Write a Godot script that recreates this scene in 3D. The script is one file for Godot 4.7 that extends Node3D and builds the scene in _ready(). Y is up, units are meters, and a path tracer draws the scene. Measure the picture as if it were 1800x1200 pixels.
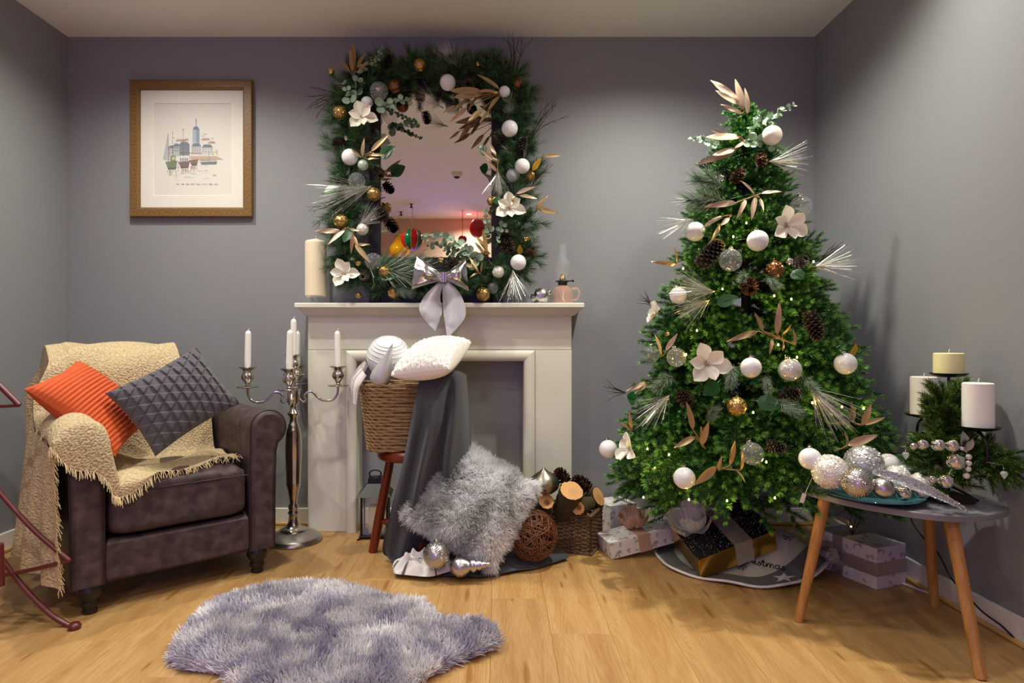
extends Node3D
# A corner of a shop room dressed for Christmas. Metres, y up, camera at the origin's floor plan looking along -z.

const F := 1100.0      # focal length in pixels of the 1800 x 1200 frame
const CX := 874.0
const CY := 599.0
const EYE := 1.0
const ZB := -3.416     # back wall
const XL := -2.345     # left wall
const XR := 1.733      # right wall
const ZF := 1.75       # wall behind the camera
const TOP := 2.659     # ceiling

var rng := RandomNumberGenerator.new()
var M := {}
var cache := {}
var taken := {}

func _ready() -> void:
	rng.seed = 12
	# ---- camera
	var cam := Camera3D.new()
	cam.name = "camera"
	cam.position = Vector3(0, EYE, 0)
	cam.projection = Camera3D.PROJECTION_FRUSTUM
	cam.near = 0.05
	cam.far = 60.0
	cam.size = 2.0 * 0.05 * 600.0 / F
	cam.frustum_offset = Vector2((900.0 - CX) / F * 0.05, (CY - 600.0) / F * 0.05)
	add_child(cam)
	cam.current = true
	# ---- surroundings
	var e := Environment.new()
	e.background_mode = Environment.BG_COLOR
	e.background_color = Color(0.02, 0.02, 0.025)
	e.tonemap_mode = Environment.TONE_MAPPER_LINEAR
	e.tonemap_exposure = 1.04
	e.sdfgi_enabled = true
	e.ssao_enabled = true
	e.ssil_enabled = true
	var we := WorldEnvironment.new()
	we.name = "surroundings"
	we.environment = e
	add_child(we)
	materials()
	# ---- recessed downlights: x, z, energy, cone half angle
	for l in [
		[0.78, -2.63, 3.7, 74.0, "recessed downlight nearest the Christmas tree"],
		[-1.62, -2.74, 2.1, 74.0, "recessed downlight above the leather armchair"],
		[1.36, -2.2, 1.3, 74.0, "recessed downlight above the small grey table"],
		[-0.95, -2.5, 1.9, 74.0, "recessed downlight between the armchair and the fireplace"],
		[-0.98, -1.75, 1.1, 74.0, "recessed downlight above the sheepskin rug"],
		[0.45, -1.25, 0.75, 74.0, "recessed downlight between camera and fireplace"],
		[-1.55, -1.0, 1.9, 74.0, "recessed downlight at the left front of the room"],
		[-0.37, 1.41, 2.6, 74.0, "recessed downlight reflected in the mirror"],
		[0.75, 0.75, 2.0, 74.0, "recessed downlight behind the camera on the right"],
		[-1.5, 0.6, 2.4, 74.0, "recessed downlight behind the camera on the left"]]:
		downlight(l[0], l[1], l[2], l[3], l[4])
	violet_panel(Vector3(-0.75, 1.05, ZF - 0.06), 0.9, 1.3, 0.3)
	room()
	fireplace()
	mirror()
	garland()
	picture()
	mantel_things()
	armchair()
	throw_blanket()
	chair_cushions()
	candelabra()
	stool_group()
	log_basket()
	rug()
	tree()
	tree_ornaments()
	gifts()
	side_table()
	plate_ornaments()
	arrangement()
	red_frame()
	cables()
	behind_camera()

# ------------------------------------------------------------------ points
func P(px, py, d) -> Vector3:
	return Vector3((px - CX) / F * d, EYE - (py - CY) / F * d, -d)

func G(px, py, y = 0.0) -> Vector3:
	return P(px, py, (EYE - y) * F / (py - CY))

func rr(a, b) -> float:
	return rng.randf_range(a, b)

func rdir() -> Vector3:
	return Vector3(rng.randfn(), rng.randfn(), rng.randfn()).normalized()

# a frame whose y axis runs along dir, and whose z axis leans to face
func along(dir: Vector3, face := Vector3(0, 0, 1)) -> Basis:
	var y := dir.normalized()
	var x := y.cross(face)
	if x.length() < 0.02:
		x = y.cross(Vector3(0.3, 0.2, 0.9))
	x = x.normalized()
	return Basis(x, y, x.cross(y))

# ------------------------------------------------------------------ mesh builder
class MB:
	var v := PackedVector3Array()
	var n := PackedVector3Array()
	var uv := PackedVector2Array()
	var c := PackedColorArray()
	var idx := PackedInt32Array()
	var xf := Transform3D.IDENTITY
	var col := Color.WHITE

	func vert(p: Vector3, nn: Vector3, t := Vector2.ZERO) -> int:
		v.append(xf * p)
		n.append((xf.basis * nn).normalized())
		uv.append(t)
		c.append(col)
		return v.size() - 1

	func tri(a: int, b: int, d: int) -> void:
		idx.append(a); idx.append(d); idx.append(b)

	func quad(a: int, b: int, d: int, e: int) -> void:
		tri(a, b, d)
		tri(a, d, e)

	# flat polygon, counter-clockwise seen from outside
	func face(pts: Array, uvs = null) -> void:
		var nn: Vector3 = (pts[1] - pts[0]).cross(pts[2] - pts[0])
		var s := v.size()
		for i in pts.size():
			vert(pts[i], nn, uvs[i] if uvs else Vector2(pts[i].x, pts[i].z))
		for i in range(1, pts.size() - 1):
			tri(s, s + i, s + i + 1)

	# box with chamfered, smooth-shaded edges
	func rbox(ctr: Vector3, size: Vector3, bev := 0.004, uvs := 1.0, uvo := Vector2.ZERO) -> void:
		var h := size * 0.5
		var id := {}
		for ax in 3:
			for sg in [-1, 1]:
				var nn := Vector3.ZERO
				nn[ax] = sg
				var b := (ax + 1) % 3
				var d := (ax + 2) % 3
				for sb in [-1, 1]:
					for sd in [-1, 1]:
						var p := Vector3.ZERO
						p[ax] = sg * h[ax]
						p[b] = sb * (h[b] - bev)
						p[d] = sd * (h[d] - bev)
						var q := Vector2(p.x, p.z) if ax == 1 else (Vector2(p.x, p.y) if ax == 2 else Vector2(p.z, p.y))
						var key := [0, 0, 0]
						key[ax] = sg; key[b] = sb; key[d] = sd
						id[[ax, key[0], key[1], key[2]]] = vert(ctr + p, nn, q * uvs + uvo)
				var i0: int = id[[ax] + _k(ax, sg, b, -1, d, -1)]
				var i1: int = id[[ax] + _k(ax, sg, b, 1, d, -1)]
				var i2: int = id[[ax] + _k(ax, sg, b, 1, d, 1)]
				var i3: int = id[[ax] + _k(ax, sg, b, -1, d, 1)]
				if sg > 0: quad(i0, i1, i2, i3)
				else: quad(i3, i2, i1, i0)
		for ax in 3:  # edges parallel to ax
			var b := (ax + 1) % 3
			var d := (ax + 2) % 3
			for sb in [-1, 1]:
				for sd in [-1, 1]:
					var a0: int = id[[b] + _k(ax, -1, b, sb, d, sd)]
					var a1: int = id[[b] + _k(ax, 1, b, sb, d, sd)]
					var c0: int = id[[d] + _k(ax, -1, b, sb, d, sd)]
					var c1: int = id[[d] + _k(ax, 1, b, sb, d, sd)]
					if sb * sd > 0: quad(a0, c0, c1, a1)
					else: quad(a1, c1, c0, a0)
		for sx in [-1, 1]:
			for sy in [-1, 1]:
				for sz in [-1, 1]:
					var a: int = id[[0, sx, sy, sz]]
					var b: int = id[[1, sx, sy, sz]]
					var d: int = id[[2, sx, sy, sz]]
					if sx * sy * sz > 0: tri(a, b, d)
					else: tri(a, d, b)

	func _k(a: int, sa: int, b: int, sb: int, d: int, sd: int) -> Array:
		var k := [0, 0, 0]
		k[a] = sa; k[b] = sb; k[d] = sd
		return k

	# a surface fn(u, v); du x dv must point outward
	func grid(nu: int, nv: int, fn: Callable, wu := false, wv := false, us := 1.0, vs := 1.0) -> void:
		var s := v.size()
		var pts := PackedVector3Array()
		pts.resize((nu + 1) * (nv + 1))
		for j in nv + 1:
			for i in nu + 1:
				pts[j * (nu + 1) + i] = fn.call(float(i) / nu, float(j) / nv)
		var w := nu + 1
		for j in nv + 1:
			for i in w:
				var jj := j
				var i0 := i - 1
				var i1 := i + 1
				if i0 < 0: i0 = nu - 1 if wu else 0
				if i1 > nu: i1 = 1 if wu else nu
				var j0 := j - 1
				var j1 := j + 1
				if j0 < 0: j0 = nv - 1 if wv else 0
				if j1 > nv: j1 = 1 if wv else nv
				var du := pts[jj * w + i1] - pts[jj * w + i0]
				if du.length_squared() < 1e-12:
					jj = j + 1 if j == 0 else j - 1
					du = pts[jj * w + i1] - pts[jj * w + i0]
				var dv := pts[j1 * w + i] - pts[j0 * w + i]
				vert(pts[j * w + i], du.cross(dv), Vector2(us * i / nu, vs * j / nv))
		for j in nv:
			for i in nu:
				var a := s + j * w + i
				quad(a, a + 1, a + w + 1, a + w)

	# profile: Vector2(radius, y) from bottom to top, outside
	func lathe(prof: Array, seg := 24, flute := 0, fdepth := 0.0) -> void:
		var m := prof.size()
		var s := v.size()
		for j in m:
			var a: Vector2 = prof[maxi(j - 1, 0)]
			var b: Vector2 = prof[mini(j + 1, m - 1)]
			var t := b - a
			for i in seg + 1:
				var an := TAU * i / seg
				var r: float = prof[j].x
				if flute > 0: r *= 1.0 - fdepth * absf(sin(an * flute * 0.5))
				vert(Vector3(r * sin(an), prof[j].y, r * cos(an)), Vector3(t.y * sin(an), -t.x, t.y * cos(an)), Vector2(float(i) / seg, float(j) / (m - 1)))
		for j in m - 1:
			for i in seg:
				var a := s + j * (seg + 1) + i
				quad(a, a + 1, a + seg + 2, a + seg + 1)

	func ball(ctr: Vector3, r: float, seg := 24, rings := 14, sq := 1.0) -> void:
		var old := xf
		xf = xf * Transform3D(Basis(), ctr)
		var p := []
		for j in rings + 1:
			var a := -PI / 2 + PI * j / rings
			p.append(Vector2(r * cos(a), r * sq * sin(a)))
		lathe(p, seg)
		xf = old

	func tube(pts: Array, rad, sides := 8, caps := true) -> void:
		var m := pts.size()
		var s := v.size()
		var t0: Vector3 = (pts[1] - pts[0]).normalized()
		var up := t0.cross(Vector3(0.31, 0.87, 0.38))
		if up.length() < 0.05: up = t0.cross(Vector3(1, 0, 0))
		up = up.normalized()
		var last := t0
		var lens := 0.0
		for j in m:
			var t: Vector3 = (pts[mini(j + 1, m - 1)] - pts[maxi(j - 1, 0)]).normalized()
			up = (up - t * up.dot(t)).normalized()
			var sd := t.cross(up)
			var r: float = rad if rad is float else rad[j]
			if j > 0: lens += pts[j].distance_to(pts[j - 1])
			for i in sides + 1:
				var an := TAU * i / sides
				var d := up * cos(an) + sd * sin(an)
				vert(pts[j] + d * r, d, Vector2(float(i) / sides, lens))
			last = t
		for j in m - 1:
			for i in sides:
				var a := s + j * (sides + 1) + i
				quad(a, a + 1, a + sides + 2, a + sides + 1)
		if caps:
			for e in [0, m - 1]:
				var nn: Vector3 = -t0 if e == 0 else last
				var ci := vert(pts[e], nn)
				for i in sides:
					var a = s + e * (sides + 1) + i
					var p0 := vert(xf.affine_inverse() * v[a], nn)
					var p1 := vert(xf.affine_inverse() * v[a + 1], nn)
					if e == 0: tri(ci, p1, p0)
					else: tri(ci, p0, p1)

	# flat tapered blade
	func blade(p: Vector3, dir: Vector3, ln: float, w: float, side: Vector3, tip := 0.25) -> void:
		var q := p + dir * ln
		var s2 := side * (w * 0.5)
		var nn := side.cross(dir)
		var a := vert(p - s2, nn)
		vert(p + s2, nn)
		vert(q + s2 * tip, nn)
		vert(q - s2 * tip, nn)
		idx.append(a); idx.append(a + 2); idx.append(a + 1)
		idx.append(a); idx.append(a + 3); idx.append(a + 2)

	# a leaf of length ln along +y, lying in the xy plane, facing +z
	func leaf(ln: float, w: float, curl := 0.2, fold := 0.2, nu := 4, nv := 8, wave := 0.0, p := 0.5) -> void:
		grid(nu, nv, func(u, t):
			var a: float = u * 2 - 1
			var hw: float = w * 0.5 * pow(maxf(sin(PI * pow(t, p + 0.25)), 0.0), 0.85) + w * 0.02 * (1 - t)
			return Vector3(a * hw, ln * t, absf(a) * fold * hw - curl * ln * t * t + wave * sin(t * 9.0 + a * 2.0)))

	func done(colors := false) -> ArrayMesh:
		var arr := []
		arr.resize(Mesh.ARRAY_MAX)
		arr[Mesh.ARRAY_VERTEX] = v
		arr[Mesh.ARRAY_NORMAL] = n
		arr[Mesh.ARRAY_TEX_UV] = uv
		if colors: arr[Mesh.ARRAY_COLOR] = c
		arr[Mesh.ARRAY_INDEX] = idx
		var m := ArrayMesh.new()
		m.add_surface_from_arrays(Mesh.PRIMITIVE_TRIANGLES, arr)
		return m

# ------------------------------------------------------------------ nodes
func numbered(called: String) -> String:
	var k: int = taken.get(called, 0)
	taken[called] = k + 1
	return called if k == 0 else "%s_%03d" % [called, k]

func tag(o: Node3D, label: String, category := "", group := "", kind := "") -> Node3D:
	if label: o.set_meta("label", label)
	if category: o.set_meta("category", category)
	if group: o.set_meta("group", group)
	if kind: o.set_meta("kind", kind)
	return o

func thing(called: String, label: String, category: String, at := Vector3.ZERO, basis := Basis(), group := "") -> Node3D:
	var o := Node3D.new()
	o.name = numbered(called)
	o.transform = Transform3D(basis, at)
	add_child(o, true)
	tag(o, label, category, group)
	return o

func part(called: String, mesh, mat: Material, parent: Node3D, at := Vector3.ZERO, basis := Basis(), kind := "") -> MeshInstance3D:
	var o := MeshInstance3D.new()
	o.name = called
	o.mesh = mesh.done() if mesh is MB else mesh
	o.material_override = mat
	o.transform = Transform3D(basis, at)
	parent.add_child(o, true)
	if kind: o.set_meta("kind", kind)
	return o

func solo(called: String, mesh, mat: Material, label: String, category: String, at := Vector3.ZERO, basis := Basis(), group := "") -> MeshInstance3D:
	var o := part(numbered(called), mesh, mat, self, at, basis)
	tag(o, label, category, group)
	return o

func struct(called: String, mesh, mat: Material, label: String, category: String) -> MeshInstance3D:
	var o := part(called, mesh, mat, self)
	tag(o, label, category, "", "structure")
	return o

func many(called: String, mesh: Mesh, mat: Material, xfs: Array, parent: Node3D, cols = null) -> MultiMeshInstance3D:
	var mm := MultiMesh.new()
	mm.transform_format = MultiMesh.TRANSFORM_3D
	mm.use_colors = cols != null
	mm.mesh = mesh
	mm.instance_count = xfs.size()
	for i in xfs.size():
		mm.set_instance_transform(i, xfs[i])
		if cols != null: mm.set_instance_color(i, cols[i])
	var o := MultiMeshInstance3D.new()
	o.name = called
	o.multimesh = mm
	o.material_override = mat
	parent.add_child(o, true)
	o.set_meta("kind", "stuff")
	return o

func curve(pts: Array, per := 6) -> Array:   # Catmull-Rom through points
	var out := []
	var m := pts.size()
	for i in m - 1:
		var a = pts[maxi(i - 1, 0)]
		var b = pts[i]
		var d = pts[i + 1]
		var e = pts[mini(i + 2, m - 1)]
		for k in per:
			out.append(b.cubic_interpolate(d, a, e, float(k) / per))
	out.append(pts[m - 1])
	return out

# ------------------------------------------------------------------ materials
func mat(name: String, col: Color, rough := 0.6, metal := 0.0) -> StandardMaterial3D:
	var m := StandardMaterial3D.new()
	m.resource_name = name
	m.albedo_color = col
	m.roughness = rough
	m.metallic = metal
	m.cull_mode = BaseMaterial3D.CULL_DISABLED
	M[name] = m
	return m

func noise(freq: float, type := FastNoiseLite.TYPE_SIMPLEX_SMOOTH, oct := 3, sd := 1) -> FastNoiseLite:
	var n := FastNoiseLite.new()
	n.noise_type = type
	n.frequency = freq
	n.fractal_octaves = oct
	n.seed = sd
	return n

func ntex(freq: float, oct := 3, sd := 1, c0 = null, c1 = null, size := 256, type := FastNoiseLite.TYPE_SIMPLEX_SMOOTH) -> NoiseTexture2D:
	var t := NoiseTexture2D.new()
	t.width = size
	t.height = size
	t.seamless = true
	t.noise = noise(freq, type, oct, sd)
	if c0 != null:
		var g := Gradient.new()
		g.set_color(0, c0)
		g.set_color(1, c1)
		t.color_ramp = g
	return t

func tri_map(m: StandardMaterial3D, scale: Vector3, world := false) -> void:
	m.uv1_triplanar = true
	m.uv1_world_triplanar = world
	m.uv1_scale = scale

func relief(m: StandardMaterial3D, t: Texture2D, cm: float) -> void:
	m.heightmap_enabled = true
	m.heightmap_texture = t
	m.heightmap_scale = cm

func tint(m: StandardMaterial3D) -> StandardMaterial3D:
	m.vertex_color_use_as_albedo = true
	return m

func leafy(m: StandardMaterial3D, c: Color) -> StandardMaterial3D:
	m.backlight_enabled = true
	m.backlight = c
	return m

func materials() -> void:
	var m: StandardMaterial3D
	m = mat("wall_paint", Color8(141, 142, 146), 0.62)
	relief(m, ntex(0.25, 2, 5), 0.04); tri_map(m, Vector3.ONE * 2.0, true)
	m = mat("rear_paint", Color8(206, 178, 160), 0.8)
	m = mat("ceiling_paint", Color8(243, 245, 236), 0.8)
	m = mat("white_gloss", Color8(232, 228, 220), 0.35)
	m = mat("beading_wood", Color8(206, 160, 100), 0.4)
	m = mat("mantel_paint", Color8(226, 224, 209), 0.42)
	m = mat("soil_dark", Color8(30, 28, 26), 0.9)
	m = mat("mirror_glass", Color8(238, 238, 236), 0.0, 1.0)
	m = mat("black_wood", Color8(26, 22, 22), 0.45)
	m = mat("leather", Color8(255, 255, 255), 0.46)
	m.albedo_texture = ntex(0.012, 5, 3, Color8(46, 36, 39), Color8(96, 78, 80), 512)
	relief(m, ntex(0.35, 3, 9, null, null, 512), 0.08); tri_map(m, Vector3.ONE * 2.2)
	m.metallic_specular = 0.4
	m = mat("leather_seam", Color8(46, 34, 38), 0.5)
	m = mat("dark_foot", Color8(26, 20, 20), 0.35)
	m = mat("boucle", Color8(255, 255, 255), 0.95)
	m.albedo_texture = ntex(0.09, 3, 8, Color8(160, 138, 104), Color8(226, 206, 168), 256)
	relief(m, ntex(0.12, 2, 4, null, null, 256), 0.7); tri_map(m, Vector3.ONE * 3.0)
	m = mat("boucle_fringe", Color8(222, 200, 158), 0.95)
	m = mat("orange_cord", Color8(198, 84, 38), 0.85)
	m.rim_enabled = true; m.rim = 0.5; m.rim_tint = 0.8
	m = mat("charcoal_plush", Color8(82, 78, 86), 0.9)
	m.rim_enabled = true; m.rim = 0.7; m.rim_tint = 0.3
	relief(m, ntex(0.3, 3, 6), 0.25); tri_map(m, Vector3.ONE * 6.0)
	m = mat("silver", Color8(196, 190, 182), 0.16, 1.0)
	m = mat("silver_brushed", Color8(188, 182, 174), 0.3, 1.0)
	m = mat("candle_white", Color8(246, 244, 238), 0.5)
	m = mat("candle_ivory", Color8(240, 226, 196), 0.45)
	m = mat("candle_yellow", Color8(240, 232, 176), 0.5)
	m = mat("wick", Color8(230, 224, 208), 0.9)
	m = mat("seagrass", Color8(255, 255, 255), 0.75)
	m.albedo_texture = ntex(0.05, 4, 12, Color8(112, 84, 54), Color8(196, 164, 116), 256)
	tri_map(m, Vector3(4, 22, 4))
	m = mat("willow", Color8(255, 255, 255), 0.6)
	m.albedo_texture = ntex(0.04, 4, 13, Color8(74, 52, 36), Color8(150, 118, 84), 256)
	tri_map(m, Vector3.ONE * 9.0)
	m = mat("rattan_brown", Color8(112, 66, 40), 0.4)
	m = mat("stool_wood", Color8(112, 40, 20), 0.3)
	m = mat("fleece", Color8(66, 67, 74), 0.95)
	m.rim_enabled = true; m.rim = 0.5; m.rim_tint = 0.2
	relief(m, ntex(0.4, 2, 15), 0.12); tri_map(m, Vector3.ONE * 8.0)
	m = mat("sherpa", Color8(250, 246, 240), 0.95)
	m = leafy(tint(mat("fur_white", Color.WHITE, 0.7)), Color(1.0, 1.0, 1.0))
	m = leafy(tint(mat("fur_rug", Color.WHITE, 0.75)), Color(0.4, 0.4, 0.4))
	m = mat("rug_pelt", Color8(120, 112, 128), 0.95)
	m = mat("cushion_under", Color8(150, 148, 150), 0.95)
	m = tint(mat("cloth_print", Color.WHITE, 0.85))
	m = mat("gold_glitter", Color8(196, 164, 104), 0.34, 1.0)
	m = mat("bronze_glitter", Color8(150, 108, 72), 0.28, 1.0)
	m = mat("silver_glitter", Color8(206, 206, 208), 0.5, 0.6)
	m = mat("white_glitter", Color8(240, 236, 230), 0.3, 0.25)
	m = mat("white_ball", Color8(238, 238, 242), 0.16)
	m.clearcoat_enabled = true; m.clearcoat = 0.6; m.clearcoat_roughness = 0.04
	m = mat("cream_ball", Color8(246, 236, 222), 0.25)
	m = mat("pearl_ball", Color8(222, 222, 216), 0.12, 0.35)
	m.clearcoat_enabled = true; m.clearcoat = 1.0; m.clearcoat_roughness = 0.03
	m = mat("pearl_green", Color8(196, 220, 206), 0.14, 0.4)
	m = mat("gold_shiny", Color8(222, 186, 118), 0.08, 1.0)
	m = mat("mercury", Color8(218, 216, 214), 0.05, 1.0)
	m = mat("silver_matte", Color8(196, 192, 198), 0.3, 1.0)
	m = mat("silver_pewter", Color8(150, 142, 130), 0.35, 1.0)
	m = mat("clear_glass", Color(0.95, 0.97, 1.0, 0.08), 0.0)
	m.transparency = BaseMaterial3D.TRANSPARENCY_ALPHA
	m = mat("frosted_glass", Color(0.9, 0.92, 0.95, 0.45), 0.3)
	m.transparency = BaseMaterial3D.TRANSPARENCY_ALPHA
	m = mat("amber_glass", Color(0.96, 0.72, 0.6, 0.28), 0.05)
	m.transparency = BaseMaterial3D.TRANSPARENCY_ALPHA
	m = mat("teal_glass", Color8(38, 96, 112), 0.06)
	m.clearcoat_enabled = true; m.clearcoat = 1.0
	m = tint(mat("cone", Color.WHITE, 0.7))
	m = mat("petal", Color8(248, 245, 232), 0.5)
	leafy(m, Color(0.3, 0.28, 0.24))
	m = mat("stamen", Color8(206, 190, 140), 0.7)
	m = mat("gold_leaf", Color8(180, 152, 114), 0.42, 0.6)
	m = mat("champagne_leaf", Color8(196, 172, 148), 0.42, 0.6)
	m = mat("dry_leaf", Color8(160, 128, 84), 0.5, 0.2)
	m = mat("green_leaf", Color8(34, 84, 40), 0.28)
	leafy(m, Color(0.05, 0.12, 0.03))
	m = mat("yellow_leaf", Color8(196, 150, 24), 0.5)
	leafy(m, Color(0.3, 0.22, 0.02))
	m = mat("eucalyptus", Color8(150, 176, 150), 0.55)
	leafy(m, Color(0.12, 0.16, 0.12))
	m = mat("eucalyptus_dark", Color8(62, 92, 64), 0.5)
	leafy(m, Color(0.08, 0.12, 0.06))
	m = tint(mat("tree_needle", Color.WHITE, 0.36))
	leafy(m, Color(0.12, 0.16, 0.1))
	m = tint(mat("pine_needle", Color.WHITE, 0.5))
	leafy(m, Color(0.1, 0.14, 0.1))
	m = mat("frost_strand", Color8(220, 220, 214), 0.25, 0.6)
	m = mat("twig_dark", Color8(38, 28, 24), 0.8)
	m = mat("stem_gold", Color8(150, 112, 70), 0.5)
	m = mat("bow_foil", Color8(222, 218, 228), 0.2, 1.0)
	m = mat("bow_sparkle", Color8(214, 210, 224), 0.35, 1.0)
	relief(m, ntex(0.5, 1, 22), 0.3); tri_map(m, Vector3.ONE * 12.0)
	m = mat("iron", Color8(20, 19, 20), 0.4, 0.3)
	m = mat("red_metal", Color8(92, 20, 24), 0.35)
	m.clearcoat_enabled = true; m.clearcoat = 0.4
	m = mat("table_grey", Color8(122, 119, 128), 0.36)
	m = mat("table_leg", Color8(255, 255, 255), 0.4)
	m.albedo_texture = ntex(0.03, 4, 31, Color8(150, 98, 46), Color8(194, 140, 78), 256)
	tri_map(m, Vector3(9, 0.8, 9))
	m = mat("brass", Color8(170, 130, 60), 0.25, 1.0)
	m = mat("blue_glass", Color8(40, 50, 190), 0.2)
	m = mat("ribbon_silver", Color8(190, 180, 172), 0.35, 0.6)
	m = mat("ribbon_tan", Color8(186, 150, 130), 0.6)
	m.backlight_enabled = true; m.backlight = Color(0.3, 0.25, 0.2)
	m = mat("gold_foil", Color8(212, 168, 84), 0.2, 1.0)
	m = mat("black_foil", Color8(26, 26, 30), 0.25)
	m = mat("skirt_cream", Color8(196, 196, 180), 0.9)
	m = mat("skirt_grey", Color8(104, 104, 104), 0.9)
	m = mat("skirt_edge", Color8(226, 222, 228), 0.85)
	m = mat("cable_black", Color8(14, 14, 14), 0.5)
	m = mat("cable_white", Color8(214, 212, 206), 0.5)
	m = mat("bark", Color8(255, 255, 255), 0.85)
	m.albedo_texture = ntex(0.05, 4, 41, Color8(48, 44, 22), Color8(104, 88, 48), 256)
	relief(m, ntex(0.1, 4, 42), 0.6); tri_map(m, Vector3.ONE * 7.0)
	m = tint(mat("cut_wood", Color.WHITE, 0.7))
	m = mat("red_lacquer", Color8(170, 12, 20), 0.15)
	m = mat("green_lacquer", Color8(10, 90, 50), 0.15)
	m = mat("yellow_lacquer", Color8(226, 158, 10), 0.12, 0.3)
	m = mat("plastic_white", Color8(224, 222, 218), 0.5)
	m = mat("dark_dot", Color8(60, 40, 40), 0.6)
	m = mat("crystal", Color(0.96, 0.97, 1.0, 0.25), 0.02)
	m.transparency = BaseMaterial3D.TRANSPARENCY_ALPHA
	m = mat("paper_mat", Color8(240, 236, 224), 0.9)
	m = mat("frame_wood", Color8(255, 255, 255), 0.45)
	m.albedo_texture = ntex(0.03, 4, 51, Color8(98, 70, 36), Color8(150, 114, 64), 256)
	tri_map(m, Vector3(11.0, 11.0, 11.0))
	m = mat("lamp_lens", Color8(255, 244, 226), 0.5)
	m.emission_enabled = true; m.emission = Color8(255, 236, 208); m.emission_energy_multiplier = 6.0
	m = mat("violet_glow", Color8(120, 110, 255), 0.5)
	m.emission_enabled = true; m.emission = Color8(96, 84, 255); m.emission_energy_multiplier = 3.0
	m = mat("fairy_glow", Color8(255, 226, 140), 0.5)
	m.emission_enabled = true; m.emission = Color8(255, 216, 120); m.emission_energy_multiplier = 8.0

# ------------------------------------------------------------------ lamps
func downlight(x: float, z: float, energy: float, angle: float, label: String) -> void:
	var o := thing("downlight", label, "downlight", Vector3(x, TOP, z), Basis(), "recessed downlights")
	var b := MB.new()
	b.lathe([Vector2(0.038, -0.004), Vector2(0.05, -0.006), Vector2(0.052, 0.0), Vector2(0.0, 0.0)], 24)
	part("trim_ring", b, M.plastic_white, o)
	b = MB.new()
	b.lathe([Vector2(0.0, -0.004), Vector2(0.037, -0.004), Vector2(0.037, -0.001)], 24)
	part("lens", b, M.lamp_lens, o)
	var s := SpotLight3D.new()
	s.name = "spot"
	s.position = Vector3(0, -0.012, 0)
	s.rotation_degrees.x = -90
	s.spot_angle = angle
	s.spot_angle_attenuation = 0.95
	s.spot_range = 12.0
	s.spot_attenuation = 2.0
	s.light_energy = energy
	s.light_color = Color8(253, 250, 234)
	s.light_size = 0.035
	s.shadow_enabled = true
	o.add_child(s)

func violet_panel(at: Vector3, w: float, h: float, energy: float) -> void:
	var o := thing("light_panel", "violet glowing light panel on the wall behind the camera", "light panel", at)
	var b := MB.new()
	b.rbox(Vector3(0, 0, 0.02), Vector3(w + 0.06, h + 0.06, 0.05), 0.006)
	part("casing", b, M.plastic_white, o)
	b = MB.new()
	b.rbox(Vector3(0, 0, -0.008), Vector3(w, h, 0.006), 0.002)
	part("screen", b, M.violet_glow, o)
	var s := AreaLight3D.new()
	s.name = "glow"
	s.area_size = Vector2(w, h)
	s.position = Vector3(0, 0, -0.02)
	s.light_energy = energy
	s.area_range = 12.0
	s.light_color = Color8(110, 96, 255)
	s.shadow_enabled = true
	o.add_child(s)
	# an AreaLight3D shines along its -z, which here points into the room

# ------------------------------------------------------------------ textures that are computed
func wood_image() -> ImageTexture:
	var w := 512
	var h := 1024
	var n1 := noise(1.0, FastNoiseLite.TYPE_SIMPLEX_SMOOTH, 2, 71)
	var n2 := noise(1.0, FastNoiseLite.TYPE_SIMPLEX_SMOOTH, 2, 72)
	var n3 := noise(1.0, FastNoiseLite.TYPE_SIMPLEX, 2, 73)
	var r2 := RandomNumberGenerator.new()
	r2.seed = 5
	var knots := []
	for i in 16:
		knots.append([r2.randf() * w, r2.randf() * h, r2.randf_range(5, 11)])
	var by := PackedByteArray()
	by.resize(w * h * 3)
	for y in h:
		var near := []
		for k in knots:
			if absf(y - k[1]) < 110: near.append(k)
		for x in w:
			var q: float = n1.get_noise_2d(x * 0.0075, y * 0.0011)
			var dark := 0.0
			for k in near:
				var dx: float = (x - k[0]) / k[2]
				var dy: float = (y - k[1]) / (k[2] * 3.2)
				var e: float = exp(-(dx * dx + dy * dy) * 0.22)
				q += e * 0.55
				if e > 0.8: dark = maxf(dark, (e - 0.8) * 4.0)
			var ring := 0.5 + 0.5 * sin(q * 74.0 + n2.get_noise_2d(x * 0.03, y * 0.004) * 2.2)
			var pore: float = n3.get_noise_2d(x * 0.42, y * 0.012)
			var tone: float = n2.get_noise_2d(x * 0.012 + 50.0, y * 0.0016)
			var t := clampf(0.40 + 0.20 * ring + 0.30 * pore + 0.34 * tone + dark, 0.0, 1.3)
			var i := (y * w + x) * 3
			by[i] = int(clampf(204.0 - 40.0 * t, 0, 255))
			by[i + 1] = int(clampf(167.0 - 48.0 * t, 0, 255))
			by[i + 2] = int(clampf(114.0 - 48.0 * t, 0, 255))
	return ImageTexture.create_from_image(Image.create_from_data(w, h, false, Image.FORMAT_RGB8, by))

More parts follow.
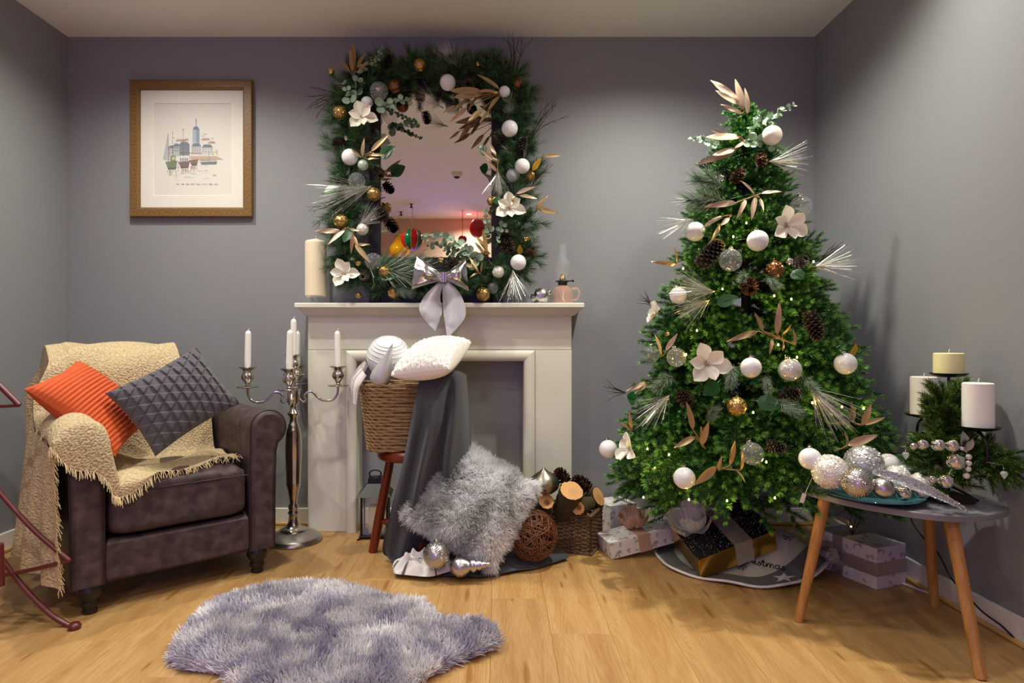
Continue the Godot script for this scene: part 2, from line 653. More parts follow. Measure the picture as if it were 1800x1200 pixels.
class Pen:
	var im: Image
	func dot(x: float, y: float, r: float, c: Color) -> void:
		for yy in range(int(y - r), int(y + r) + 1):
			for xx in range(int(x - r), int(x + r) + 1):
				if xx >= 0 and yy >= 0 and xx < im.get_width() and yy < im.get_height() and Vector2(xx - x, yy - y).length() <= r:
					im.set_pixel(xx, yy, im.get_pixel(xx, yy).lerp(c, c.a))
	func line(a: Vector2, b: Vector2, r: float, c: Color) -> void:
		var k := int(a.distance_to(b) / maxf(r * 0.8, 0.7)) + 1
		for i in k + 1:
			var p := a.lerp(b, float(i) / k)
			dot(p.x, p.y, r, c)
	func poly(pts: Array, c: Color) -> void:
		var pp := PackedVector2Array(pts)
		var lo := pp[0]
		var hi := pp[0]
		for q in pp:
			lo = lo.min(q)
			hi = hi.max(q)
		for yy in range(maxi(int(lo.y), 0), mini(int(hi.y) + 1, im.get_height())):
			for xx in range(maxi(int(lo.x), 0), mini(int(hi.x) + 1, im.get_width())):
				if Geometry2D.is_point_in_polygon(Vector2(xx, yy), pp):
					im.set_pixel(xx, yy, im.get_pixel(xx, yy).lerp(c, c.a))

func harbour_print() -> ImageTexture:   # 590 x 697: a harbour with boats, houses and a tower, in ink and wash
	var im := Image.create(590, 697, false, Image.FORMAT_RGB8)
	im.fill(Color8(234, 228, 218))
	var p := Pen.new()
	p.im = im
	var r2 := RandomNumberGenerator.new()
	r2.seed = 3
	var ink := Color(0.12, 0.13, 0.18, 0.85)
	var V := func(x, y): return Vector2(x - 290.0, y - 258.0)   # measured on an enlarged view of the picture
	# water wash and ripples
	for i in 70:
		var y: float = r2.randf_range(690, 835)
		var x: float = r2.randf_range(390, 700)
		p.line(V.call(x, y), V.call(x + r2.randf_range(12, 60), y + r2.randf_range(-1, 1)), 0.8, Color(0.35, 0.42, 0.5, 0.4))
	# tower
	p.poly([V.call(588, 455), V.call(638, 455), V.call(640, 560), V.call(586, 560)], Color(0.62, 0.7, 0.78, 0.8))
	p.poly([V.call(615, 455), V.call(638, 455), V.call(640, 560), V.call(615, 560)], Color(0.4, 0.5, 0.62, 0.6))
	p.poly([V.call(588, 455), V.call(600, 432), V.call(626, 432), V.call(640, 455)], Color(0.25, 0.36, 0.55, 0.9))
	p.line(V.call(613, 372), V.call(613, 434), 2.2, Color(0.2, 0.3, 0.5, 0.9))
	for k in 5: p.line(V.call(592 + k * 11, 462), V.call(592 + k * 11, 545), 0.7, Color(0.2, 0.25, 0.35, 0.6))
	# far roofs
	for q in [[455, 528, 540], [520, 522, 560], [650, 520, 720], [700, 545, 760]]:
		p.poly([V.call(q[0], q[1] + 14), V.call(q[0] + 15, q[1]), V.call(q[2] - 10, q[1]), V.call(q[2], q[1] + 14)], Color(0.62, 0.36, 0.22, 0.6))
		p.line(V.call(q[0], q[1] + 16), V.call(q[2], q[1] + 16), 0.9, ink)
	# houses
	for q in [[402, 485, 575, 655, 0.7], [487, 560, 548, 650, 0.0], [580, 650, 560, 645, 0.75], [660, 738, 568, 645, 0.8], [440, 490, 560, 655, 0.72]]:
		var g: float = q[4]
		var wall := Color(g, g, g * 0.98, 0.85) if g > 0.1 else Color(0.36, 0.4, 0.48, 0.9)
		p.poly([V.call(q[0], q[2] + 20), V.call(q[1], q[2] + 20), V.call(q[1], q[3]), V.call(q[0], q[3])], wall)
		p.poly([V.call(q[0] - 3, q[2] + 22), V.call(q[0] + 12, q[2]), V.call(q[1] - 12, q[2]), V.call(q[1] + 3, q[2] + 22)], Color(0.24, 0.34, 0.44, 0.85))
		for k in 4:
			for j in 2:
				var x: float = lerpf(q[0] + 9, q[1] - 9, k / 3.0)
				p.line(V.call(x, q[2] + 30 + j * 20), V.call(x, q[2] + 38 + j * 20), 2.0, Color(0.2, 0.16, 0.2, 0.8))
		for e in [[0, 2, 0, 3], [1, 2, 1, 3]]: p.line(V.call(q[e[0]], q[e[1]] + 20), V.call(q[e[2]], q[e[3]]), 1.0, ink)
	p.line(V.call(490, 630), V.call(655, 634), 2.5, Color(0.5, 0.12, 0.14, 0.7))
	# quay
	p.poly([V.call(570, 655), V.call(770, 655), V.call(815, 678), V.call(640, 686), V.call(570, 680)], Color(0.72, 0.56, 0.42, 0.7))
	p.line(V.call(640, 686), V.call(815, 680), 1.2, ink)
	for k in 16: p.dot(V.call(755 + r2.randf_range(-14, 20), 0).x, V.call(0, 628 + r2.randf_range(-22, 18)).y, 4, Color(0.5, 0.55, 0.12, 0.6))
	# boats
	for q in [[380, 470, 700, 755, Color(0.3, 0.42, 0.1, 0.95)], [478, 565, 700, 745, Color(0.42, 0.14, 0.08, 0.95)], [560, 630, 688, 725, Color(0.45, 0.2, 0.12, 0.9)]]:
		p.poly([V.call(q[0], q[2]), V.call(q[1], q[2] - 8), V.call(q[1] - 10, q[3]), V.call(q[0] + 22, q[3] + 4)], q[4])
		p.poly([V.call(q[0] + 18, q[3] - 14), V.call(q[1] - 8, q[3] - 14), V.call(q[1] - 10, q[3]), V.call(q[0] + 22, q[3] + 4)], Color(0.12, 0.1, 0.08, 0.7))
		p.line(V.call(q[0], q[2]), V.call(q[1], q[2] - 8), 1.4, ink)
		for k in 9:
			var x: float = r2.randf_range(q[0] + 14, q[1] - 6)
			p.line(V.call(x, q[3] + 8), V.call(x + r2.randf_range(-8, 8), q[3] + r2.randf_range(14, 50)), 1.8, Color(q[4].r, q[4].g, q[4].b, 0.5))
	p.poly([V.call(418, 655), V.call(458, 652), V.call(458, 692), V.call(418, 694)], Color(0.3, 0.42, 0.16, 0.9))
	p.poly([V.call(430, 662), V.call(452, 660), V.call(452, 682), V.call(430, 684)], Color(0.85, 0.85, 0.6, 0.9))
	p.poly([V.call(484, 668), V.call(556, 664), V.call(556, 694), V.call(484, 696)], Color(0.86, 0.86, 0.86, 0.9))
	for k in 5: p.line(V.call(496 + k * 13, 672), V.call(496 + k * 13, 690), 3.0, Color(0.1, 0.12, 0.2, 0.85))
	p.poly([V.call(645, 698), V.call(775, 696), V.call(768, 718), V.call(655, 722)], Color(0.3, 0.34, 0.4, 0.9))
	p.line(V.call(650, 688), V.call(772, 690), 1.5, ink)
	# masts, sails and flags
	for q in [[400, 485, 700], [434, 470, 660], [514, 450, 660], [562, 560, 700], [476, 690, 770], [712, 630, 700]]:
		p.line(V.call(q[0], q[1]), V.call(q[0] + 2, q[2]), 1.2, ink)
	p.poly([V.call(398, 490), V.call(360, 680), V.call(398, 690)], Color(0.6, 0.62, 0.66, 0.7))
	p.poly([V.call(402, 520), V.call(412, 690), V.call(402, 690)], Color(0.6, 0.3, 0.2, 0.5))
	p.dot(V.call(519, 455).x, V.call(0, 455).y, 3.5, ink)
	p.dot(V.call(446, 519).x, V.call(0, 519).y, 4.0, Color(0.15, 0.2, 0.5, 0.9))
	for q in [[665, 505], [685, 490], [738, 522], [745, 552]]:
		p.line(V.call(q[0] - 10, q[1] - 4), V.call(q[0], q[1] + 2), 1.3, ink)
		p.line(V.call(q[0], q[1] + 2), V.call(q[0] + 11, q[1] - 5), 1.3, ink)
	# handwritten caption and the painter's mark: too small to read in the photograph
	var x0 := 460.0
	while x0 < 790.0:
		var ln: float = r2.randf_range(22, 46)
		var last: Vector2 = V.call(x0, 872)
		for k in 9:
			var q: Vector2 = V.call(x0 + ln * (k + 1) / 9.0, 866 + (8 if k % 2 == 0 else -4) * r2.randf_range(0.4, 1.3) - (9 if k == 0 else 0))
			p.line(last, q, 1.0, Color(0.3, 0.28, 0.3, 0.7))
			last = q
		x0 += ln + r2.randf_range(8, 16)
	for k in 6: p.line(V.call(738 + k * 5, 804 - (k % 2) * 10), V.call(742 + k * 5, 800 + (k % 2) * 6), 1.2, ink)
	return ImageTexture.create_from_image(im)

func wrap_image() -> ImageTexture:   # white gift paper printed with grey snow-covered twigs
	var im := Image.create(256, 256, false, Image.FORMAT_RGB8)
	im.fill(Color8(226, 222, 220))
	var p := Pen.new()
	p.im = im
	var r2 := RandomNumberGenerator.new()
	r2.seed = 8
	for i in 26:
		var a := Vector2(r2.randf_range(20, 236), r2.randf_range(20, 236))
		var an := r2.randf() * TAU
		var c := Color(0.55, 0.54, 0.53, 0.5) if r2.randf() < 0.7 else Color(0.62, 0.56, 0.46, 0.5)
		for k in 7:
			var q := a + Vector2.from_angle(an) * k * 4.0
			p.line(q, q + Vector2.from_angle(an + 0.8) * 9.0, 1.2, c)
			p.line(q, q + Vector2.from_angle(an - 0.8) * 9.0, 1.2, c)
	return ImageTexture.create_from_image(im)

# ------------------------------------------------------------------ the room
func room() -> void:
	var b: MB
	var fm := mat("floor_wood", Color.WHITE, 0.42)
	fm.albedo_texture = wood_image()
	fm.uv1_scale = Vector3(1 / 0.6, 1 / 2.4, 1)
	tint(fm)
	b = MB.new()
	b.rbox(Vector3((XL + XR) / 2, -0.065, (ZB + ZF) / 2), Vector3(XR - XL + 0.2, 0.11, ZF - ZB + 0.2), 0.002)
	var fl := struct("floor", b, M.soil_dark, "oak laminate floor of long planks running towards the fireplace", "floor")
	var pw := 0.206
	var x := -0.022 - pw * 12
	var lane := 0
	while x < XR:
		var x0 := maxf(x, XL)
		var x1 := minf(x + pw, XR)
		# the board ends that show in the photograph fix the stagger of their rows
		var off: float = {12: -2.43, 13: -2.136, 16: -2.2, 11: -2.02, 14: -3.1, 15: -2.43, 9: -2.62, 8: -2.2}.get(lane, -2.0 - fmod(lane * 0.53, 1.28))
		var z := off
		while z > ZB: z -= 1.29
		while z < ZF and x1 - x0 > 0.01:
			var z0 := maxf(z, ZB)
			var z1 := minf(z + 1.29, ZF)
			if z1 - z0 > 0.01:
				b = MB.new()
				var t := rr(0.88, 1.06)
				b.col = Color(t, t * rr(0.975, 1.01), t * rr(0.95, 1.02))
				var g := 0.0003
				b.rbox(Vector3((x0 + x1) / 2, -0.005, (z0 + z1) / 2), Vector3(x1 - x0 - g, 0.01, z1 - z0 - g), 0.0008, 1.0, Vector2(0.1 + 0.2 * (rng.randi() % 3), 0.66 + rr(0, 1.05)))
				part("plank", b.done(true), M.floor_wood, fl)
			z += 1.29
		x += pw
		lane += 1
	# walls and ceiling, each with thickness
	var hh := TOP + 0.12
	for w in [["wall_back", Vector3((XL + XR) / 2, hh / 2 - 0.1, ZB - 0.06), Vector3(XR - XL + 0.24, hh, 0.12), "grey painted wall behind the fireplace"],
		["wall_left", Vector3(XL - 0.06, hh / 2 - 0.1, (ZB + ZF) / 2), Vector3(0.12, hh, ZF - ZB), "grey painted wall beside the armchair"],
		["wall_right", Vector3(XR + 0.06, hh / 2 - 0.1, (ZB + ZF) / 2), Vector3(0.12, hh, ZF - ZB), "grey painted wall beside the tree and table"],
		["wall_front", Vector3((XL + XR) / 2, hh / 2 - 0.1, ZF + 0.06), Vector3(XR - XL + 0.24, hh, 0.12), "plain wall behind the camera, seen in the mirror"]]:
		b = MB.new()
		b.rbox(w[1], w[2], 0.002)
		struct(w[0], b, M.wall_paint if w[0] != "wall_front" else M.rear_paint, w[3], "wall")
	b = MB.new()
	b.rbox(Vector3((XL + XR) / 2, TOP + 0.06, (ZB + ZF) / 2), Vector3(XR - XL + 0.24, 0.12, ZF - ZB + 0.24), 0.002)
	struct("ceiling", b, M.ceiling_paint, "plain off-white ceiling", "ceiling")
	# baseboards with a wooden bead along the floor
	for s in [["baseboard_back", Vector3((XL + XR) / 2, 0, ZB), XR - XL, 0.0], ["baseboard_left", Vector3(XL, 0, (ZB + ZF) / 2), ZF - ZB, 90.0], ["baseboard_right", Vector3(XR, 0, (ZB + ZF) / 2), ZF - ZB, -90.0]]:
		b = MB.new()
		b.xf = Transform3D(Basis(Vector3.UP, deg_to_rad(s[3])), s[1])
		b.rbox(Vector3(0, 0.046, 0.008), Vector3(s[2], 0.092, 0.016), 0.005)
		var o := struct(s[0], b, M.white_gloss, "white skirting board along the %s wall" % s[0].trim_prefix("baseboard_"), "baseboard")
		b = MB.new()
		b.xf = Transform3D(Basis(Vector3.UP, deg_to_rad(s[3])), s[1])
		b.rbox(Vector3(0, 0.009, 0.023), Vector3(s[2], 0.018, 0.016), 0.006)
		part("floor_bead", b, M.beading_wood, o)

# ------------------------------------------------------------------ fireplace
func fireplace() -> void:
	var o := thing("fireplace_surround", "cream painted fireplace surround with a deep mantel shelf and open centre", "fireplace")
	var zf := -3.28
	var zb := ZB + 0.001
	var xl := -0.993
	var xr := 0.391
	var b := MB.new()
	b.rbox(Vector3((-1.04 + 0.447) / 2, 1.182, (-3.2 + zb) / 2), Vector3(1.487, 0.026, -3.2 - zb), 0.005)
	part("mantel_shelf", b, M.mantel_paint, o)
	b = MB.new()   # cornice under the shelf: cavetto profile swept round three sides
	var prof := [Vector2(0.008, 1.131), Vector2(0.018, 1.134), Vector2(0.03, 1.142), Vector2(0.045, 1.156), Vector2(0.058, 1.163), Vector2(0.06, 1.1695)]
	var ring := func(k: int, q: Vector2): return [Vector3(xl - q.x * 0.62, q.y, zb), Vector3(xl - q.x * 0.62, q.y, zf + q.x), Vector3(xr + q.x * 0.75, q.y, zf + q.x), Vector3(xr + q.x * 0.75, q.y, zb)][k]
	for i in prof.size() - 1:
		for k in 3:
			b.face([ring.call(k, prof[i]), ring.call(k + 1, prof[i]), ring.call(k + 1, prof[i + 1]), ring.call(k, prof[i + 1])])
	b.face([ring.call(3, prof[0]), ring.call(2, prof[0]), ring.call(1, prof[0]), ring.call(0, prof[0])])
	part("cornice", b, M.mantel_paint, o)
	var il := -0.793   # outer edge of the bolection moulding
	var ir := 0.197
	b = MB.new()
	b.rbox(Vector3((xl + xr) / 2, 1.06, (zf + zb) / 2), Vector3(xr - xl, 0.215, zf - zb), 0.004)
	part("frieze", b, M.mantel_paint, o)
	for s in [[xl, il], [ir, xr]]:
		b = MB.new()
		b.rbox(Vector3((s[0] + s[1]) / 2, 0.476, (zf + zb) / 2), Vector3(s[1] - s[0], 0.952, zf - zb), 0.003)
		part("jamb", b, M.mantel_paint, o)
	# rounded moulding round the opening, mitred at the corners
	var mp := []
	for i in 9:
		var a := PI * i / 8.0
		mp.append(Vector2(0.029 - 0.029 * cos(a), 0.004 + 0.019 * sin(a)))
	mp.append(Vector2(0.058, -0.132))
	var path := func(k: int, q: Vector2):
		return [Vector3(il + q.x, 0.0, zf + q.y), Vector3(il + q.x, 0.952 - q.x, zf + q.y), Vector3(ir - q.x, 0.952 - q.x, zf + q.y), Vector3(ir - q.x, 0.0, zf + q.y)][k]
	for k in 3:
		b = MB.new()
		b.grid(1, mp.size() - 1, func(u, v):
			var q: Vector2 = mp[int(round(v * (mp.size() - 1)))]
			return path.call(k, q).lerp(path.call(k + 1, q), 1.0 - u))
		part("opening_moulding", b, M.mantel_paint, o)

# ------------------------------------------------------------------ mirror
func mirror() -> void:
	var z := -3.385
	var o := thing("mirror", "tall dark framed mirror standing on the mantel behind the garland", "mirror", Vector3(0, 1.1955, 0))
	var x0 := -0.629
	var x1 := -0.031
	var y1 := 1.16
	var b := MB.new()
	b.rbox(Vector3((x0 + x1) / 2, y1 / 2, z), Vector3(x1 - x0, y1 - 0.04, 0.012), 0.001)
	part("mirror_glass", b, M.mirror_glass, o)
	for s in [[x0 - 0.06, x0, 0.0, y1 + 0.06], [x1, x1 + 0.06, 0.0, y1 + 0.06], [x0, x1, y1 - 0.01, y1 + 0.06], [x0, x1, 0.0, 0.255]]:
		b = MB.new()
		b.rbox(Vector3((s[0] + s[1]) / 2, (s[2] + s[3]) / 2, z + 0.004), Vector3(s[1] - s[0], s[3] - s[2], 0.036), 0.006)
		part("frame_bar", b, M.black_wood, o)

# ------------------------------------------------------------------ framed print
func picture() -> void:
	var z := ZB
	var a := P(228, 381, 3.39)
	var c := P(443, 140, 3.39)
	var ctr := Vector3((a.x + c.x) / 2, (a.y + c.y) / 2, z)
	var w := c.x - a.x
	var h := c.y - a.y
	var o := thing("framed_picture", "wood framed ink and watercolour print of a harbour with boats", "picture", ctr)
	var fw := 0.054
	for s in [[0, 1], [1, 0], [2, 1], [3, 0]]:
		var b := MB.new()
		var k: int = s[0]
		var L := (h if k % 2 == 0 else w)
		# a mitred bar: profile runs from the outer edge to the inner lip
		var pr := [Vector2(0, 0.004), Vector2(0, 0.026), Vector2(0.004, 0.03), Vector2(fw - 0.012, 0.03), Vector2(fw - 0.008, 0.026), Vector2(fw - 0.006, 0.026), Vector2(fw, 0.014)]
		var B := Basis(Vector3.BACK, -PI / 2 * k)
		var D := (w if k % 2 == 0 else h) * 0.5
		for i in pr.size() - 1:
			var q0: Vector2 = pr[i]
			var q1: Vector2 = pr[i + 1]
			b.face([B * Vector3(-D + q0.x, -L / 2 + q0.x, q0.y), B * Vector3(-D + q1.x, -L / 2 + q1.x, q1.y), B * Vector3(-D + q1.x, L / 2 - q1.x, q1.y), B * Vector3(-D + q0.x, L / 2 - q0.x, q0.y)])
		part("frame_bar", b, M.frame_wood, o)
	var b2 := MB.new()
	var iw := w / 2 - fw
	var ih := h / 2 - fw
	# mat board with a bevelled window
	var ow := 0.211
	var oh0 := -0.254
	var oh1 := 0.249
	for f in [[Vector2(-iw, -ih), Vector2(iw, -ih), Vector2(ow, oh0), Vector2(-ow, oh0)], [Vector2(iw, -ih), Vector2(iw, ih), Vector2(ow, oh1), Vector2(ow, oh0)],
		[Vector2(iw, ih), Vector2(-iw, ih), Vector2(-ow, oh1), Vector2(ow, oh1)], [Vector2(-iw, ih), Vector2(-iw, -ih), Vector2(-ow, oh0), Vector2(-ow, oh1)]]:
		b2.face([Vector3(f[0].x, f[0].y, 0.014), Vector3(f[1].x, f[1].y, 0.014), Vector3(f[2].x, f[2].y, 0.014), Vector3(f[3].x, f[3].y, 0.014)])
		b2.face([Vector3(f[3].x, f[3].y, 0.014), Vector3(f[2].x, f[2].y, 0.014), Vector3(f[2].x * 0.985, f[2].y * 0.988, 0.0105), Vector3(f[3].x * 0.985, f[3].y * 0.988, 0.0105)])
	part("mat_board", b2, M.paper_mat, o)
	b2 = MB.new()
	b2.face([Vector3(-ow, oh0, 0.01), Vector3(ow, oh0, 0.01), Vector3(ow, oh1, 0.01), Vector3(-ow, oh1, 0.01)], [Vector2(0, 1), Vector2(1, 1), Vector2(1, 0), Vector2(0, 0)])
	var pm := mat("print_paper", Color.WHITE, 0.9)
	pm.albedo_texture = harbour_print()
	part("print", b2, pm, o)
	b2 = MB.new()
	b2.rbox(Vector3(0, 0, 0.0165), Vector3(iw * 2, ih * 2, 0.002), 0.0004)
	part("glazing", b2, M.clear_glass, o)
	b2 = MB.new()
	b2.rbox(Vector3(0, 0, 0.004), Vector3(w - 0.004, h - 0.004, 0.007), 0.001)
	part("backing", b2, M.black_wood, o)

# ------------------------------------------------------------------ ornaments: one builder for each kind
func ball_mesh(kind: String) -> ArrayMesh:
	if not cache.has(kind):
		var b := MB.new()
		if kind == "ribbed":
			var pr := []
			for j in 17:
				var a := -PI / 2 + PI * j / 16.0
				pr.append(Vector2(cos(a), sin(a)))
			b.lathe(pr, 72, 24, 0.03)
		elif kind == "lumpy":
			var nz := noise(3.2, FastNoiseLite.TYPE_SIMPLEX, 2, 7)
			b.grid(56, 36, func(u, v):
				var a: float = u * TAU
				var e: float = (v - 0.5) * PI
				var p := Vector3(sin(a) * cos(e), sin(e), cos(a) * cos(e))
				return p * (0.97 + 0.05 * nz.get_noise_3dv(p)), true)
		else:
			b.ball(Vector3.ZERO, 1.0, 32, 20)
		cache[kind] = b.done()
	return cache[kind]

func glitter_mesh(count: int, size: float, seed_: int, square := false) -> ArrayMesh:
	var key := "glitter%d_%d" % [count, seed_]
	if not cache.has(key):
		var b := MB.new()
		var r2 := RandomNumberGenerator.new()
		r2.seed = seed_
		for i in count:
			var y := 1.0 - 2.0 * (i + 0.5) / count
			var an := i * 2.39996
			var p := Vector3(sqrt(1 - y * y) * cos(an), y, sqrt(1 - y * y) * sin(an))
			var nn := (p + Vector3(r2.randfn(), r2.randfn(), r2.randfn()) * (0.1 if square else 0.5)).normalized()
			var bs := along(nn.cross(Vector3(r2.randfn(), r2.randfn(), r2.randfn())), nn)
			var q := p * (1.012 + (0.0 if square else r2.randf() * 0.025))
			var s := size * (1.0 if square else r2.randf_range(0.6, 1.3))
			var k := b.v.size()
			for e in [[-1, -1], [1, -1], [1, 1], [-1, 1]]:
				b.vert(q + (bs.x * e[0] + bs.y * e[1]) * s, nn if not square else (nn + (bs.x * e[0] + bs.y * e[1]) * 0.7).normalized())
			if square:
				var tp := b.vert(p * 1.06, nn)
				for e in 4: b.tri(k + e, k + (e + 1) % 4, tp)
			else: b.quad(k, k + 1, k + 2, k + 3)
		cache[key] = b.done()
	return cache[key]

const BALLS := {
	"white": ["ball", "white_ball", "silver"], "cream": ["ball", "cream_ball", "gold_shiny"], "pearl": ["ribbed", "pearl_ball", "silver"],
	"pearl_green": ["ball", "pearl_green", "silver"], "clear": ["ball", "clear_glass", "silver"], "frosted": ["ball", "frosted_glass", "silver"],
	"gold": ["ball", "gold_glitter", "gold_shiny"], "bronze": ["ball", "bronze_glitter", "gold_shiny"], "silver_g": ["ball", "silver_glitter", "silver"],
	"white_g": ["ball", "white_glitter", "silver"], "shiny": ["ball", "gold_shiny", "gold_shiny"], "mercury": ["ball", "mercury", "silver"],
	"matte": ["ball", "silver_matte", "silver"], "ribbed_silver": ["ribbed", "silver_matte", "silver"], "lumpy": ["lumpy", "white_glitter", "silver"], "studded": ["ball", "silver_matte", "silver"],
}

func bauble(kind: String, pos: Vector3, r: float, label: String, group := "", cap_dir := Vector3(0, 1, -0.4)) -> Node3D:
	var q: Array = BALLS[kind]
	var o := thing("bauble", label, "bauble", pos, along(cap_dir).scaled(Vector3.ONE * r), group)
	part("ball", ball_mesh(q[0]), M[q[1]], o)
	if kind in ["gold", "bronze", "silver_g", "white_g", "lumpy"]:
		part("glitter", glitter_mesh(900, 0.042, 3), M[q[1]], o, Vector3.ZERO, Basis(), "stuff")
	if kind == "studded":
		part("studs", glitter_mesh(520, 0.05, 9, true), M.mercury, o, Vector3.ZERO, Basis(), "stuff")
	if kind == "clear" and r > 0.034:
		part("flakes", glitter_mesh(44, 0.04, 5), M.silver_glitter, o, Vector3.ZERO, Basis().scaled(Vector3.ONE * 0.93), "stuff")
	if not cache.has("cap"):
		var b := MB.new()
		b.lathe([Vector2(0.24, 0.95), Vector2(0.25, 1.12), Vector2(0.2, 1.16), Vector2(0.0, 1.16)], 14)
		cache.cap = b.done()
		b = MB.new()
		var ring := []
		for i in 13: ring.append(Vector3(0.11 * sin(TAU * i / 12), 1.25 - 0.11 * cos(TAU * i / 12), 0))
		b.tube(ring, 0.022, 5, false)
		cache.loop = b.done()
	part("cap", cache.cap, M[q[2]], o)
	part("hanging_loop", cache.loop, M[q[2]], o)
	return o

# pine cone along +y, unit length; kind picks the tint of the scale tips
func cone_mesh(kind: String) -> ArrayMesh:
	var key := "cone_" + kind
	if not cache.has(key):
		var b := MB.new()
		var long := kind == "long"
		var base := Color8(58, 36, 26).srgb_to_linear()
		var tip: Color = {"frost": Color8(196, 184, 170), "long": Color8(206, 198, 186), "brown": Color8(156, 104, 76), "dark": Color8(132, 106, 88), "red": Color8(120, 44, 30)}[kind].srgb_to_linear()
		b.col = base
		b.lathe([Vector2(0.02, 0.0), Vector2(0.16, 0.12), Vector2(0.17, 0.5), Vector2(0.04, 0.98)], 10)
		var n := 84 if long else 62
		for i in n:
			var t := (i + 0.5) / n
			var an := i * 2.39996
			var rad := (0.30 if long else 0.42) * sqrt(maxf(sin(PI * (0.1 + t * 0.86)), 0.02))
			var out := Vector3(cos(an), 0, sin(an))
			var dir := (out + Vector3.UP * (0.15 + t * 1.2)).normalized()
			var side := out.cross(Vector3.UP)
			var p := Vector3(0, t * 0.88, 0) + out * 0.06
			var ln := rad - 0.02
			var w := 0.085 * (1.15 - 0.5 * t) * (0.8 if long else 1.1)
			var up := side.cross(dir) * -1.0
			b.col = base
			var a0 := b.vert(p - side * w * 0.5, -dir.cross(side))
			var a1 := b.vert(p + side * w * 0.5, -dir.cross(side))
			b.col = base.lerp(tip, 0.45)
			var m0 := b.vert(p + dir * ln * 0.8 - side * w * 1.05, up)
			var m1 := b.vert(p + dir * ln * 0.8 + side * w * 1.05, up)
			b.col = tip
			var t0 := b.vert(p + dir * ln * 1.06 + up * 0.02, up + dir)
			var lo := b.vert(p + dir * ln * 0.9 - up * 0.045, -up)
			b.quad(a0, a1, m1, m0)
			b.tri(m0, m1, t0)
			b.tri(m0, t0, lo)
			b.tri(t0, m1, lo)
			b.tri(a0, m0, lo)
			b.tri(a1, lo, m1)
			b.tri(a0, lo, a1)
		cache[key] = b.done(true)
	return cache[key]

func cone(kind: String, pos: Vector3, ln: float, dir: Vector3, label: String, group := "") -> void:
	solo("pine_cone", cone_mesh(kind), M.cone, label, "pine cone", pos - dir.normalized() * ln * 0.5, along(dir).scaled(Vector3.ONE * ln), group)

func petal_mesh(k: int) -> ArrayMesh:
	var key := "petal%d" % k
	if not cache.has(key):
		var b := MB.new()
		b.grid(8, 10, func(u, t):
			var a: float = u * 2 - 1
			var hw: float = (0.31 + 0.02 * k) * pow(maxf(sin(PI * (0.03 + 0.92 * pow(t, 1.45))), 0.0), 0.72)
			var cup: float = 0.22 * a * a * hw / 0.36 + 0.16 * t * t * (1 if k != 1 else -0.4)
			return Vector3(a * hw, t * (1.0 - 0.06 * absf(a) * t), cup + 0.02 * sin(a * 7 + k) * t))
		cache[key] = b.done()
	return cache[key]

func magnolia(pos: Vector3, size: float, face: Vector3, turn: float, label: String, n := 6) -> void:
	var z := face.normalized()
	var x := Vector3.UP.cross(z).normalized()
	var o := thing("magnolia", label, "flower", pos, Basis(x, z.cross(x), z).rotated(z, turn))
	for i in n:
		var inner := i % 2 == 1
		var s := size * (0.86 if inner else 1.0)
		part("petal", petal_mesh(i % 3), M.petal, o, Vector3(0, 0, 0.003 * i), Basis(Vector3.BACK, TAU * i / n + rr(-0.14, 0.14)) * Basis(Vector3.RIGHT, 0.42 + rr(0, 0.1) if inner else 0.16 + rr(0, 0.14)) * Basis.from_scale(Vector3(s, s, s)))
	if not cache.has("stamen"):
		var b := MB.new()
		b.ball(Vector3.ZERO, 0.08, 10, 6, 1.4)
		for i in 40:
			var d := Vector3(rr(-1, 1), rr(-1, 1), rr(0.2, 1.2)).normalized()
			b.tube([d * 0.06, d * 0.16], 0.012, 4)
		cache.stamen = b.done()
	part("stamen", cache.stamen, M.stamen, o, Vector3(0, 0, size * 0.1), Basis().scaled(Vector3.ONE * size))

func leaf_mesh(k: int) -> ArrayMesh:
	var key := "leaf%d" % k
	if not cache.has(key):
		var b := MB.new()
		var q: Array = [[0.24, 0.25, 0.3, 0.0], [0.27, -0.15, 0.35, 0.01], [0.22, 0.45, 0.15, 0.02], [0.5, 0.12, 0.16, 0.008], [0.42, 0.3, 0.25, 0.01]][k]
		b.leaf(1.0, q[0], q[1], q[2], 4, 10, q[3])
		cache[key] = b.done()
	return cache[key]

# leaves: [base px, base py, tip px, tip py]; they stand at depth d, tips nearer by lift
func leaf_spray(root: Array, leaves: Array, d: float, lift: float, m: Material, label: String, group := "") -> void:
	var r := P(root[0], root[1], d)
	var o := thing("leaf_spray", label, "leaf spray", r, Basis(), group)
	for q in leaves:
		var a := P(q[0], q[1], d - 0.012)
		var t := P(q[2], q[3], d - lift * rr(0.4, 1.2))
		var ln := a.distance_to(t)
		var wd := (1.0 if q.size() < 5 else float(q[4]))
		part("leaf", leaf_mesh(rng.randi() % 3), m, o, a - r, along(t - a, Vector3(rr(-0.5, 0.5), rr(-0.2, 0.6), 1)) * Basis.from_scale(Vector3(ln * wd * 0.88, ln, ln * 0.7)))
		if a.distance_to(r) > 0.01:
			var b := MB.new()
			var mid := (a + r) * 0.5 + Vector3(0, 0, 0.006)
			b.tube([Vector3.ZERO, mid - r, a - r], 0.0022, 5)
			part("stem", b, M.stem_gold, o)

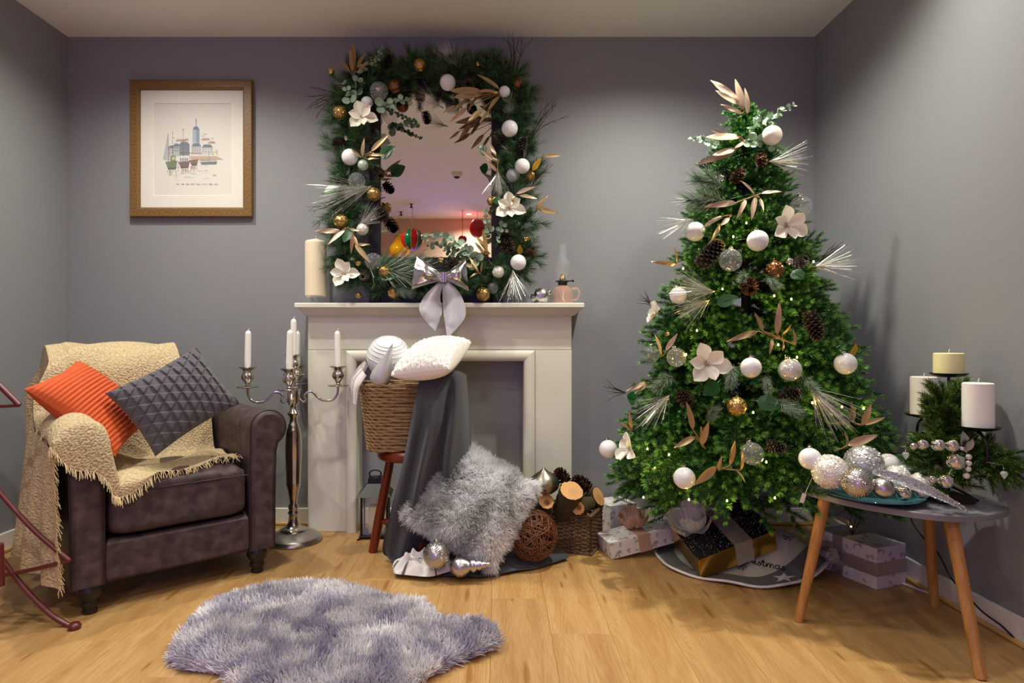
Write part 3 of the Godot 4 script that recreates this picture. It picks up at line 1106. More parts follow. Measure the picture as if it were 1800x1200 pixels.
func single_leaf(base: Array, tip: Array, d: float, width: float, m: Material, label: String, lift := 0.03) -> void:
	var a := P(base[0], base[1], d)
	var t := P(tip[0], tip[1], d - lift)
	var ln := a.distance_to(t)
	var o := thing("leaf", label, "leaf", a, along(t - a, Vector3(rr(-0.3, 0.3), 0.35, 1)))
	part("blade", leaf_mesh(3), m, o, Vector3.ZERO, Basis.from_scale(Vector3(width / 0.5, ln, ln * 0.6)))
	var b := MB.new()
	b.tube([Vector3(0, -0.02, -0.004), Vector3(0, ln * 0.5, 0.0015 - 0.02 * ln), Vector3(0, ln * 0.93, 0.002 - 0.065 * ln)], [0.002, 0.0014, 0.0006], 5)
	part("midrib", b, m, o)

# eucalyptus sprig along px points
func eucalyptus(pts: Array, d0: float, d1: float, size: float, m: Material, label: String) -> void:
	var path := []
	for i in pts.size():
		path.append(P(pts[i][0], pts[i][1], lerpf(d0, d1, float(i) / (pts.size() - 1))))
	path = curve(path, 8)
	var r: Vector3 = path[0]
	var o := thing("eucalyptus_sprig", label, "eucalyptus", r)
	var loc := []
	var total := 0.0
	for i in path.size():
		loc.append(path[i] - r)
		if i > 0: total += path[i].distance_to(path[i - 1])
	var b := MB.new()
	b.tube(loc, 0.0016, 5)
	part("stem", b, M.eucalyptus_dark, o)
	if not cache.has("round_leaf"):
		var c := MB.new()
		c.grid(6, 6, func(u, t):
			var a: float = u * 2 - 1
			var hw: float = 0.5 * sqrt(maxf(1 - pow(2 * t - 1, 2), 0.0)) + 0.02
			return Vector3(a * hw, t, 0.12 * a * a + 0.15 * t * t))
		cache.round_leaf = c.done()
	var n := int(total / (size * 0.62))
	var b2 := MB.new()
	var xfs := []
	for i in n:
		var t := (i + 0.6) / n
		var f := t * (loc.size() - 1)
		var k := mini(int(f), loc.size() - 2)
		var p: Vector3 = loc[k].lerp(loc[k + 1], f - k)
		var dir: Vector3 = (loc[k + 1] - loc[k]).normalized()
		var s := size * (1.05 - 0.55 * t) * rr(0.85, 1.15)
		var bs := along(dir).rotated(dir, i * 1.7 + rr(-0.3, 0.3))
		for sg in [-1.0, 1.0]:
			xfs.append(Transform3D(along((bs.x * sg + dir * 0.5), dir * 0.4 + Vector3(rr(-0.5, 0.5), rr(-0.1, 0.8), 1.0)) * Basis.from_scale(Vector3.ONE * s), p))
	for i in xfs.size():
		part("round_leaf", cache.round_leaf, m, o, xfs[i].origin, xfs[i].basis)

# needles: a sprig along +y. kind: long (soft pine), fir (short, dense), burst (stiff glittering strands)
func sprig_mesh(kind: String, k: int) -> ArrayMesh:
	var key := "sprig_%s%d" % [kind, k]
	if cache.has(key): return cache[key]
	var b := MB.new()
	var r2 := RandomNumberGenerator.new()
	r2.seed = 100 + k * 7 + kind.length()
	var pal: Array
	if kind == "fir": pal = [Color8(26, 68, 24), Color8(40, 98, 32), Color8(74, 138, 52), Color8(16, 46, 20)]
	elif kind == "frost": pal = [Color8(96, 122, 98), Color8(132, 152, 128), Color8(70, 100, 72), Color8(176, 188, 170)]
	elif kind == "burst": pal = [Color8(206, 208, 200), Color8(160, 172, 156), Color8(230, 230, 226), Color8(110, 130, 108)]
	elif kind == "table": pal = [Color8(54, 88, 26), Color8(80, 112, 38), Color8(38, 64, 22), Color8(104, 132, 52)]
	else: pal = [Color8(46, 84, 50), Color8(70, 114, 66), Color8(128, 160, 112), Color8(32, 62, 40)]
	var stem := 0.1
	b.col = Color8(50, 44, 30).srgb_to_linear()
	if kind != "burst":
		b.tube([Vector3.ZERO, Vector3(0, stem, 0)], [0.0022, 0.0012], 5)
	var n: int = {"fir": 120, "long": 130, "frost": 130, "burst": 64, "table": 120}[kind]
	for i in n:
		var t := float(i) / n
		var an := i * 2.39996 + r2.randf() * 0.6
		var out := Vector3(cos(an), 0, sin(an))
		var lean := 0.0
		var ln := 0.0
		var w := 0.0012
		if kind == "fir" or kind == "table":
			lean = lerpf(0.75, 1.5, t * t) + r2.randf_range(-0.2, 0.2)
			ln = r2.randf_range(0.023, 0.033) * (1.0 - 0.3 * t)
			w = 0.0029
		elif kind == "burst":
			lean = r2.randf_range(1.7, 6.0)
			ln = r2.randf_range(0.12, 0.21)
			w = 0.0012
			t *= 0.25
		else:
			lean = lerpf(0.7, 2.2, t) + r2.randf_range(-0.2, 0.3)
			ln = r2.randf_range(0.045, 0.07)
			w = 0.0019
		var dir := (out + Vector3.UP * lean).normalized()
		b.col = pal[r2.randi() % 4].srgb_to_linear()
		if kind == "fir" and t > 0.82: b.col = Color8(106, 162, 74).srgb_to_linear()
		var side := dir.cross(Vector3(r2.randfn(), r2.randfn(), r2.randfn())).normalized()
		b.blade(Vector3(0, t * stem, 0), dir, ln, w, side, 0.35)
	cache[key] = b.done(true)
	return cache[key]

# a stiff pick of frosted or glittering pine: several sprigs on one stem, a thing of its own
func pine_pick(kind: String, base: Vector3, tip: Vector3, label: String, n := 5, spread := 0.5, group := "") -> void:
	var dir := (tip - base).normalized()
	var ln := base.distance_to(tip)
	var o := thing("pine_pick", label, "pine pick", base, along(dir), group)
	var m: Material = M.frost_strand if kind == "burst" else M.pine_needle
	var s := ln / (0.19 if kind == "burst" else 0.2)
	var b := MB.new()
	b.tube([Vector3.ZERO, Vector3(0, ln * 0.4, 0)], 0.0025, 5)
	part("stem", b, M.twig_dark, o)
	for i in n:
		var a := i * 2.39996
		var lean := Vector3(cos(a), 0, sin(a)) * spread * (0.15 + 0.85 * i / n)
		part("strands" if kind == "burst" else "sprig", sprig_mesh(kind, i % 3), m, o, Vector3(0, ln * 0.06 * (n - i), 0), along(Vector3.UP + lean, Vector3(0.2, 0.1, 1)) * Basis.from_scale(Vector3.ONE * s * rr(0.85, 1.05)), "stuff" if kind == "burst" else "")

func twigs(base: Vector3, dir: Vector3, ln: float, n: int, parent: Node3D) -> void:
	var b := MB.new()
	for i in n:
		var d := (dir + rdir() * 0.32).normalized()
		var p := base + rdir() * 0.01
		var pts := [p]
		for k in 5:
			d = (d + rdir() * 0.2).normalized()
			p = p + d * ln * 0.2
			p.z = maxf(p.z, ZB + 0.012)
			pts.append(p)
			if k > 0 and k < 4:
				var e := (d + rdir() * 0.7).normalized()
				var q := p + e * ln * 0.2
				q.z = maxf(q.z, ZB + 0.012)
				b.tube([p, q], [0.0011, 0.0006], 4)
		b.tube(pts, [0.0024, 0.002, 0.0017, 0.0014, 0.001, 0.0007], 5)
	part("twig_cluster", b, M.twig_dark, parent)

# ------------------------------------------------------------------ garland round the mirror
func garland() -> void:
	var d := 3.325
	var o := thing("garland", "thick pine garland wound right round the mirror above the mantel", "garland")
	var cyc := [P(620, 480, d), P(612, 400, d), P(622, 300, d), P(618, 210, d), P(630, 150, d), P(690, 128, d), P(780, 130, d), P(860, 135, d), P(902, 165, d), P(912, 240, d), P(912, 330, d), P(908, 420, d), P(904, 478, d), P(830, 492, d), P(760, 494, d), P(690, 492, d), P(620, 480, d)]
	var path := curve(cyc, 10)
	var b := MB.new()
	b.tube(path, 0.022, 8)
	part("core", b, M.twig_dark, o)
	var ctr := P(766, 315, d)
	var count := 0
	for i in 292:
		var f := (i + rr(0, 1)) / 292.0 * (path.size() - 1)
		var k := mini(int(f), path.size() - 2)
		var p: Vector3 = path[k].lerp(path[k + 1], f - k)
		var tan: Vector3 = (path[k + 1] - path[k]).normalized()
		var out: Vector3 = Vector3(tan.y, -tan.x, 0)
		if out.dot(p - ctr) < 0: out = -out
		var a := rr(-PI, PI)
		var horizontal := absf(tan.x) > 0.6
		var side := out * cos(a)
		if side.dot(out) < 0: side *= 0.62      # keep the glass mostly clear
		var dir := (side + Vector3(0, 0, 0.15 + absf(sin(a)) * 0.8) + tan * rr(-0.7, 0.7)).normalized()
		var s := rr(0.72, 1.12) * (0.8 if horizontal else 0.92)
		var st := p + Vector3(rr(-0.045, 0.045), rr(-0.045, 0.045), rr(-0.02, 0.045))
		var ln := 0.16 * s
		if st.y + dir.y * ln < 1.222: dir.y = maxf(dir.y, (1.222 - st.y) / ln)
		st.y = maxf(st.y, 1.222)
		st.z = maxf(st.z, ZB + 0.06)
		if st.y + dir.y * ln > 2.6: dir.y = (2.6 - st.y) / ln
		dir = dir.normalized()
		part("pine_sprig", sprig_mesh("frost" if i % 6 == 0 else "long", rng.randi() % 4), M.pine_needle, o, st, along(dir, Vector3(0, 0, 1)) * Basis.from_scale(Vector3.ONE * s))
		count += 1
	var fill := []
	for i in 620:   # the rest of the greenery, past what can be picked apart
		var f := rng.randf() * (path.size() - 1)
		var k := mini(int(f), path.size() - 2)
		var p: Vector3 = path[k].lerp(path[k + 1], f - k)
		var tan: Vector3 = (path[k + 1] - path[k]).normalized()
		var out: Vector3 = Vector3(tan.y, -tan.x, 0)
		if out.dot(p - ctr) < 0: out = -out
		var a := rr(-PI, PI)
		var side := out * cos(a)
		if side.dot(out) < 0: side *= 0.7
		var dir := (side + Vector3(0, 0, 0.1 + absf(sin(a)) * 0.7) + tan * rr(-0.9, 0.9)).normalized()
		var s := rr(0.6, 0.95)
		var st := p + Vector3(rr(-0.07, 0.07), rr(-0.06, 0.06), rr(-0.02, 0.05))
		st.y = maxf(st.y, 1.225)
		st.z = maxf(st.z, ZB + 0.06)
		if st.y + dir.y * 0.15 * s < 1.222: dir.y = 0.0
		fill.append(Transform3D(along(dir, Vector3(0, 0, 1)) * Basis.from_scale(Vector3.ONE * s), st))
	many("fine_needles", sprig_mesh("long", 1), M.pine_needle, fill, o)
	twigs(P(900, 150, 3.3), Vector3(0.15, 1, 0.1), 0.26, 7, o)
	twigs(P(930, 245, 3.3), Vector3(0.7, 0.7, 0.1), 0.24, 6, o)
	twigs(P(925, 340, 3.3), Vector3(0.5, 0.9, 0.15), 0.2, 6, o)
	twigs(P(600, 165, 3.3), Vector3(-1, -0.1, 0.1), 0.2, 6, o)
	twigs(P(610, 355, 3.3), Vector3(-0.9, -0.5, 0.15), 0.22, 6, o)
	var g := 3.225
	# kind, px, py, radius in px, depth, label
	for q in [
		["white", 787, 145, 14, 3.21, "glossy white bauble on the garland's top edge, left of the frosted cone"],
		["white", 887, 161, 10, 3.2, "small white bauble at the heart of the golden leaf spray, top right"],
		["white", 896, 226, 14.5, 3.2, "glossy white bauble uppermost on the garland's right side"],
		["white", 918, 292, 13.5, 3.2, "glossy white bauble beside the yellow leaf on the garland's right side"],
		["white", 615, 276, 14.5, 3.2, "satin white bauble on the garland's left side below the magnolia"],
		["white", 911, 461, 14, 3.2, "glossy white bauble lowest on the garland's right, beside the oil lamp"],
		["white", 645, 180, 10.5, 3.24, "small white bauble tucked above the upper left magnolia"],
		["white_g", 876, 478, 10, 3.22, "small glittery white bauble low right, inward of the large white one"],
		["white_g", 637, 403, 10, 3.22, "small white glitter bauble on the garland's lower left side"],
		["pearl_green", 638, 290, 9.5, 3.2, "small pearly bauble with green sheen beside the satin white bauble"],
		["gold", 738, 114, 10.5, 3.22, "gold glitter bauble highest on the garland above the mirror"],
		["gold", 598, 198, 11.5, 3.22, "gold glitter bauble at the left edge beside the upper magnolia"],
		["gold", 657, 341, 11.5, 3.21, "gold glitter bauble on the left side below the clear bauble"],
		["gold", 599, 389, 12, 3.21, "gold glitter bauble at the outer left above the pillar candle"],
		["gold", 677, 477, 11.5, 3.21, "gold glitter bauble between the lower cone and the silver bow"],
		["gold", 849, 517, 11.5, 3.21, "gold glitter bauble sitting on the mantel right of the silver bow"],
		["gold", 692, 514, 10, 3.25, "gold glitter bauble half hidden by needles left of the bow"],
		["bronze", 693, 151, 11.5, 3.24, "dark bronze glitter bauble beside the clear bauble, top left"],
		["bronze", 910, 147, 10.5, 3.25, "bronze glitter bauble at the garland's upper right corner"],
		["gold", 931, 310, 9.5, 3.26, "gold glitter bauble peeping from behind the white one, right side"],
		["gold", 864, 353, 8, 3.25, "gold glitter bauble half hidden left of the right hand magnolia"],
		["shiny", 582, 126, 6, 3.24, "tiny shiny gold ball at the garland's upper left corner"],
		["shiny", 654, 105, 6, 3.24, "tiny shiny gold ball below the top eucalyptus tip"],
		["mercury", 608, 243, 5.2, 3.22, "tiny mirrored ball next to the dark cone, left side"],
		["shiny", 653, 271, 6, 3.2, "tiny shiny gold ball amid the left side's golden leaves"],
		["shiny", 630, 463, 5.5, 3.19, "tiny shiny gold ball above the lower left cone"],
		["mercury", 619, 455, 4.5, 3.22, "tiny mirrored ball right above the lower left magnolia"],
		["shiny", 775, 457, 6, 3.19, "tiny shiny gold ball above the knot of the silver bow"],
		["shiny", 630, 519, 5, 3.2, "tiny shiny gold ball low on the mantel under the magnolia"],
		["shiny", 925, 420, 5, 3.2, "tiny faceted gold ball above the lowest right cone"],
		["mercury", 891, 406, 4.5, 3.2, "tiny mirrored ball below the right hand magnolia"],
		["shiny", 841, 113, 5.5, 3.24, "tiny gold ball at the top beside the dark cone"],
		["clear", 666, 160, 16, 3.2, "large clear glass bauble at the garland's top left"],
		["clear", 627, 318, 15, 3.2, "clear glass bauble with violet glints on the left side"],
		["clear", 656, 459, 15, 3.2, "clear glass bauble above the lower left cone and gold ball"],
		["clear", 895, 191, 11, 3.24, "clear glass bauble half hidden above the topmost right white one"],
		["frosted", 902, 308, 12, 3.22, "frosted glass bauble left below the white one, right side"],
		["clear", 866, 506, 10, 3.24, "clear glass bauble low among needles right of the bow"]]:
		bauble(q[0], P(q[1], q[2], q[4]), q[3] * q[4] / F, q[5], "", Vector3(rr(-0.4, 0.4), 0.7, -1.0))
	# kind, px, py, length px, dx, dy, dz
	for q in [
		["frost", 825, 152, 25, -0.3, 0.6, 0.7, "frost-tipped pine cone on the garland's top, right of the white bauble"],
		["dark", 738, 169, 25, 0.2, -0.8, 0.5, "dark pine cone hanging just above the mirror glass"],
		["dark", 596, 250, 26, -0.6, -0.5, 0.5, "dark pine cone at the outer left below the magnolia"],
		["dark", 665, 304, 26, 0.4, -0.5, 0.7, "dark pine cone on the left side's inner edge by the glass"],
		["frost", 878, 242, 24, -0.5, 0.3, 0.8, "pinkish frost-tipped cone below the uppermost right white bauble"],
		["frost", 919, 253, 24, 0.1, 0.9, 0.4, "frost-tipped cone standing right of the other under the white bauble"],
		["brown", 601, 334, 20, -0.2, -0.8, 0.5, "small brown cone behind the dark green leaf, left side"],
		["dark", 670, 376, 32, 0.6, -0.8, 0.4, "large dark cone on the left side overlapping the mirror glass"],
		["frost", 640, 483, 25, 0.0, -0.3, 1.0, "grey-brown pine cone facing out beside the lower left magnolia"],
		["dark", 890, 428, 36, 0.5, -0.7, 0.5, "large dark cone on the right side below the magnolia"],
		["brown", 932, 446, 24, 0.3, 0.6, 0.7, "brown pine cone above right of the lowest white bauble"],
		["dark", 797, 468, 34, -0.4, 0.6, 0.6, "dark spiky cone behind the silver bow's right loop"],
		["dark", 850, 106, 22, 0.3, 0.8, 0.5, "dark pine cone at the garland's top right beside a gold ball"],
		["dark", 684, 106, 20, 0.2, 0.8, 0.5, "dark pine cone at the top left, right of the eucalyptus tip"]]:
		cone(q[0], P(q[1], q[2], g), q[3] * g / F, Vector3(q[4], q[5], q[6]), q[7])
	magnolia(P(637, 207, 3.21), 0.086, Vector3(0.1, 0.05, 1), 0.25, "cream magnolia flower at the upper left of the garland")
	magnolia(P(606, 481, 3.2), 0.085, Vector3(0.0, 0.1, 1), 0.5, "cream magnolia flower at the lower left beside the pillar candle")
	magnolia(P(897, 367, 3.2), 0.088, Vector3(-0.05, 0.1, 1), 0.1, "cream magnolia flower on the garland's right side")
	leaf_spray([620, 132], [[619, 126, 621, 70], [620, 122, 617, 85], [627, 120, 641, 86], [615, 126, 598, 101], [630, 124, 646, 108]], 3.22, 0.05, M.dry_leaf, "tawny gold leaf spray standing at the garland's top left corner")
	leaf_spray([884, 162], [[877, 156, 841, 126], [876, 163, 842, 153], [850, 162, 795, 174], [846, 160, 788, 162], [842, 167, 817, 192], [878, 170, 857, 189], [822, 174, 797, 198], [822, 189, 791, 212], [848, 192, 820, 216], [800, 186, 779, 196], [860, 195, 842, 211]], 3.2, 0.05, M.gold_leaf, "wide spray of gold leaves hanging over the mirror's top right")
	leaf_spray([640, 276], [[637, 276, 638, 242], [652, 266, 680, 236], [652, 272, 676, 271], [645, 280, 664, 275], [634, 276, 616, 261]], 3.19, 0.04, M.gold_leaf, "gold leaf spray beside the satin white bauble, left side")
	leaf_spray([875, 292], [[872, 275, 859, 245], [873, 284, 845, 262], [874, 302, 852, 278], [876, 282, 866, 276]], 3.2, 0.05, M.champagne_leaf, "pale gold leaf spray at the right edge of the mirror glass")
	leaf_spray([906, 345], [[908, 340, 940, 326], [912, 343, 944, 345], [905, 346, 897, 350], [904, 344, 898, 362]], 3.18, 0.04, M.champagne_leaf, "champagne leaf spray above the right hand magnolia")
	leaf_spray([941, 374], [[941, 370, 960, 340], [946, 366, 981, 377], [945, 365, 962, 366]], 3.22, 0.04, M.dry_leaf, "tawny leaves sticking out to the right beside the magnolia")
	leaf_spray([608, 400], [[606, 405, 575, 426], [600, 406, 551, 404], [616, 402, 628, 404]], 3.2, 0.05, M.champagne_leaf, "pale leaf spray reaching left over the pillar candle")
	leaf_spray([619, 408], [[620, 412, 617, 446], [624, 430, 651, 460], [625, 430, 649, 428], [622, 415, 630, 432]], 3.19, 0.03, M.gold_leaf, "drooping gold leaf spray above the lower left clear bauble")
	leaf_spray([844, 482], [[840, 478, 829, 450], [838, 472, 808, 458], [838, 480, 826, 486], [846, 478, 846, 460]], 3.2, 0.04, M.gold_leaf, "gold leaf spray just right of the silver bow")
	leaf_spray([862, 446], [[858, 444, 838, 410], [856, 440, 846, 404], [852, 446, 834, 424]], 3.21, 0.03, M.dry_leaf, "dry tan leaves at the mirror's lower right corner")
	leaf_spray([950, 279], [[954, 275, 972, 268], [956, 274, 986, 272]], 3.24, 0.02, M.dry_leaf, "small tawny leaf sprig jutting right above the yellow leaf")
	single_leaf([936, 300], [951, 277], 3.22, 0.03, M.yellow_leaf, "yellow magnolia leaf beside the right side's middle white bauble")
	single_leaf([914, 447], [914, 430], 3.24, 0.03, M.yellow_leaf, "ochre leaf behind the lowest white bauble on the garland")
	single_leaf([668, 276], [693, 256], 3.22, 0.07, M.green_leaf, "glossy green leaf over the mirror's left edge")
	single_leaf([598, 330], [564, 340], 3.22, 0.06, M.green_leaf, "dark green leaf at the outer left below the burst of silver")
	single_leaf([856, 268], [840, 258], 3.22, 0.06, M.green_leaf, "green leaf over the mirror's right edge beside pale gold leaves")
	single_leaf([616, 400], [604, 425], 3.2, 0.06, M.green_leaf, "green leaf among pale leaves above the lower left magnolia")
	single_leaf([668, 490], [706, 482], 3.2, 0.035, M.green_leaf, "narrow green leaf left of the silver bow")
	single_leaf([872, 346], [880, 362], 3.21, 0.05, M.green_leaf, "small green leaf tucked left of the right hand magnolia")
	single_leaf([748, 104], [762, 106], 3.25, 0.05, M.green_leaf, "green leaf beside the highest gold glitter bauble")
	eucalyptus([[618, 185], [612, 165], [606, 145]], 3.21, 3.19, 0.042, M.eucalyptus, "upright eucalyptus sprig above the upper left magnolia")
	eucalyptus([[630, 172], [626, 150], [634, 126], [644, 114]], 3.23, 3.2, 0.042, M.eucalyptus, "long eucalyptus sprig behind the gold ball, top left")
	eucalyptus([[655, 118], [664, 100], [672, 84]], 3.22, 3.22, 0.024, M.eucalyptus, "slim eucalyptus tip highest at the garland's top left")
	eucalyptus([[660, 188], [682, 184], [704, 176], [720, 178]], 3.21, 3.2, 0.04, M.eucalyptus, "eucalyptus sprig lying right below the large clear bauble")
	eucalyptus([[672, 190], [698, 200], [714, 208], [730, 212]], 3.26, 3.24, 0.022, M.eucalyptus_dark, "dark eucalyptus sprig trailing over the mirror's top left")
	eucalyptus([[846, 462], [820, 440], [795, 422], [768, 414], [742, 418]], 3.22, 3.24, 0.042, M.eucalyptus, "long eucalyptus sprig lying across the mirror's bottom")
	eucalyptus([[838, 468], [808, 452], [782, 440]], 3.23, 3.22, 0.038, M.eucalyptus_dark, "darker eucalyptus sprig under the long one at the mirror's bottom")
	eucalyptus([[862, 410], [856, 392], [852, 370]], 3.21, 3.22, 0.036, M.eucalyptus, "upright eucalyptus sprig left of the right hand magnolia")
	eucalyptus([[886, 390], [878, 405], [876, 424]], 3.2, 3.19, 0.026, M.eucalyptus, "short eucalyptus sprig hanging under the right hand magnolia")
	for q in [
		["burst", 660, 325, 565, 345, 3.24, "silver strand pick spraying left beside the clear bauble"],
		["burst", 874, 295, 872, 345, 3.2, "silver strand pick hanging below the pale gold leaves, right side"],
		["burst", 900, 470, 905, 528, 3.2, "silver strand pick fanning down to the mantel right of the bow"],
		["frost", 640, 470, 780, 470, 3.24, "frosted pine pick lying behind the silver bow's left loop"],
		["frost", 690, 500, 735, 522, 3.22, "frosted pine pick resting on the mantel left of the bow"],
		["burst", 628, 400, 665, 372, 3.23, "silver strand pick beside the small white glitter bauble"],
		["frost", 610, 262, 552, 255, 3.25, "grey frosted pine pick reaching left from the garland"],
		["burst", 780, 190, 735, 165, 3.24, "glinting pine pick above the mirror's top edge"],
		["burst", 806, 120, 780, 78, 3.26, "thin gold strand pick rising at the garland's top"]]:
		pine_pick(q[0], P(q[1], q[2], q[5]), P(q[3], q[4], q[5] - 0.04), q[6], 2 if q[0] == "burst" else 4, 0.35)
	bow()

# ------------------------------------------------------------------ foil bow on the mantel edge
func bow() -> void:
	var c := P(780, 488, 3.12)
	var o := thing("ribbon_bow", "large silver foil bow on the mantel edge below the mirror", "bow", c)
	var k := 3.12 / F
	# each loop: a puffed pocket between the knot and an outer edge, given in px from the knot
	for L in [[-58, 34, -56, -16, -1.0], [48, 28, 44, -18, 1.0]]:
		var b := MB.new()
		b.grid(14, 22, func(u, v):
			var a: float = v * TAU                 # round the pocket
			var s: float = u                       # knot to outer edge
			var top := Vector2(L[0] * s * 0.8, L[1] * pow(s, 1.05) + 6)
			var bot := Vector2(L[2] * s, L[3] * pow(s, 1.05) - 5)
			var t := 0.5 - 0.5 * cos(a)
			var m := top.lerp(bot, t)
			var puff := sin(a) * (4.0 + 19.0 * sin(PI * clampf(s * 0.85 + 0.02, 0, 1)))
			var w: float = (4.5 * sin(t * 13.0 + s * 2.5) * (1.0 - 0.6 * s) * smoothstep(0.0, 0.25, s) + 2.0 * sin(s * 11.0 + t * 6.0) * s) * (1.0 if sin(a) > 0 else 0.2)
			return Vector3(m.x, m.y, (puff + w) * L[4] * -1.0 + 10.0 * s * (1 - s)) * k, false, true)
		part("loop", b, M.bow_foil, o)
	var b2 := MB.new()
	b2.grid(16, 12, func(u, v):
		var a: float = u * TAU
		return Vector3(sin(a) * (7.5 - 1.5 * sin(v * PI)), (v - 0.5) * 17.0, cos(a) * 8.0 + 3.0) * k, true)
	part("knot", b2, M.bow_foil, o)
	for q in [[[Vector2(-6, -6), Vector2(-35, -34), Vector2(-42, -60), Vector2(-16, -93)], [Vector2(1, -6), Vector2(-6, -34), Vector2(-3, -60), Vector2(-14, -93)]],
		[[Vector2(-1, -6), Vector2(-2, -36), Vector2(0, -62), Vector2(6, -104)], [Vector2(7, -6), Vector2(30, -30), Vector2(38, -68), Vector2(9, -104)]]]:
		var b := MB.new()
		b.grid(12, 24, func(u, v):
			var f: float = v * 3.0
			var i := mini(int(f), 2)
			var l: Vector2 = q[0][i].lerp(q[0][i + 1], f - i) if v > 0.0 else q[0][0]
			var r: Vector2 = q[1][i].lerp(q[1][i + 1], f - i) if v > 0.0 else q[1][0]
			var l2: Vector2 = q[0][i].cubic_interpolate(q[0][i + 1], q[0][maxi(i - 1, 0)], q[0][mini(i + 2, 3)], f - i)
			var r2: Vector2 = q[1][i].cubic_interpolate(q[1][i + 1], q[1][maxi(i - 1, 0)], q[1][mini(i + 2, 3)], f - i)
			var m := l2.lerp(r2, 1.0 - u)
			var z: float = 7.0 * sin(PI * u) * sin(PI * minf(v * 1.15, 1.0)) + 4.0 * sin(v * 10.0) * (1 - v) + 2.0
			return Vector3(m.x, m.y, z) * k)
		part("tail", b, M.bow_sparkle, o)

# ------------------------------------------------------------------ things on the mantel
func mantel_things() -> void:
	var y := 1.1955
	var b := MB.new()
	# pillar candle on a short glass stand
	var c := P(555, 530, 3.3)
	var o := thing("candle_stand", "low clear glass stand under the tall mantel candle", "candle stand", Vector3(c.x, y, c.z))
	b.lathe([Vector2(0.034, 0.0), Vector2(0.035, 0.004), Vector2(0.012, 0.008), Vector2(0.01, 0.03), Vector2(0.05, 0.034), Vector2(0.052, 0.04), Vector2(0.0, 0.04)], 28)
	part("foot", b, M.clear_glass, o)
	o = thing("pillar_candle", "tall ivory pillar candle at the left end of the mantel", "candle", Vector3(c.x, y + 0.041, c.z))
	b = MB.new()
	b.lathe([Vector2(0.0, 0.0), Vector2(0.052, 0.0), Vector2(0.055, 0.004), Vector2(0.055, 0.278), Vector2(0.053, 0.286), Vector2(0.046, 0.291), Vector2(0.006, 0.302), Vector2(0.0, 0.301)], 36)
	part("wax", b, M.candle_ivory, o)
	b = MB.new()
	b.tube([Vector3(0, 0.3, 0), Vector3(0.001, 0.318, 0)], 0.0014, 5)
	part("wick", b, M.wick, o)
	# oil lamp
	c = P(989, 530, 3.29)
	o = thing("oil_lamp", "small oil lamp with a clear chimney and pink glass base", "oil lamp", Vector3(c.x, y, c.z))
	b = MB.new()
	b.lathe([Vector2(0.0, 0.001), Vector2(0.05, 0.001), Vector2(0.054, 0.008), Vector2(0.051, 0.02), Vector2(0.056, 0.035), Vector2(0.053, 0.066), Vector2(0.04, 0.085), Vector2(0.022, 0.095), Vector2(0.02, 0.1)], 32)
	part("oil_font", b, M.amber_glass, o)
	b = MB.new()
	b.tube(curve([Vector3(0.048, 0.078, 0), Vector3(0.075, 0.08, 0), Vector3(0.088, 0.055, 0), Vector3(0.075, 0.025, 0), Vector3(0.052, 0.02, 0)], 6), 0.006, 8)
	part("handle", b, M.amber_glass, o)
	b = MB.new()
	b.tube([Vector3(0, 0.1, 0), Vector3(0.004, 0.06, 0), Vector3(0.0, 0.03, 0.004), Vector3(0.01, 0.008, 0.003)], 0.004, 6)
	part("wick", b, M.wick, o)
	b = MB.new()
	b.lathe([Vector2(0.021, 0.096), Vector2(0.024, 0.1), Vector2(0.024, 0.112), Vector2(0.036, 0.116), Vector2(0.037, 0.12), Vector2(0.016, 0.122), Vector2(0.014, 0.124)], 24)
	b.tube([Vector3(0.02, 0.118, 0.01), Vector3(0.05, 0.119, 0.016)], 0.003, 6)
	b.ball(Vector3(0.052, 0.119, 0.016), 0.007, 10, 8)
	part("collar", b, M.black_wood, o)
	b = MB.new()
	b.lathe([Vector2(0.016, 0.122), Vector2(0.018, 0.13), Vector2(0.01, 0.146), Vector2(0.006, 0.154), Vector2(0.0, 0.156)], 16)
	part("burner", b, M.brass, o)
	b = MB.new()
	b.lathe([Vector2(0.028, 0.121), Vector2(0.03, 0.15), Vector2(0.035, 0.168), Vector2(0.042, 0.186), Vector2(0.042, 0.206), Vector2(0.033, 0.222), Vector2(0.024, 0.236), Vector2(0.0205, 0.26), Vector2(0.02, 0.312)], 32)
	part("chimney", b, M.clear_glass, o)
	# silver glass bauble lying on its side
	c = P(953, 516, 3.27)
	o = thing("bauble", "silver bell-shaped bauble lying on the mantel beside the oil lamp", "bauble", Vector3(c.x, y + 0.042, c.z), along(Vector3(0.9, 0.36, 0.25)))
	b = MB.new()
	b.lathe([Vector2(0.0, -0.062), Vector2(0.018, -0.06), Vector2(0.03, -0.05), Vector2(0.022, -0.038), Vector2(0.034, -0.028), Vector2(0.045, -0.016), Vector2(0.041, -0.01), Vector2(0.043, 0.0), Vector2(0.038, 0.018), Vector2(0.024, 0.032), Vector2(0.012, 0.037)], 32)
	part("body", b, M.silver_matte, o)
	b = MB.new()
	b.lathe([Vector2(0.012, 0.034), Vector2(0.014, 0.04), Vector2(0.011, 0.05), Vector2(0.0, 0.053)], 16)
	part("cap", b, M.silver, o)

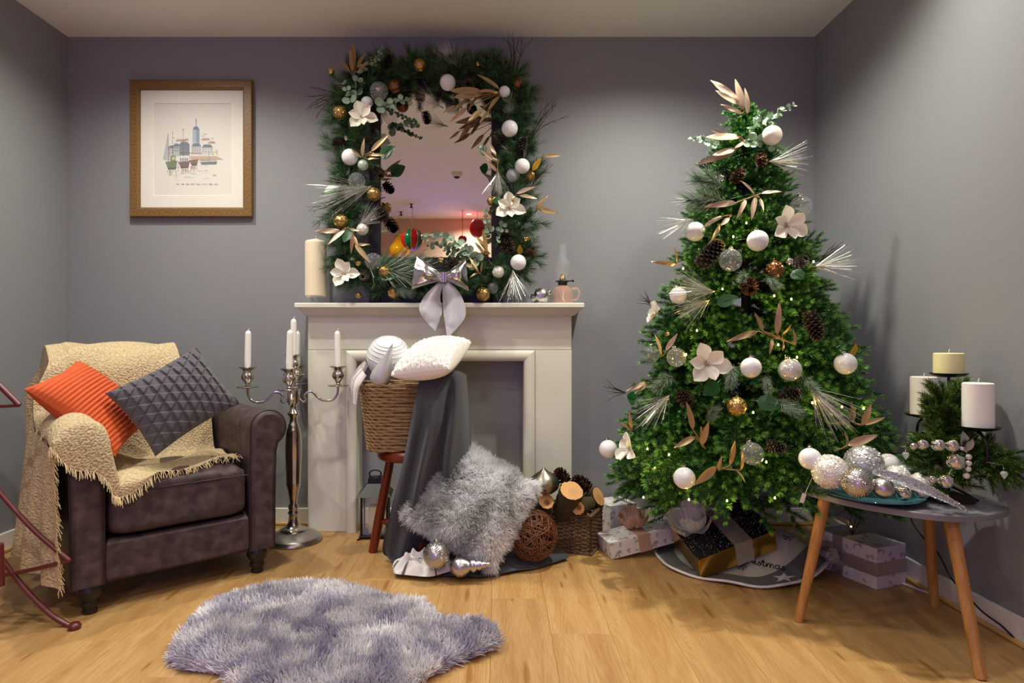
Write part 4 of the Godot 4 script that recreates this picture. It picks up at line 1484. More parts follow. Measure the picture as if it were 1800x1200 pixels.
# ------------------------------------------------------------------ what the mirror shows of the room behind
func behind_camera() -> void:
	var mz := -3.379
	var V := func(px, py, z): # a point behind the camera seen at a pixel of the mirror
		var q := P(px, py, z - 2.0 * mz)
		return Vector3(q.x, q.y, z)
	var z := 1.3
	var c: Vector3 = V.call(702, 436, z)
	var o := thing("hanging_ornament", "giant yellow pear-shaped ornament reflected in the mirror", "ornament", c)
	var b := MB.new()
	b.lathe([Vector2(0.0, -0.14), Vector2(0.085, -0.125), Vector2(0.135, -0.06), Vector2(0.13, 0.0), Vector2(0.092, 0.06), Vector2(0.05, 0.12), Vector2(0.03, 0.16)], 32)
	part("body", b, M.yellow_lacquer, o)
	b = MB.new()
	b.lathe([Vector2(0.034, 0.157), Vector2(0.036, 0.185), Vector2(0.0, 0.19)], 16)
	b.tube([Vector3(0, 0.18, 0), Vector3(0, TOP - c.y, 0)], 0.003, 5)
	part("cap", b, M.gold_shiny, o)
	c = V.call(725, 420, z - 0.3)
	o = thing("hanging_ornament", "giant red and green striped ball reflected in the mirror", "ornament", c)
	for k in 10:
		b = MB.new()
		b.grid(4, 12, func(u, v):
			var a: float = (k + u) * TAU / 10
			var e: float = (v - 0.5) * PI
			return Vector3(sin(a) * cos(e), sin(e), cos(a) * cos(e)) * 0.14)
		part("stripe", b, [M.red_lacquer, M.green_lacquer][k % 2], o)
		b = MB.new()
		var arc := []
		for j in 13:
			var e := (j / 12.0 - 0.5) * PI
			arc.append(Vector3(sin(k * TAU / 10) * cos(e), sin(e), cos(k * TAU / 10) * cos(e)) * 0.141)
		b.tube(arc, 0.005, 5)
		part("gold_line", b, M.gold_shiny, o)
	b = MB.new()
	b.tube([Vector3(0, 0.13, 0), Vector3(0, TOP - c.y, 0)], 0.004, 5)
	part("cord", b, M.gold_shiny, o)
	c = V.call(839, 401, z)
	o = thing("hanging_ornament", "pleated red lantern ball reflected in the mirror's lower right", "ornament", c)
	b = MB.new()
	var pr := []
	for j in 15:
		var a := -PI / 2 + PI * j / 14.0
		pr.append(Vector2(0.1 * cos(a), 0.125 * sin(a)))
	b.lathe(pr, 80, 40, 0.05)
	part("body", b, M.red_lacquer, o)
	b = MB.new()
	b.tube([Vector3(0, 0.11, 0), Vector3(0, TOP - c.y, 0)], 0.003, 5)
	b.ball(Vector3(0, 0.24, 0), 0.025, 12, 8)
	part("cord", b, M.red_lacquer, o)
	c = V.call(813, 421, z - 0.15)
	o = thing("hanging_ornament", "shiny red ball reflected low between eucalyptus and lantern", "ornament", c)
	b = MB.new()
	b.ball(Vector3.ZERO, 0.055, 24, 14)
	part("body", b, M.red_lacquer, o)
	b = MB.new()
	b.tube([Vector3(0, 0.05, 0), Vector3(0, TOP - c.y, 0)], 0.004, 5)
	part("cord", b, M.red_lacquer, o)
	# smoke detector and sprinkler heads on the ceiling
	c = P(803, 304, 1.0)
	var k := (TOP - EYE) / ((CY - 304) / F)
	o = thing("smoke_detector", "round smoke detector on the ceiling, seen in the mirror", "smoke detector", Vector3((803 - CX) / F * k, TOP, 2 * mz + k))
	b = MB.new()
	b.lathe([Vector2(0.0, -0.04), Vector2(0.035, -0.038), Vector2(0.05, -0.02), Vector2(0.055, -0.001)], 20)
	part("body", b, M.plastic_white, o)
	b = MB.new()
	b.lathe([Vector2(0.02, -0.05), Vector2(0.03, -0.044), Vector2(0.03, -0.036)], 12)
	part("sensor", b, M.dark_dot, o)
	for q in [[723, 358, "farther dark sprinkler head on the ceiling, seen in the mirror"], [705, 372, "nearer dark sprinkler head on the ceiling, seen in the mirror"]]:
		k = (TOP - EYE) / ((CY - q[1]) / F)
		b = MB.new()
		b.lathe([Vector2(0.0, -0.05), Vector2(0.022, -0.048), Vector2(0.008, -0.03), Vector2(0.012, -0.006), Vector2(0.025, -0.001)], 12)
		solo("sprinkler", b, M.dark_dot, q[2], "sprinkler", Vector3((q[0] - CX) / F * k, TOP, 2 * mz + k))

# ------------------------------------------------------------------ armchair: its own axes, x to its left-hand arm as the camera sees it on the right, z to its front
const CHAIR_AT := Vector3(-1.2715, 0, -2.511)
const CHAIR_TURN := 41.8

func chair_frame() -> Transform3D:
	return Transform3D(Basis(Vector3.UP, deg_to_rad(CHAIR_TURN)), CHAIR_AT)

# extrude a 2D outline (counter-clockwise) from z0 to z1 with a rounded front edge
func extrude(b: MB, line: Array, z0: float, z1: float, bev: float) -> void:
	var pl := PackedVector2Array(line)
	var rings := [[0.0, z0], [0.0, z1 - bev], [bev * 0.3, z1 - bev * 0.3], [bev, z1]]
	var loops := []
	for q in rings:
		var o: PackedVector2Array = pl
		if q[0] > 0:
			o = PackedVector2Array()
			for i in pl.size():
				var t := (pl[(i + 1) % pl.size()] - pl[(i - 1 + pl.size()) % pl.size()]).normalized()
				o.append(pl[i] + Vector2(-t.y, t.x) * q[0])
		loops.append([o, q[1]])
	var n := pl.size()
	b.grid(n, 3, func(u, v):
		var k := int(round(v * 3))
		var i := int(round(u * n)) % n
		return Vector3(loops[k][0][i].x, loops[k][0][i].y, loops[k][1]), true)
	var top: PackedVector2Array = loops[3][0]
	var ix := Geometry2D.triangulate_polygon(top)
	var s := b.v.size()
	for p in top: b.vert(Vector3(p.x, p.y, z1), Vector3.BACK, p)
	for i in range(0, ix.size(), 3):
		var a := top[ix[i]]
		var c := top[ix[i + 1]]
		var d := top[ix[i + 2]]
		if (c - a).cross(d - a) > 0: b.tri(s + ix[i], s + ix[i + 1], s + ix[i + 2])
		else: b.tri(s + ix[i], s + ix[i + 2], s + ix[i + 1])

# a plump box: superellipsoid
func plump(b: MB, ctr: Vector3, h: Vector3, e := 0.28, nu := 48, nv := 30, wrinkle = null) -> void:
	var pw := func(x: float, q: float): return signf(x) * pow(absf(x), q)
	b.grid(nu, nv, func(u, v):
		var a: float = u * TAU
		var c: float = (v - 0.5) * PI
		var p := Vector3(h.x * pw.call(sin(a), e) * pw.call(cos(c), e), h.y * pw.call(sin(c), e), h.z * pw.call(cos(a), e) * pw.call(cos(c), e))
		if wrinkle != null: p += wrinkle.call(p)
		return ctr + p, true)

func armchair() -> void:
	var fr := chair_frame()
	var o := thing("armchair", "worn purple-brown leather armchair with rolled arms on turned feet", "armchair", fr.origin, fr.basis)
	var b := MB.new()
	b.rbox(Vector3(0, 0.185, -0.345), Vector3(0.7, 0.15, 0.67), 0.02)
	part("base", b, M.leather, o)
	b = MB.new()
	b.rbox(Vector3(0, 0.182, 0.01), Vector3(0.54, 0.155, 0.06), 0.018)
	part("front_panel", b, M.leather, o)
	for s in [-1.0, 1.0]:
		var line := []
		line.append(Vector2(0.372, 0.102))
		line.append(Vector2(0.374, 0.4))
		line.append(Vector2(0.378, 0.52))
		for i in 17:
			var a := deg_to_rad(-58.0 + 238.0 * i / 16.0)
			line.append(Vector2(0.345 + 0.078 * cos(a), 0.622 + 0.078 * sin(a)))
		line.append(Vector2(0.267, 0.4))
		line.append(Vector2(0.267, 0.102))
		if s < 0:
			line.reverse()
			for i in line.size(): line[i] = Vector2(-line[i].x, line[i].y)
		b = MB.new()
		extrude(b, line, -0.7, 0.045, 0.018)
		var arm := part("arm", b, M.leather, o)
		var pip := []
		for i in range(0, line.size()): pip.append(Vector3(line[i].x, line[i].y, 0.03))
		b = MB.new()
		b.tube(pip, 0.0035, 6, false)
		part("piping", b, M.leather_seam, arm)
	var nz := noise(5.0, FastNoiseLite.TYPE_SIMPLEX, 3, 17)
	b = MB.new()
	plump(b, Vector3(0, 0.365, -0.23), Vector3(0.264, 0.1, 0.28), 0.26, 72, 36, func(p):
		var crown := 0.018 * (1 - pow(p.x / 0.264, 2)) * signf(p.y) if p.y > 0.02 else 0.0
		var wr := 0.006 * sin(p.x * 90.0 + p.z * 30.0 + nz.get_noise_3dv(p) * 4.0) * smoothstep(0.0, 0.25, p.x) * smoothstep(0.1, 0.26, p.z) if p.y > 0.05 else 0.0
		return Vector3(0, crown + wr + 0.005 * nz.get_noise_3dv(p), 0.004 * nz.get_noise_3dv(p * 1.3)))
	var seat := part("seat_cushion", b, M.leather, o)
	b = MB.new()
	var seam := []
	for i in 15: seam.append(Vector3(-0.25 + 0.5 * i / 14.0, 0.437 - 0.006 * absf(sin(i * 1.7)) * 0.3, 0.052))
	b.tube(seam, 0.0025, 6)
	part("seam", b, M.leather_seam, seat)
	b = MB.new()
	b.xf = Transform3D(Basis(Vector3.RIGHT, deg_to_rad(-9)), Vector3(0, 0.66, -0.6))
	plump(b, Vector3.ZERO, Vector3(0.29, 0.275, 0.11), 0.42, 48, 32, func(p): return Vector3(0, 0, 0.012 * nz.get_noise_3dv(p)))
	part("backrest", b, M.leather, o)
	for s in [Vector2(-0.308, 0.0), Vector2(0.308, 0.0), Vector2(-0.3, -0.62), Vector2(0.3, -0.62)]:
		b = MB.new()
		b.lathe([Vector2(0.0, 0.0), Vector2(0.024, 0.0), Vector2(0.026, 0.01), Vector2(0.021, 0.018), Vector2(0.03, 0.03), Vector2(0.031, 0.04), Vector2(0.024, 0.048), Vector2(0.036, 0.06), Vector2(0.044, 0.078), Vector2(0.044, 0.092), Vector2(0.036, 0.112)], 20)
		part("foot", b, M.dark_foot, o, Vector3(s.x, 0, s.y))

# ------------------------------------------------------------------ throw over the armchair's back, left arm and seat
func throw_point(s: float, t: float) -> Vector3:
	# s: from the hem outside the left arm, over the arm and across the seat; t: from the front edge back and over the backrest
	var x := 0.0
	var h := 0.0
	var over := 0.0          # how far the front edge hangs down
	var hang := 1.0          # 0 at the hem, 1 from the arm up
	if s < 0.42:
		hang = s / 0.42
		x = -0.43
		h = 0.655
		over = 0.0
	elif s < 0.6:
		var a := (s - 0.42) / 0.18 * PI
		x = -0.345 - 0.094 * cos(a)
		h = 0.625 + 0.094 * sin(a)
		over = 0.19 * smoothstep(0.0, 0.5, (s - 0.42) / 0.18)
	elif s < 0.68:
		var k := (s - 0.6) / 0.08
		x = lerpf(-0.251, -0.225, k)
		h = lerpf(0.625, 0.495, k)
		over = lerpf(0.19, 0.07, k)
	else:
		var k := (s - 0.68) / 0.32
		x = lerpf(-0.225, 0.25, k)
		h = 0.492 + 0.008 * sin(k * 9.0)
		over = lerpf(0.07, -0.14, pow(k, 0.9)) + 0.012 * sin(k * 14.0)
	var zf := 0.07 if over >= 0.0 else 0.06 + over
	var pts := [Vector2(zf + 0.004, h - maxf(over, 0.0)), Vector2(zf, h - 0.3 * maxf(over, 0.0)), Vector2(zf - 0.05, h), Vector2((zf - 0.45) * 0.5, h + 0.004), Vector2(-0.38, h + 0.01), Vector2(-0.435, maxf(h + 0.03, 0.72)), Vector2(-0.478, 0.9), Vector2(-0.58, 0.982), Vector2(-0.73, 0.96), Vector2(-0.79, 0.72)]
	var f := t * (pts.size() - 1)
	var i := mini(int(f), pts.size() - 2)
	var q: Vector2 = pts[i].cubic_interpolate(pts[i + 1], pts[maxi(i - 1, 0)], pts[mini(i + 2, pts.size() - 1)], f - i)
	var y := q.y
	var z := q.x
	# the top narrows towards the rounded corner of the backrest
	var up := smoothstep(0.72, 0.95, q.y) * smoothstep(0.45, 0.7, t)
	if s < 0.68:
		x = lerpf(x, -0.33 - 0.06 * (1 - s / 0.68), up * 0.7)
		y -= 0.05 * up * (1 - s / 0.68)
	else:
		x = lerpf(x, lerpf(-0.29, 0.13, (s - 0.68) / 0.32), up)
	if s < 0.42:
		var k := 1.0 - hang
		var back := clampf((0.07 - z) / 0.7, 0, 1)
		var hem := 0.13 + 0.12 * back
		y = lerpf(hem, y, hang)
		x += -0.075 * sin(PI * minf(back * 1.1, 1.0)) * pow(k, 0.7) + 0.02 * k * (1.0 - back)
		x += 0.026 * pow(k, 0.6) * sin(back * 30.0 + 1.0 + k * 1.4) * smoothstep(0.0, 0.12, back)
	else:
		y += 0.007 * sin(z * 34.0 + x * 22.0)
	return Vector3(x, y, z)

func throw_blanket() -> void:
	var fr := chair_frame()
	var o := thing("throw_blanket", "fringed beige boucle throw draped over the armchair's back, arm and seat", "throw", fr.origin, fr.basis)
	var b := MB.new()
	b.grid(110, 90, func(u, v): return throw_point(1.0 - u, v))
	part("cloth", b, M.boucle, o)
	b = MB.new()
	for i in 240:
		var s := (i + rr(0, 1)) / 240.0
		var p := throw_point(s, 0.0)
		var q := throw_point(s, 0.03)
		var d := (p - q).normalized()
		var out := Vector3(0.2, -0.4, 1.0).normalized() if s > 0.42 else Vector3(0.35, -0.9, 0.5).normalized()
		for k in 2:
			var e := (d * 0.8 + out + rdir() * 0.45).normalized()
			var m := p + e * rr(0.012, 0.02)
			b.tube([p - d * 0.003, m, m + (e + Vector3(0, -0.8, 0)).normalized() * rr(0.008, 0.018)], 0.0012, 4, false)
	part("fringe", b, M.boucle_fringe, o, Vector3.ZERO, Basis(), "stuff")

# ------------------------------------------------------------------ cushions
func pillow(w: float, h: float, t: float, nu: int, nv: int, disp, pinch := 0.09, pw := 0.45) -> MB:
	var b := MB.new()
	for sg in [1.0, -1.0]:
		b.grid(nu, nv, func(u, v):
			var a: float = (u * 2 - 1) * sg
			var c: float = v * 2 - 1
			var x: float = a * w / 2 * (1 - pinch * (1 - c * c))
			var y: float = c * h / 2 * (1 - pinch * (1 - a * a))
			var e := pow(maxf((1 - a * a) * (1 - c * c), 0.0), pw)
			var z: float = t / 2 * e
			if sg > 0 and disp != null: z += disp.call(x, y, e)
			return Vector3(x, y, z * sg))
	return b

# a frame for a cushion from the world places of four corners: a left, b top, c bottom, d right
func corners(a: Vector3, b: Vector3, c: Vector3, d: Vector3) -> Array:
	var e1 := (c - a + d - b) * 0.5
	var e2 := (b - a + d - c) * 0.5
	var x := e1.normalized()
	var z := x.cross(e2).normalized()
	return [Transform3D(Basis(x, z.cross(x), z), (a + b + c + d) * 0.25), e1.length(), e2.length()]

func chair_cushions() -> void:
	var q := corners(P(46, 690, 2.3), P(131, 627, 2.66), P(214, 806, 2.42), P(262, 735, 2.75))
	var b := pillow(q[1], q[2], 0.17, 130, 50, func(x, y, e): return 0.0042 * pow(e, 0.3) * cos(x * TAU / 0.0165))
	solo("throw_pillow", b, M.orange_cord, "burnt orange corduroy cushion leaning in the armchair's left corner", "cushion", q[0].origin, q[0].basis)
	q = corners(P(192, 690, 2.42), P(336, 610, 2.78), P(264, 802, 2.5), P(432, 708, 2.74))
	var cell: float = q[1] / 7.0
	b = pillow(q[1], q[2], 0.17, 170, 170, func(x, y, e):
		# rows of raised triangles
		var row: float = floor(y / (cell * 0.86))
		var fy: float = y / (cell * 0.86) - row
		var fx: float = fposmod(x / cell + (0.5 if int(row) % 2 != 0 else 0.0), 1.0)
		var inside: float = 1.0 - absf(fx - 0.5) * 2.0 - fy
		return 0.011 * pow(e, 0.25) * (smoothstep(-0.04, 0.3, inside) * (1.0 - 0.35 * fy) - 0.3))
	solo("throw_pillow", b, M.charcoal_plush, "charcoal plush cushion with raised triangle tufts on the armchair", "cushion", q[0].origin, q[0].basis)

# ------------------------------------------------------------------ candelabra
func taper(at: Vector3, label: String) -> void:
	var o := thing("taper_candle", label, "candle", at, Basis(Vector3(0, 0, 1), rr(-0.03, 0.03)), "white candles in the candelabra")
	var b := MB.new()
	b.lathe([Vector2(0.0, 0.0), Vector2(0.0135, 0.0), Vector2(0.0155, 0.03), Vector2(0.0145, 0.165), Vector2(0.012, 0.176), Vector2(0.006, 0.182), Vector2(0.0, 0.184)], 18)
	part("wax", b, M.candle_white, o)
	b = MB.new()
	b.tube([Vector3(0, 0.18, 0), Vector3(0.002, 0.19, 0), Vector3(0.005, 0.194, 0)], 0.0022, 5)
	part("wick", b, M.wick, o)

func candelabra() -> void:
	var c := Vector3(-1.02, 0, -3.134)
	var o := thing("candelabra", "tall silver five-arm candelabra standing between armchair and fireplace", "candelabra", c, Basis(Vector3.UP, deg_to_rad(13)))
	var b := MB.new()
	b.lathe([Vector2(0.0, 0.0), Vector2(0.138, 0.0), Vector2(0.14, 0.006), Vector2(0.134, 0.012), Vector2(0.136, 0.015), Vector2(0.13, 0.019), Vector2(0.132, 0.022), Vector2(0.126, 0.026), Vector2(0.11, 0.036), Vector2(0.085, 0.047), Vector2(0.068, 0.051), Vector2(0.067, 0.054)], 48)
	part("base", b, M.silver_brushed, o)
	b = MB.new()
	b.lathe([Vector2(0.066, 0.052), Vector2(0.066, 0.06), Vector2(0.05, 0.068), Vector2(0.034, 0.078), Vector2(0.026, 0.095), Vector2(0.022, 0.122), Vector2(0.023, 0.135), Vector2(0.029, 0.139), Vector2(0.024, 0.145), Vector2(0.022, 0.158), Vector2(0.026, 0.166), Vector2(0.024, 0.178), Vector2(0.018, 0.186), Vector2(0.021, 0.215), Vector2(0.027, 0.25), Vector2(0.0335, 0.274), Vector2(0.036, 0.279), Vector2(0.034, 0.283), Vector2(0.037, 0.288), Vector2(0.035, 0.296), Vector2(0.036, 0.34), Vector2(0.04, 0.42), Vector2(0.0405, 0.48), Vector2(0.038, 0.53), Vector2(0.033, 0.56), Vector2(0.026, 0.572), Vector2(0.028, 0.58), Vector2(0.022, 0.586), Vector2(0.0175, 0.61), Vector2(0.019, 0.62), Vector2(0.03, 0.634), Vector2(0.03, 0.641), Vector2(0.019, 0.652), Vector2(0.015, 0.672), Vector2(0.02, 0.682), Vector2(0.03, 0.693), Vector2(0.03, 0.75), Vector2(0.024, 0.764), Vector2(0.014, 0.772), Vector2(0.014, 0.83)], 36)
	part("stem", b, M.silver, o)
	var arm := curve([Vector3(0.028, 0.708, 0), Vector3(0.045, 0.694, 0), Vector3(0.058, 0.705, 0), Vector3(0.05, 0.724, 0), Vector3(0.066, 0.742, 0), Vector3(0.092, 0.742, 0), Vector3(0.118, 0.714, 0), Vector3(0.15, 0.698, 0), Vector3(0.19, 0.702, 0), Vector3(0.212, 0.73, 0), Vector3(0.216, 0.768, 0)], 5)
	var cup := [Vector2(0.0, 0.766), Vector2(0.05, 0.77), Vector2(0.053, 0.774), Vector2(0.05, 0.777), Vector2(0.012, 0.779), Vector2(0.0105, 0.788), Vector2(0.016, 0.798), Vector2(0.028, 0.812), Vector2(0.031, 0.824), Vector2(0.027, 0.837), Vector2(0.02, 0.85), Vector2(0.024, 0.858), Vector2(0.042, 0.868), Vector2(0.044, 0.872), Vector2(0.018, 0.869), Vector2(0.0, 0.866)]
	var names := ["right", "rear", "left", "front"]
	for k in 5:
		var p := Vector3.ZERO
		if k < 4:
			var bs := Basis(Vector3.UP, k * PI / 2)
			b = MB.new()
			b.tube(arm, 0.0062, 8)
			part("arm", b, M.silver, o, Vector3.ZERO, bs)
			p = bs * Vector3(0.216, 0, 0)
		else:
			p = Vector3(0, 0.06, 0)
		b = MB.new()
		b.lathe(cup, 28)
		part("candle_cup", b, M.silver, o, p)
		taper(c + o.basis * p + Vector3(0, 0.868, 0), "white taper candle in the candelabra's %s" % (names[k] + " arm" if k < 4 else "raised centre cup"))

# ------------------------------------------------------------------ stool with a seagrass basket and what hangs and leans there
func bicubic(rows: Array, u: float, v: float) -> Vector3:
	var m := rows.size()
	var f := v * (m - 1)
	var j := mini(int(f), m - 2)
	var col := []
	for k in range(-1, 3):
		var r: Array = rows[clampi(j + k, 0, m - 1)]
		var n := r.size()
		var g := u * (n - 1)
		var i := mini(int(g), n - 2)
		col.append(r[i].cubic_interpolate(r[i + 1], r[maxi(i - 1, 0)], r[mini(i + 2, n - 1)], g - i))
	return col[1].cubic_interpolate(col[2], col[0], col[3], f - j)

func stool_group() -> void:
	# stool
	var c := Vector3(-0.39, 0, -2.88)
	var o := thing("stool", "low dark red wooden stool under the seagrass basket", "stool", c)
	var b := MB.new()
	b.lathe([Vector2(0.0, 0.465), Vector2(0.15, 0.465), Vector2(0.16, 0.472), Vector2(0.162, 0.49), Vector2(0.156, 0.508), Vector2(0.145, 0.512), Vector2(0.0, 0.512)], 40)
	part("seat", b, M.stool_wood, o)
	var feet := [Vector3(-0.2, 0, -0.085), Vector3(0.17, 0, -0.12), Vector3(0.05, 0, 0.03)]
	var tops := [Vector3(-0.105, 0.468, -0.045), Vector3(0.09, 0.468, -0.06), Vector3(0.03, 0.468, 0.03)]
	for k in 3:
		b = MB.new()
		b.tube([feet[k], feet[k].lerp(tops[k], 0.02), feet[k].lerp(tops[k], 0.35), tops[k]], [0.02, 0.021, 0.0235, 0.02], 16)
		part("leg", b, M.stool_wood, o)
		b = MB.new()
		b.tube([feet[k].lerp(tops[k], 0.32), feet[(k + 1) % 3].lerp(tops[(k + 1) % 3], 0.32)], 0.011, 10)
		part("rung", b, M.stool_wood, o)
	# basket of seagrass rope coils
	var bc := Vector3(-0.385, 0.513, -2.875)
	var bb := Basis(Vector3.UP, deg_to_rad(6))
	o = thing("basket", "tapered rectangular seagrass basket on top of the red stool", "basket", bc, bb)
	var rows := 21
	var outline := func(t: float, hx: float, hz: float):
		# rounded rectangle, t 0..1
		var a: float = t * TAU
		var e := 0.42
		return Vector3(hx * signf(cos(a)) * pow(absf(cos(a)), e), 0, hz * signf(sin(a)) * pow(absf(sin(a)), e))
	for j in rows:
		var k := j / float(rows - 1)
		var hx := lerpf(0.2, 0.232, k)
		var hz := lerpf(0.125, 0.155, k)
		b = MB.new()
		var y := 0.008 + 0.285 * k
		for ply in 2:
			var pts := []
			var n := 170
			for i in n + 1:
				var t := float(i) / n
				var p: Vector3 = outline.call(t, hx, hz)
				var nn := Vector3(p.x / hx, 0, p.z / hz).normalized()
				var ph := i * TAU / 7.0 * 0.5 + ply * PI + j * 1.3
				p += nn * 0.0038 * cos(ph) + Vector3.UP * (y + 0.0036 * sin(ph) + 0.0015 * sin(i * 0.21 + j * 2.0))
				pts.append(p)
			b.tube(pts, 0.0054 + 0.0008 * sin(j * 3.1), 6, false)
		part("rope_coil", b, M.seagrass, o)
	b = MB.new()
	b.grid(60, 6, func(u, v): return outline.call(1.0 - u, lerpf(0.195, 0.226, v), lerpf(0.12, 0.149, v)) + Vector3(0, 0.004 + 0.285 * v, 0), true)
	b.rbox(Vector3(0, 0.006, 0), Vector3(0.38, 0.01, 0.23), 0.004)
	part("lining", b, M.willow, o)
	# in the basket: a striped ball, a glitter finial, the white cushion
	var p := P(683, 628, 2.83)
	o = thing("bauble", "big white ball with silver glitter rings in the seagrass basket", "bauble", p, along(Vector3(0.12, 1, 0.5)))
	b = MB.new()
	b.ball(Vector3.ZERO, 0.098, 40, 24)
	part("ball", b, M.white_ball, o)
	for y in [0.02, 0.042, 0.058, 0.07, 0.08]:
		b = MB.new()
		var ring := []
		for i in 49: ring.append(Vector3(sin(i * TAU / 48) * sqrt(0.0098 - y * y), y, cos(i * TAU / 48) * sqrt(0.0098 - y * y)))
		b.tube(ring, 0.0016, 5, false)
		part("glitter_ring", b, M.silver_glitter, o)
	var f0 := P(667, 668, 2.74)
	var f1 := P(692, 599, 2.7)
	o = thing("finial", "tapering silver glitter finial sticking up from the seagrass basket", "ornament", f0, along(f1 - f0))
	b = MB.new()
	b.lathe([Vector2(0.0, -0.03), Vector2(0.03, -0.025), Vector2(0.045, 0.0), Vector2(0.043, 0.03), Vector2(0.03, 0.07), Vector2(0.016, 0.12), Vector2(0.006, 0.16), Vector2(0.0, 0.18)], 28, 14, 0.06)
	part("cone", b, M.silver_glitter, o)
	b = MB.new()
	for k in 2:
		var sp := []
		for i in 60:
			var t := i / 59.0
			var r := lerpf(0.045, 0.004, pow(t, 0.75))
			sp.append(Vector3(sin(t * 22 + k * PI) * r, 0.005 + t * 0.16, cos(t * 22 + k * PI) * r))
		b.tube(sp, 0.0022, 5)
	part("spiral_band", b, M.silver_matte, o)
	var q := corners(P(682, 655, 2.64), P(745, 617, 2.92), P(772, 652, 2.58), P(840, 598, 2.84))
	o = thing("throw_pillow", "white fleecy sherpa cushion lying across the seagrass basket", "cushion", q[0].origin, q[0].basis)
	var nz := noise(14.0, FastNoiseLite.TYPE_SIMPLEX, 3, 27)
	part("cover", pillow(q[1] * 1.04, q[2] * 1.07, 0.15, 200, 160, func(x, y, e): return pow(e, 0.2) * (0.012 * nz.get_noise_2d(x * 4.0, y * 4.0) + 0.006 * nz.get_noise_2d(x * 14.0, y * 14.0)), 0.05, 0.4), M.sherpa, o)
	# striped tea towel hanging out of the basket on the left
	var rows2 := [[P(648, 640, 2.78), P(640, 634, 2.74), P(634, 645, 2.7), P(645, 660, 2.68)], [P(640, 655, 2.75), P(630, 650, 2.72), P(620, 662, 2.7), P(634, 678, 2.675)], [P(632, 668, 2.75), P(622, 670, 2.71), P(616, 684, 2.69), P(630, 690, 2.685)], [P(636, 690, 2.74), P(626, 694, 2.72), P(617, 704, 2.7), P(627, 712, 2.69)]]
	b = MB.new()
	towel(b, 40, 40, func(u, v): return bicubic(rows2, 1.0 - u, 1.0 - v) + Vector3(0, 0, 0.006 * sin(u * 17.0)), 0.22)
	solo("tea_towel", b.done(true), M.cloth_print, "white striped tea towel tucked into the seagrass basket's left side", "tea towel")
	# charcoal fleece blanket falling from the basket to the floor
	o = thing("blanket", "charcoal fleece blanket falling from the basket onto the floor", "blanket")
	var R := [
		[P(750, 680, 2.9), P(765, 672, 2.92), P(785, 668, 2.95), P(805, 664, 2.98), P(815, 664, 3.0)],
		[P(738, 666, 2.71), P(762, 658, 2.705), P(785, 655, 2.73), P(805, 655, 2.72), P(820, 662, 2.8)],
		[P(724, 735, 2.67), P(752, 735, 2.62), P(778, 730, 2.67), P(802, 728, 2.66), P(826, 735, 2.78)],
		[P(708, 815, 2.7), P(734, 822, 2.63), P(762, 815, 2.69), P(792, 812, 2.68), P(830, 812, 2.8)],
		[P(688, 895, 2.75), P(716, 900, 2.7), P(748, 898, 2.75), P(790, 895, 2.8), P(835, 890, 2.9)],
		[P(673, 960, 2.84), P(698, 972, 2.79), P(735, 970, 2.83), P(790, 962, 2.88), P(838, 955, 2.95)],
		[G(680, 978, 0.014), G(700, 992, 0.012), G(745, 985, 0.012), G(795, 978, 0.012), G(842, 970, 0.012)]]
	b = MB.new()
	b.grid(90, 70, func(u, v):
		var t: float = 1.0 - v
		var g := bicubic(R, u, t)
		var fold: float = sin(u * 17.0 + t * 2.5) * 0.75 + sin(u * 31.0 - t * 3.0) * 0.35
		g.z += 0.026 * fold * smoothstep(0.12, 0.4, t) * (1.0 - smoothstep(0.9, 1.0, t))
		return g)
	part("fall", b, M.fleece, o)
	var front := [G(690, 1000), G(740, 1012), G(790, 1017), G(830, 1019), G(870, 1015), G(910, 1008), G(950, 1000), G(1000, 986)]
	var rear := [G(700, 975), G(750, 965), G(800, 960), G(840, 955), G(880, 955), G(920, 958), G(955, 962), G(990, 976)]
	b = MB.new()
	b.grid(90, 24, func(u, v):
		var p2 := bicubic([front, rear], u, v)
		p2.y = 0.012 + 0.01 * sin(u * 21.0 + v * 2.0) * (1 - v) * smoothstep(0.0, 0.2, v + 0.08) + 0.012 * absf(sin(u * 13.0 + 0.6)) * smoothstep(0.05, 0.5, v)
		return p2)
	part("floor_end", b, M.fleece, o)
	# shaggy cushion
	q = corners(P(706, 916, 2.72), P(806, 766, 2.86), P(864, 978, 2.66), P(940, 872, 2.8))
	o = thing("throw_pillow", "big shaggy white and grey cushion leaning against the blanket", "cushion", q[0].origin, q[0].basis)
	part("cover", pillow(q[1], q[2], 0.19, 40, 40, null, 0.05, 0.45), M.cushion_under, o)
	var n2 := noise(2.6, FastNoiseLite.TYPE_SIMPLEX, 2, 33)
	fur(o, q[1], q[2], 0.19, 9500, 0.046, 0.85, func(x, y):
		var g := clampf(1.0 - 0.3 * smoothstep(0.0, 0.6, n2.get_noise_2d(x * 2.4 + 3.0, y * 1.2)) - (0.45 if rng.randf() < 0.06 else 0.0), 0.35, 1.0)
		return Color(g, g, g * 1.02), 0.05, 0.45, true)
	# on the floor in front: a crumpled tea towel with a studded ball and a shell-shaped bauble
	var tc := G(742, 1008) + Vector3(0, 0.014, 0)
	b = MB.new()
	var n3 := noise(1.5, FastNoiseLite.TYPE_SIMPLEX, 2, 44)
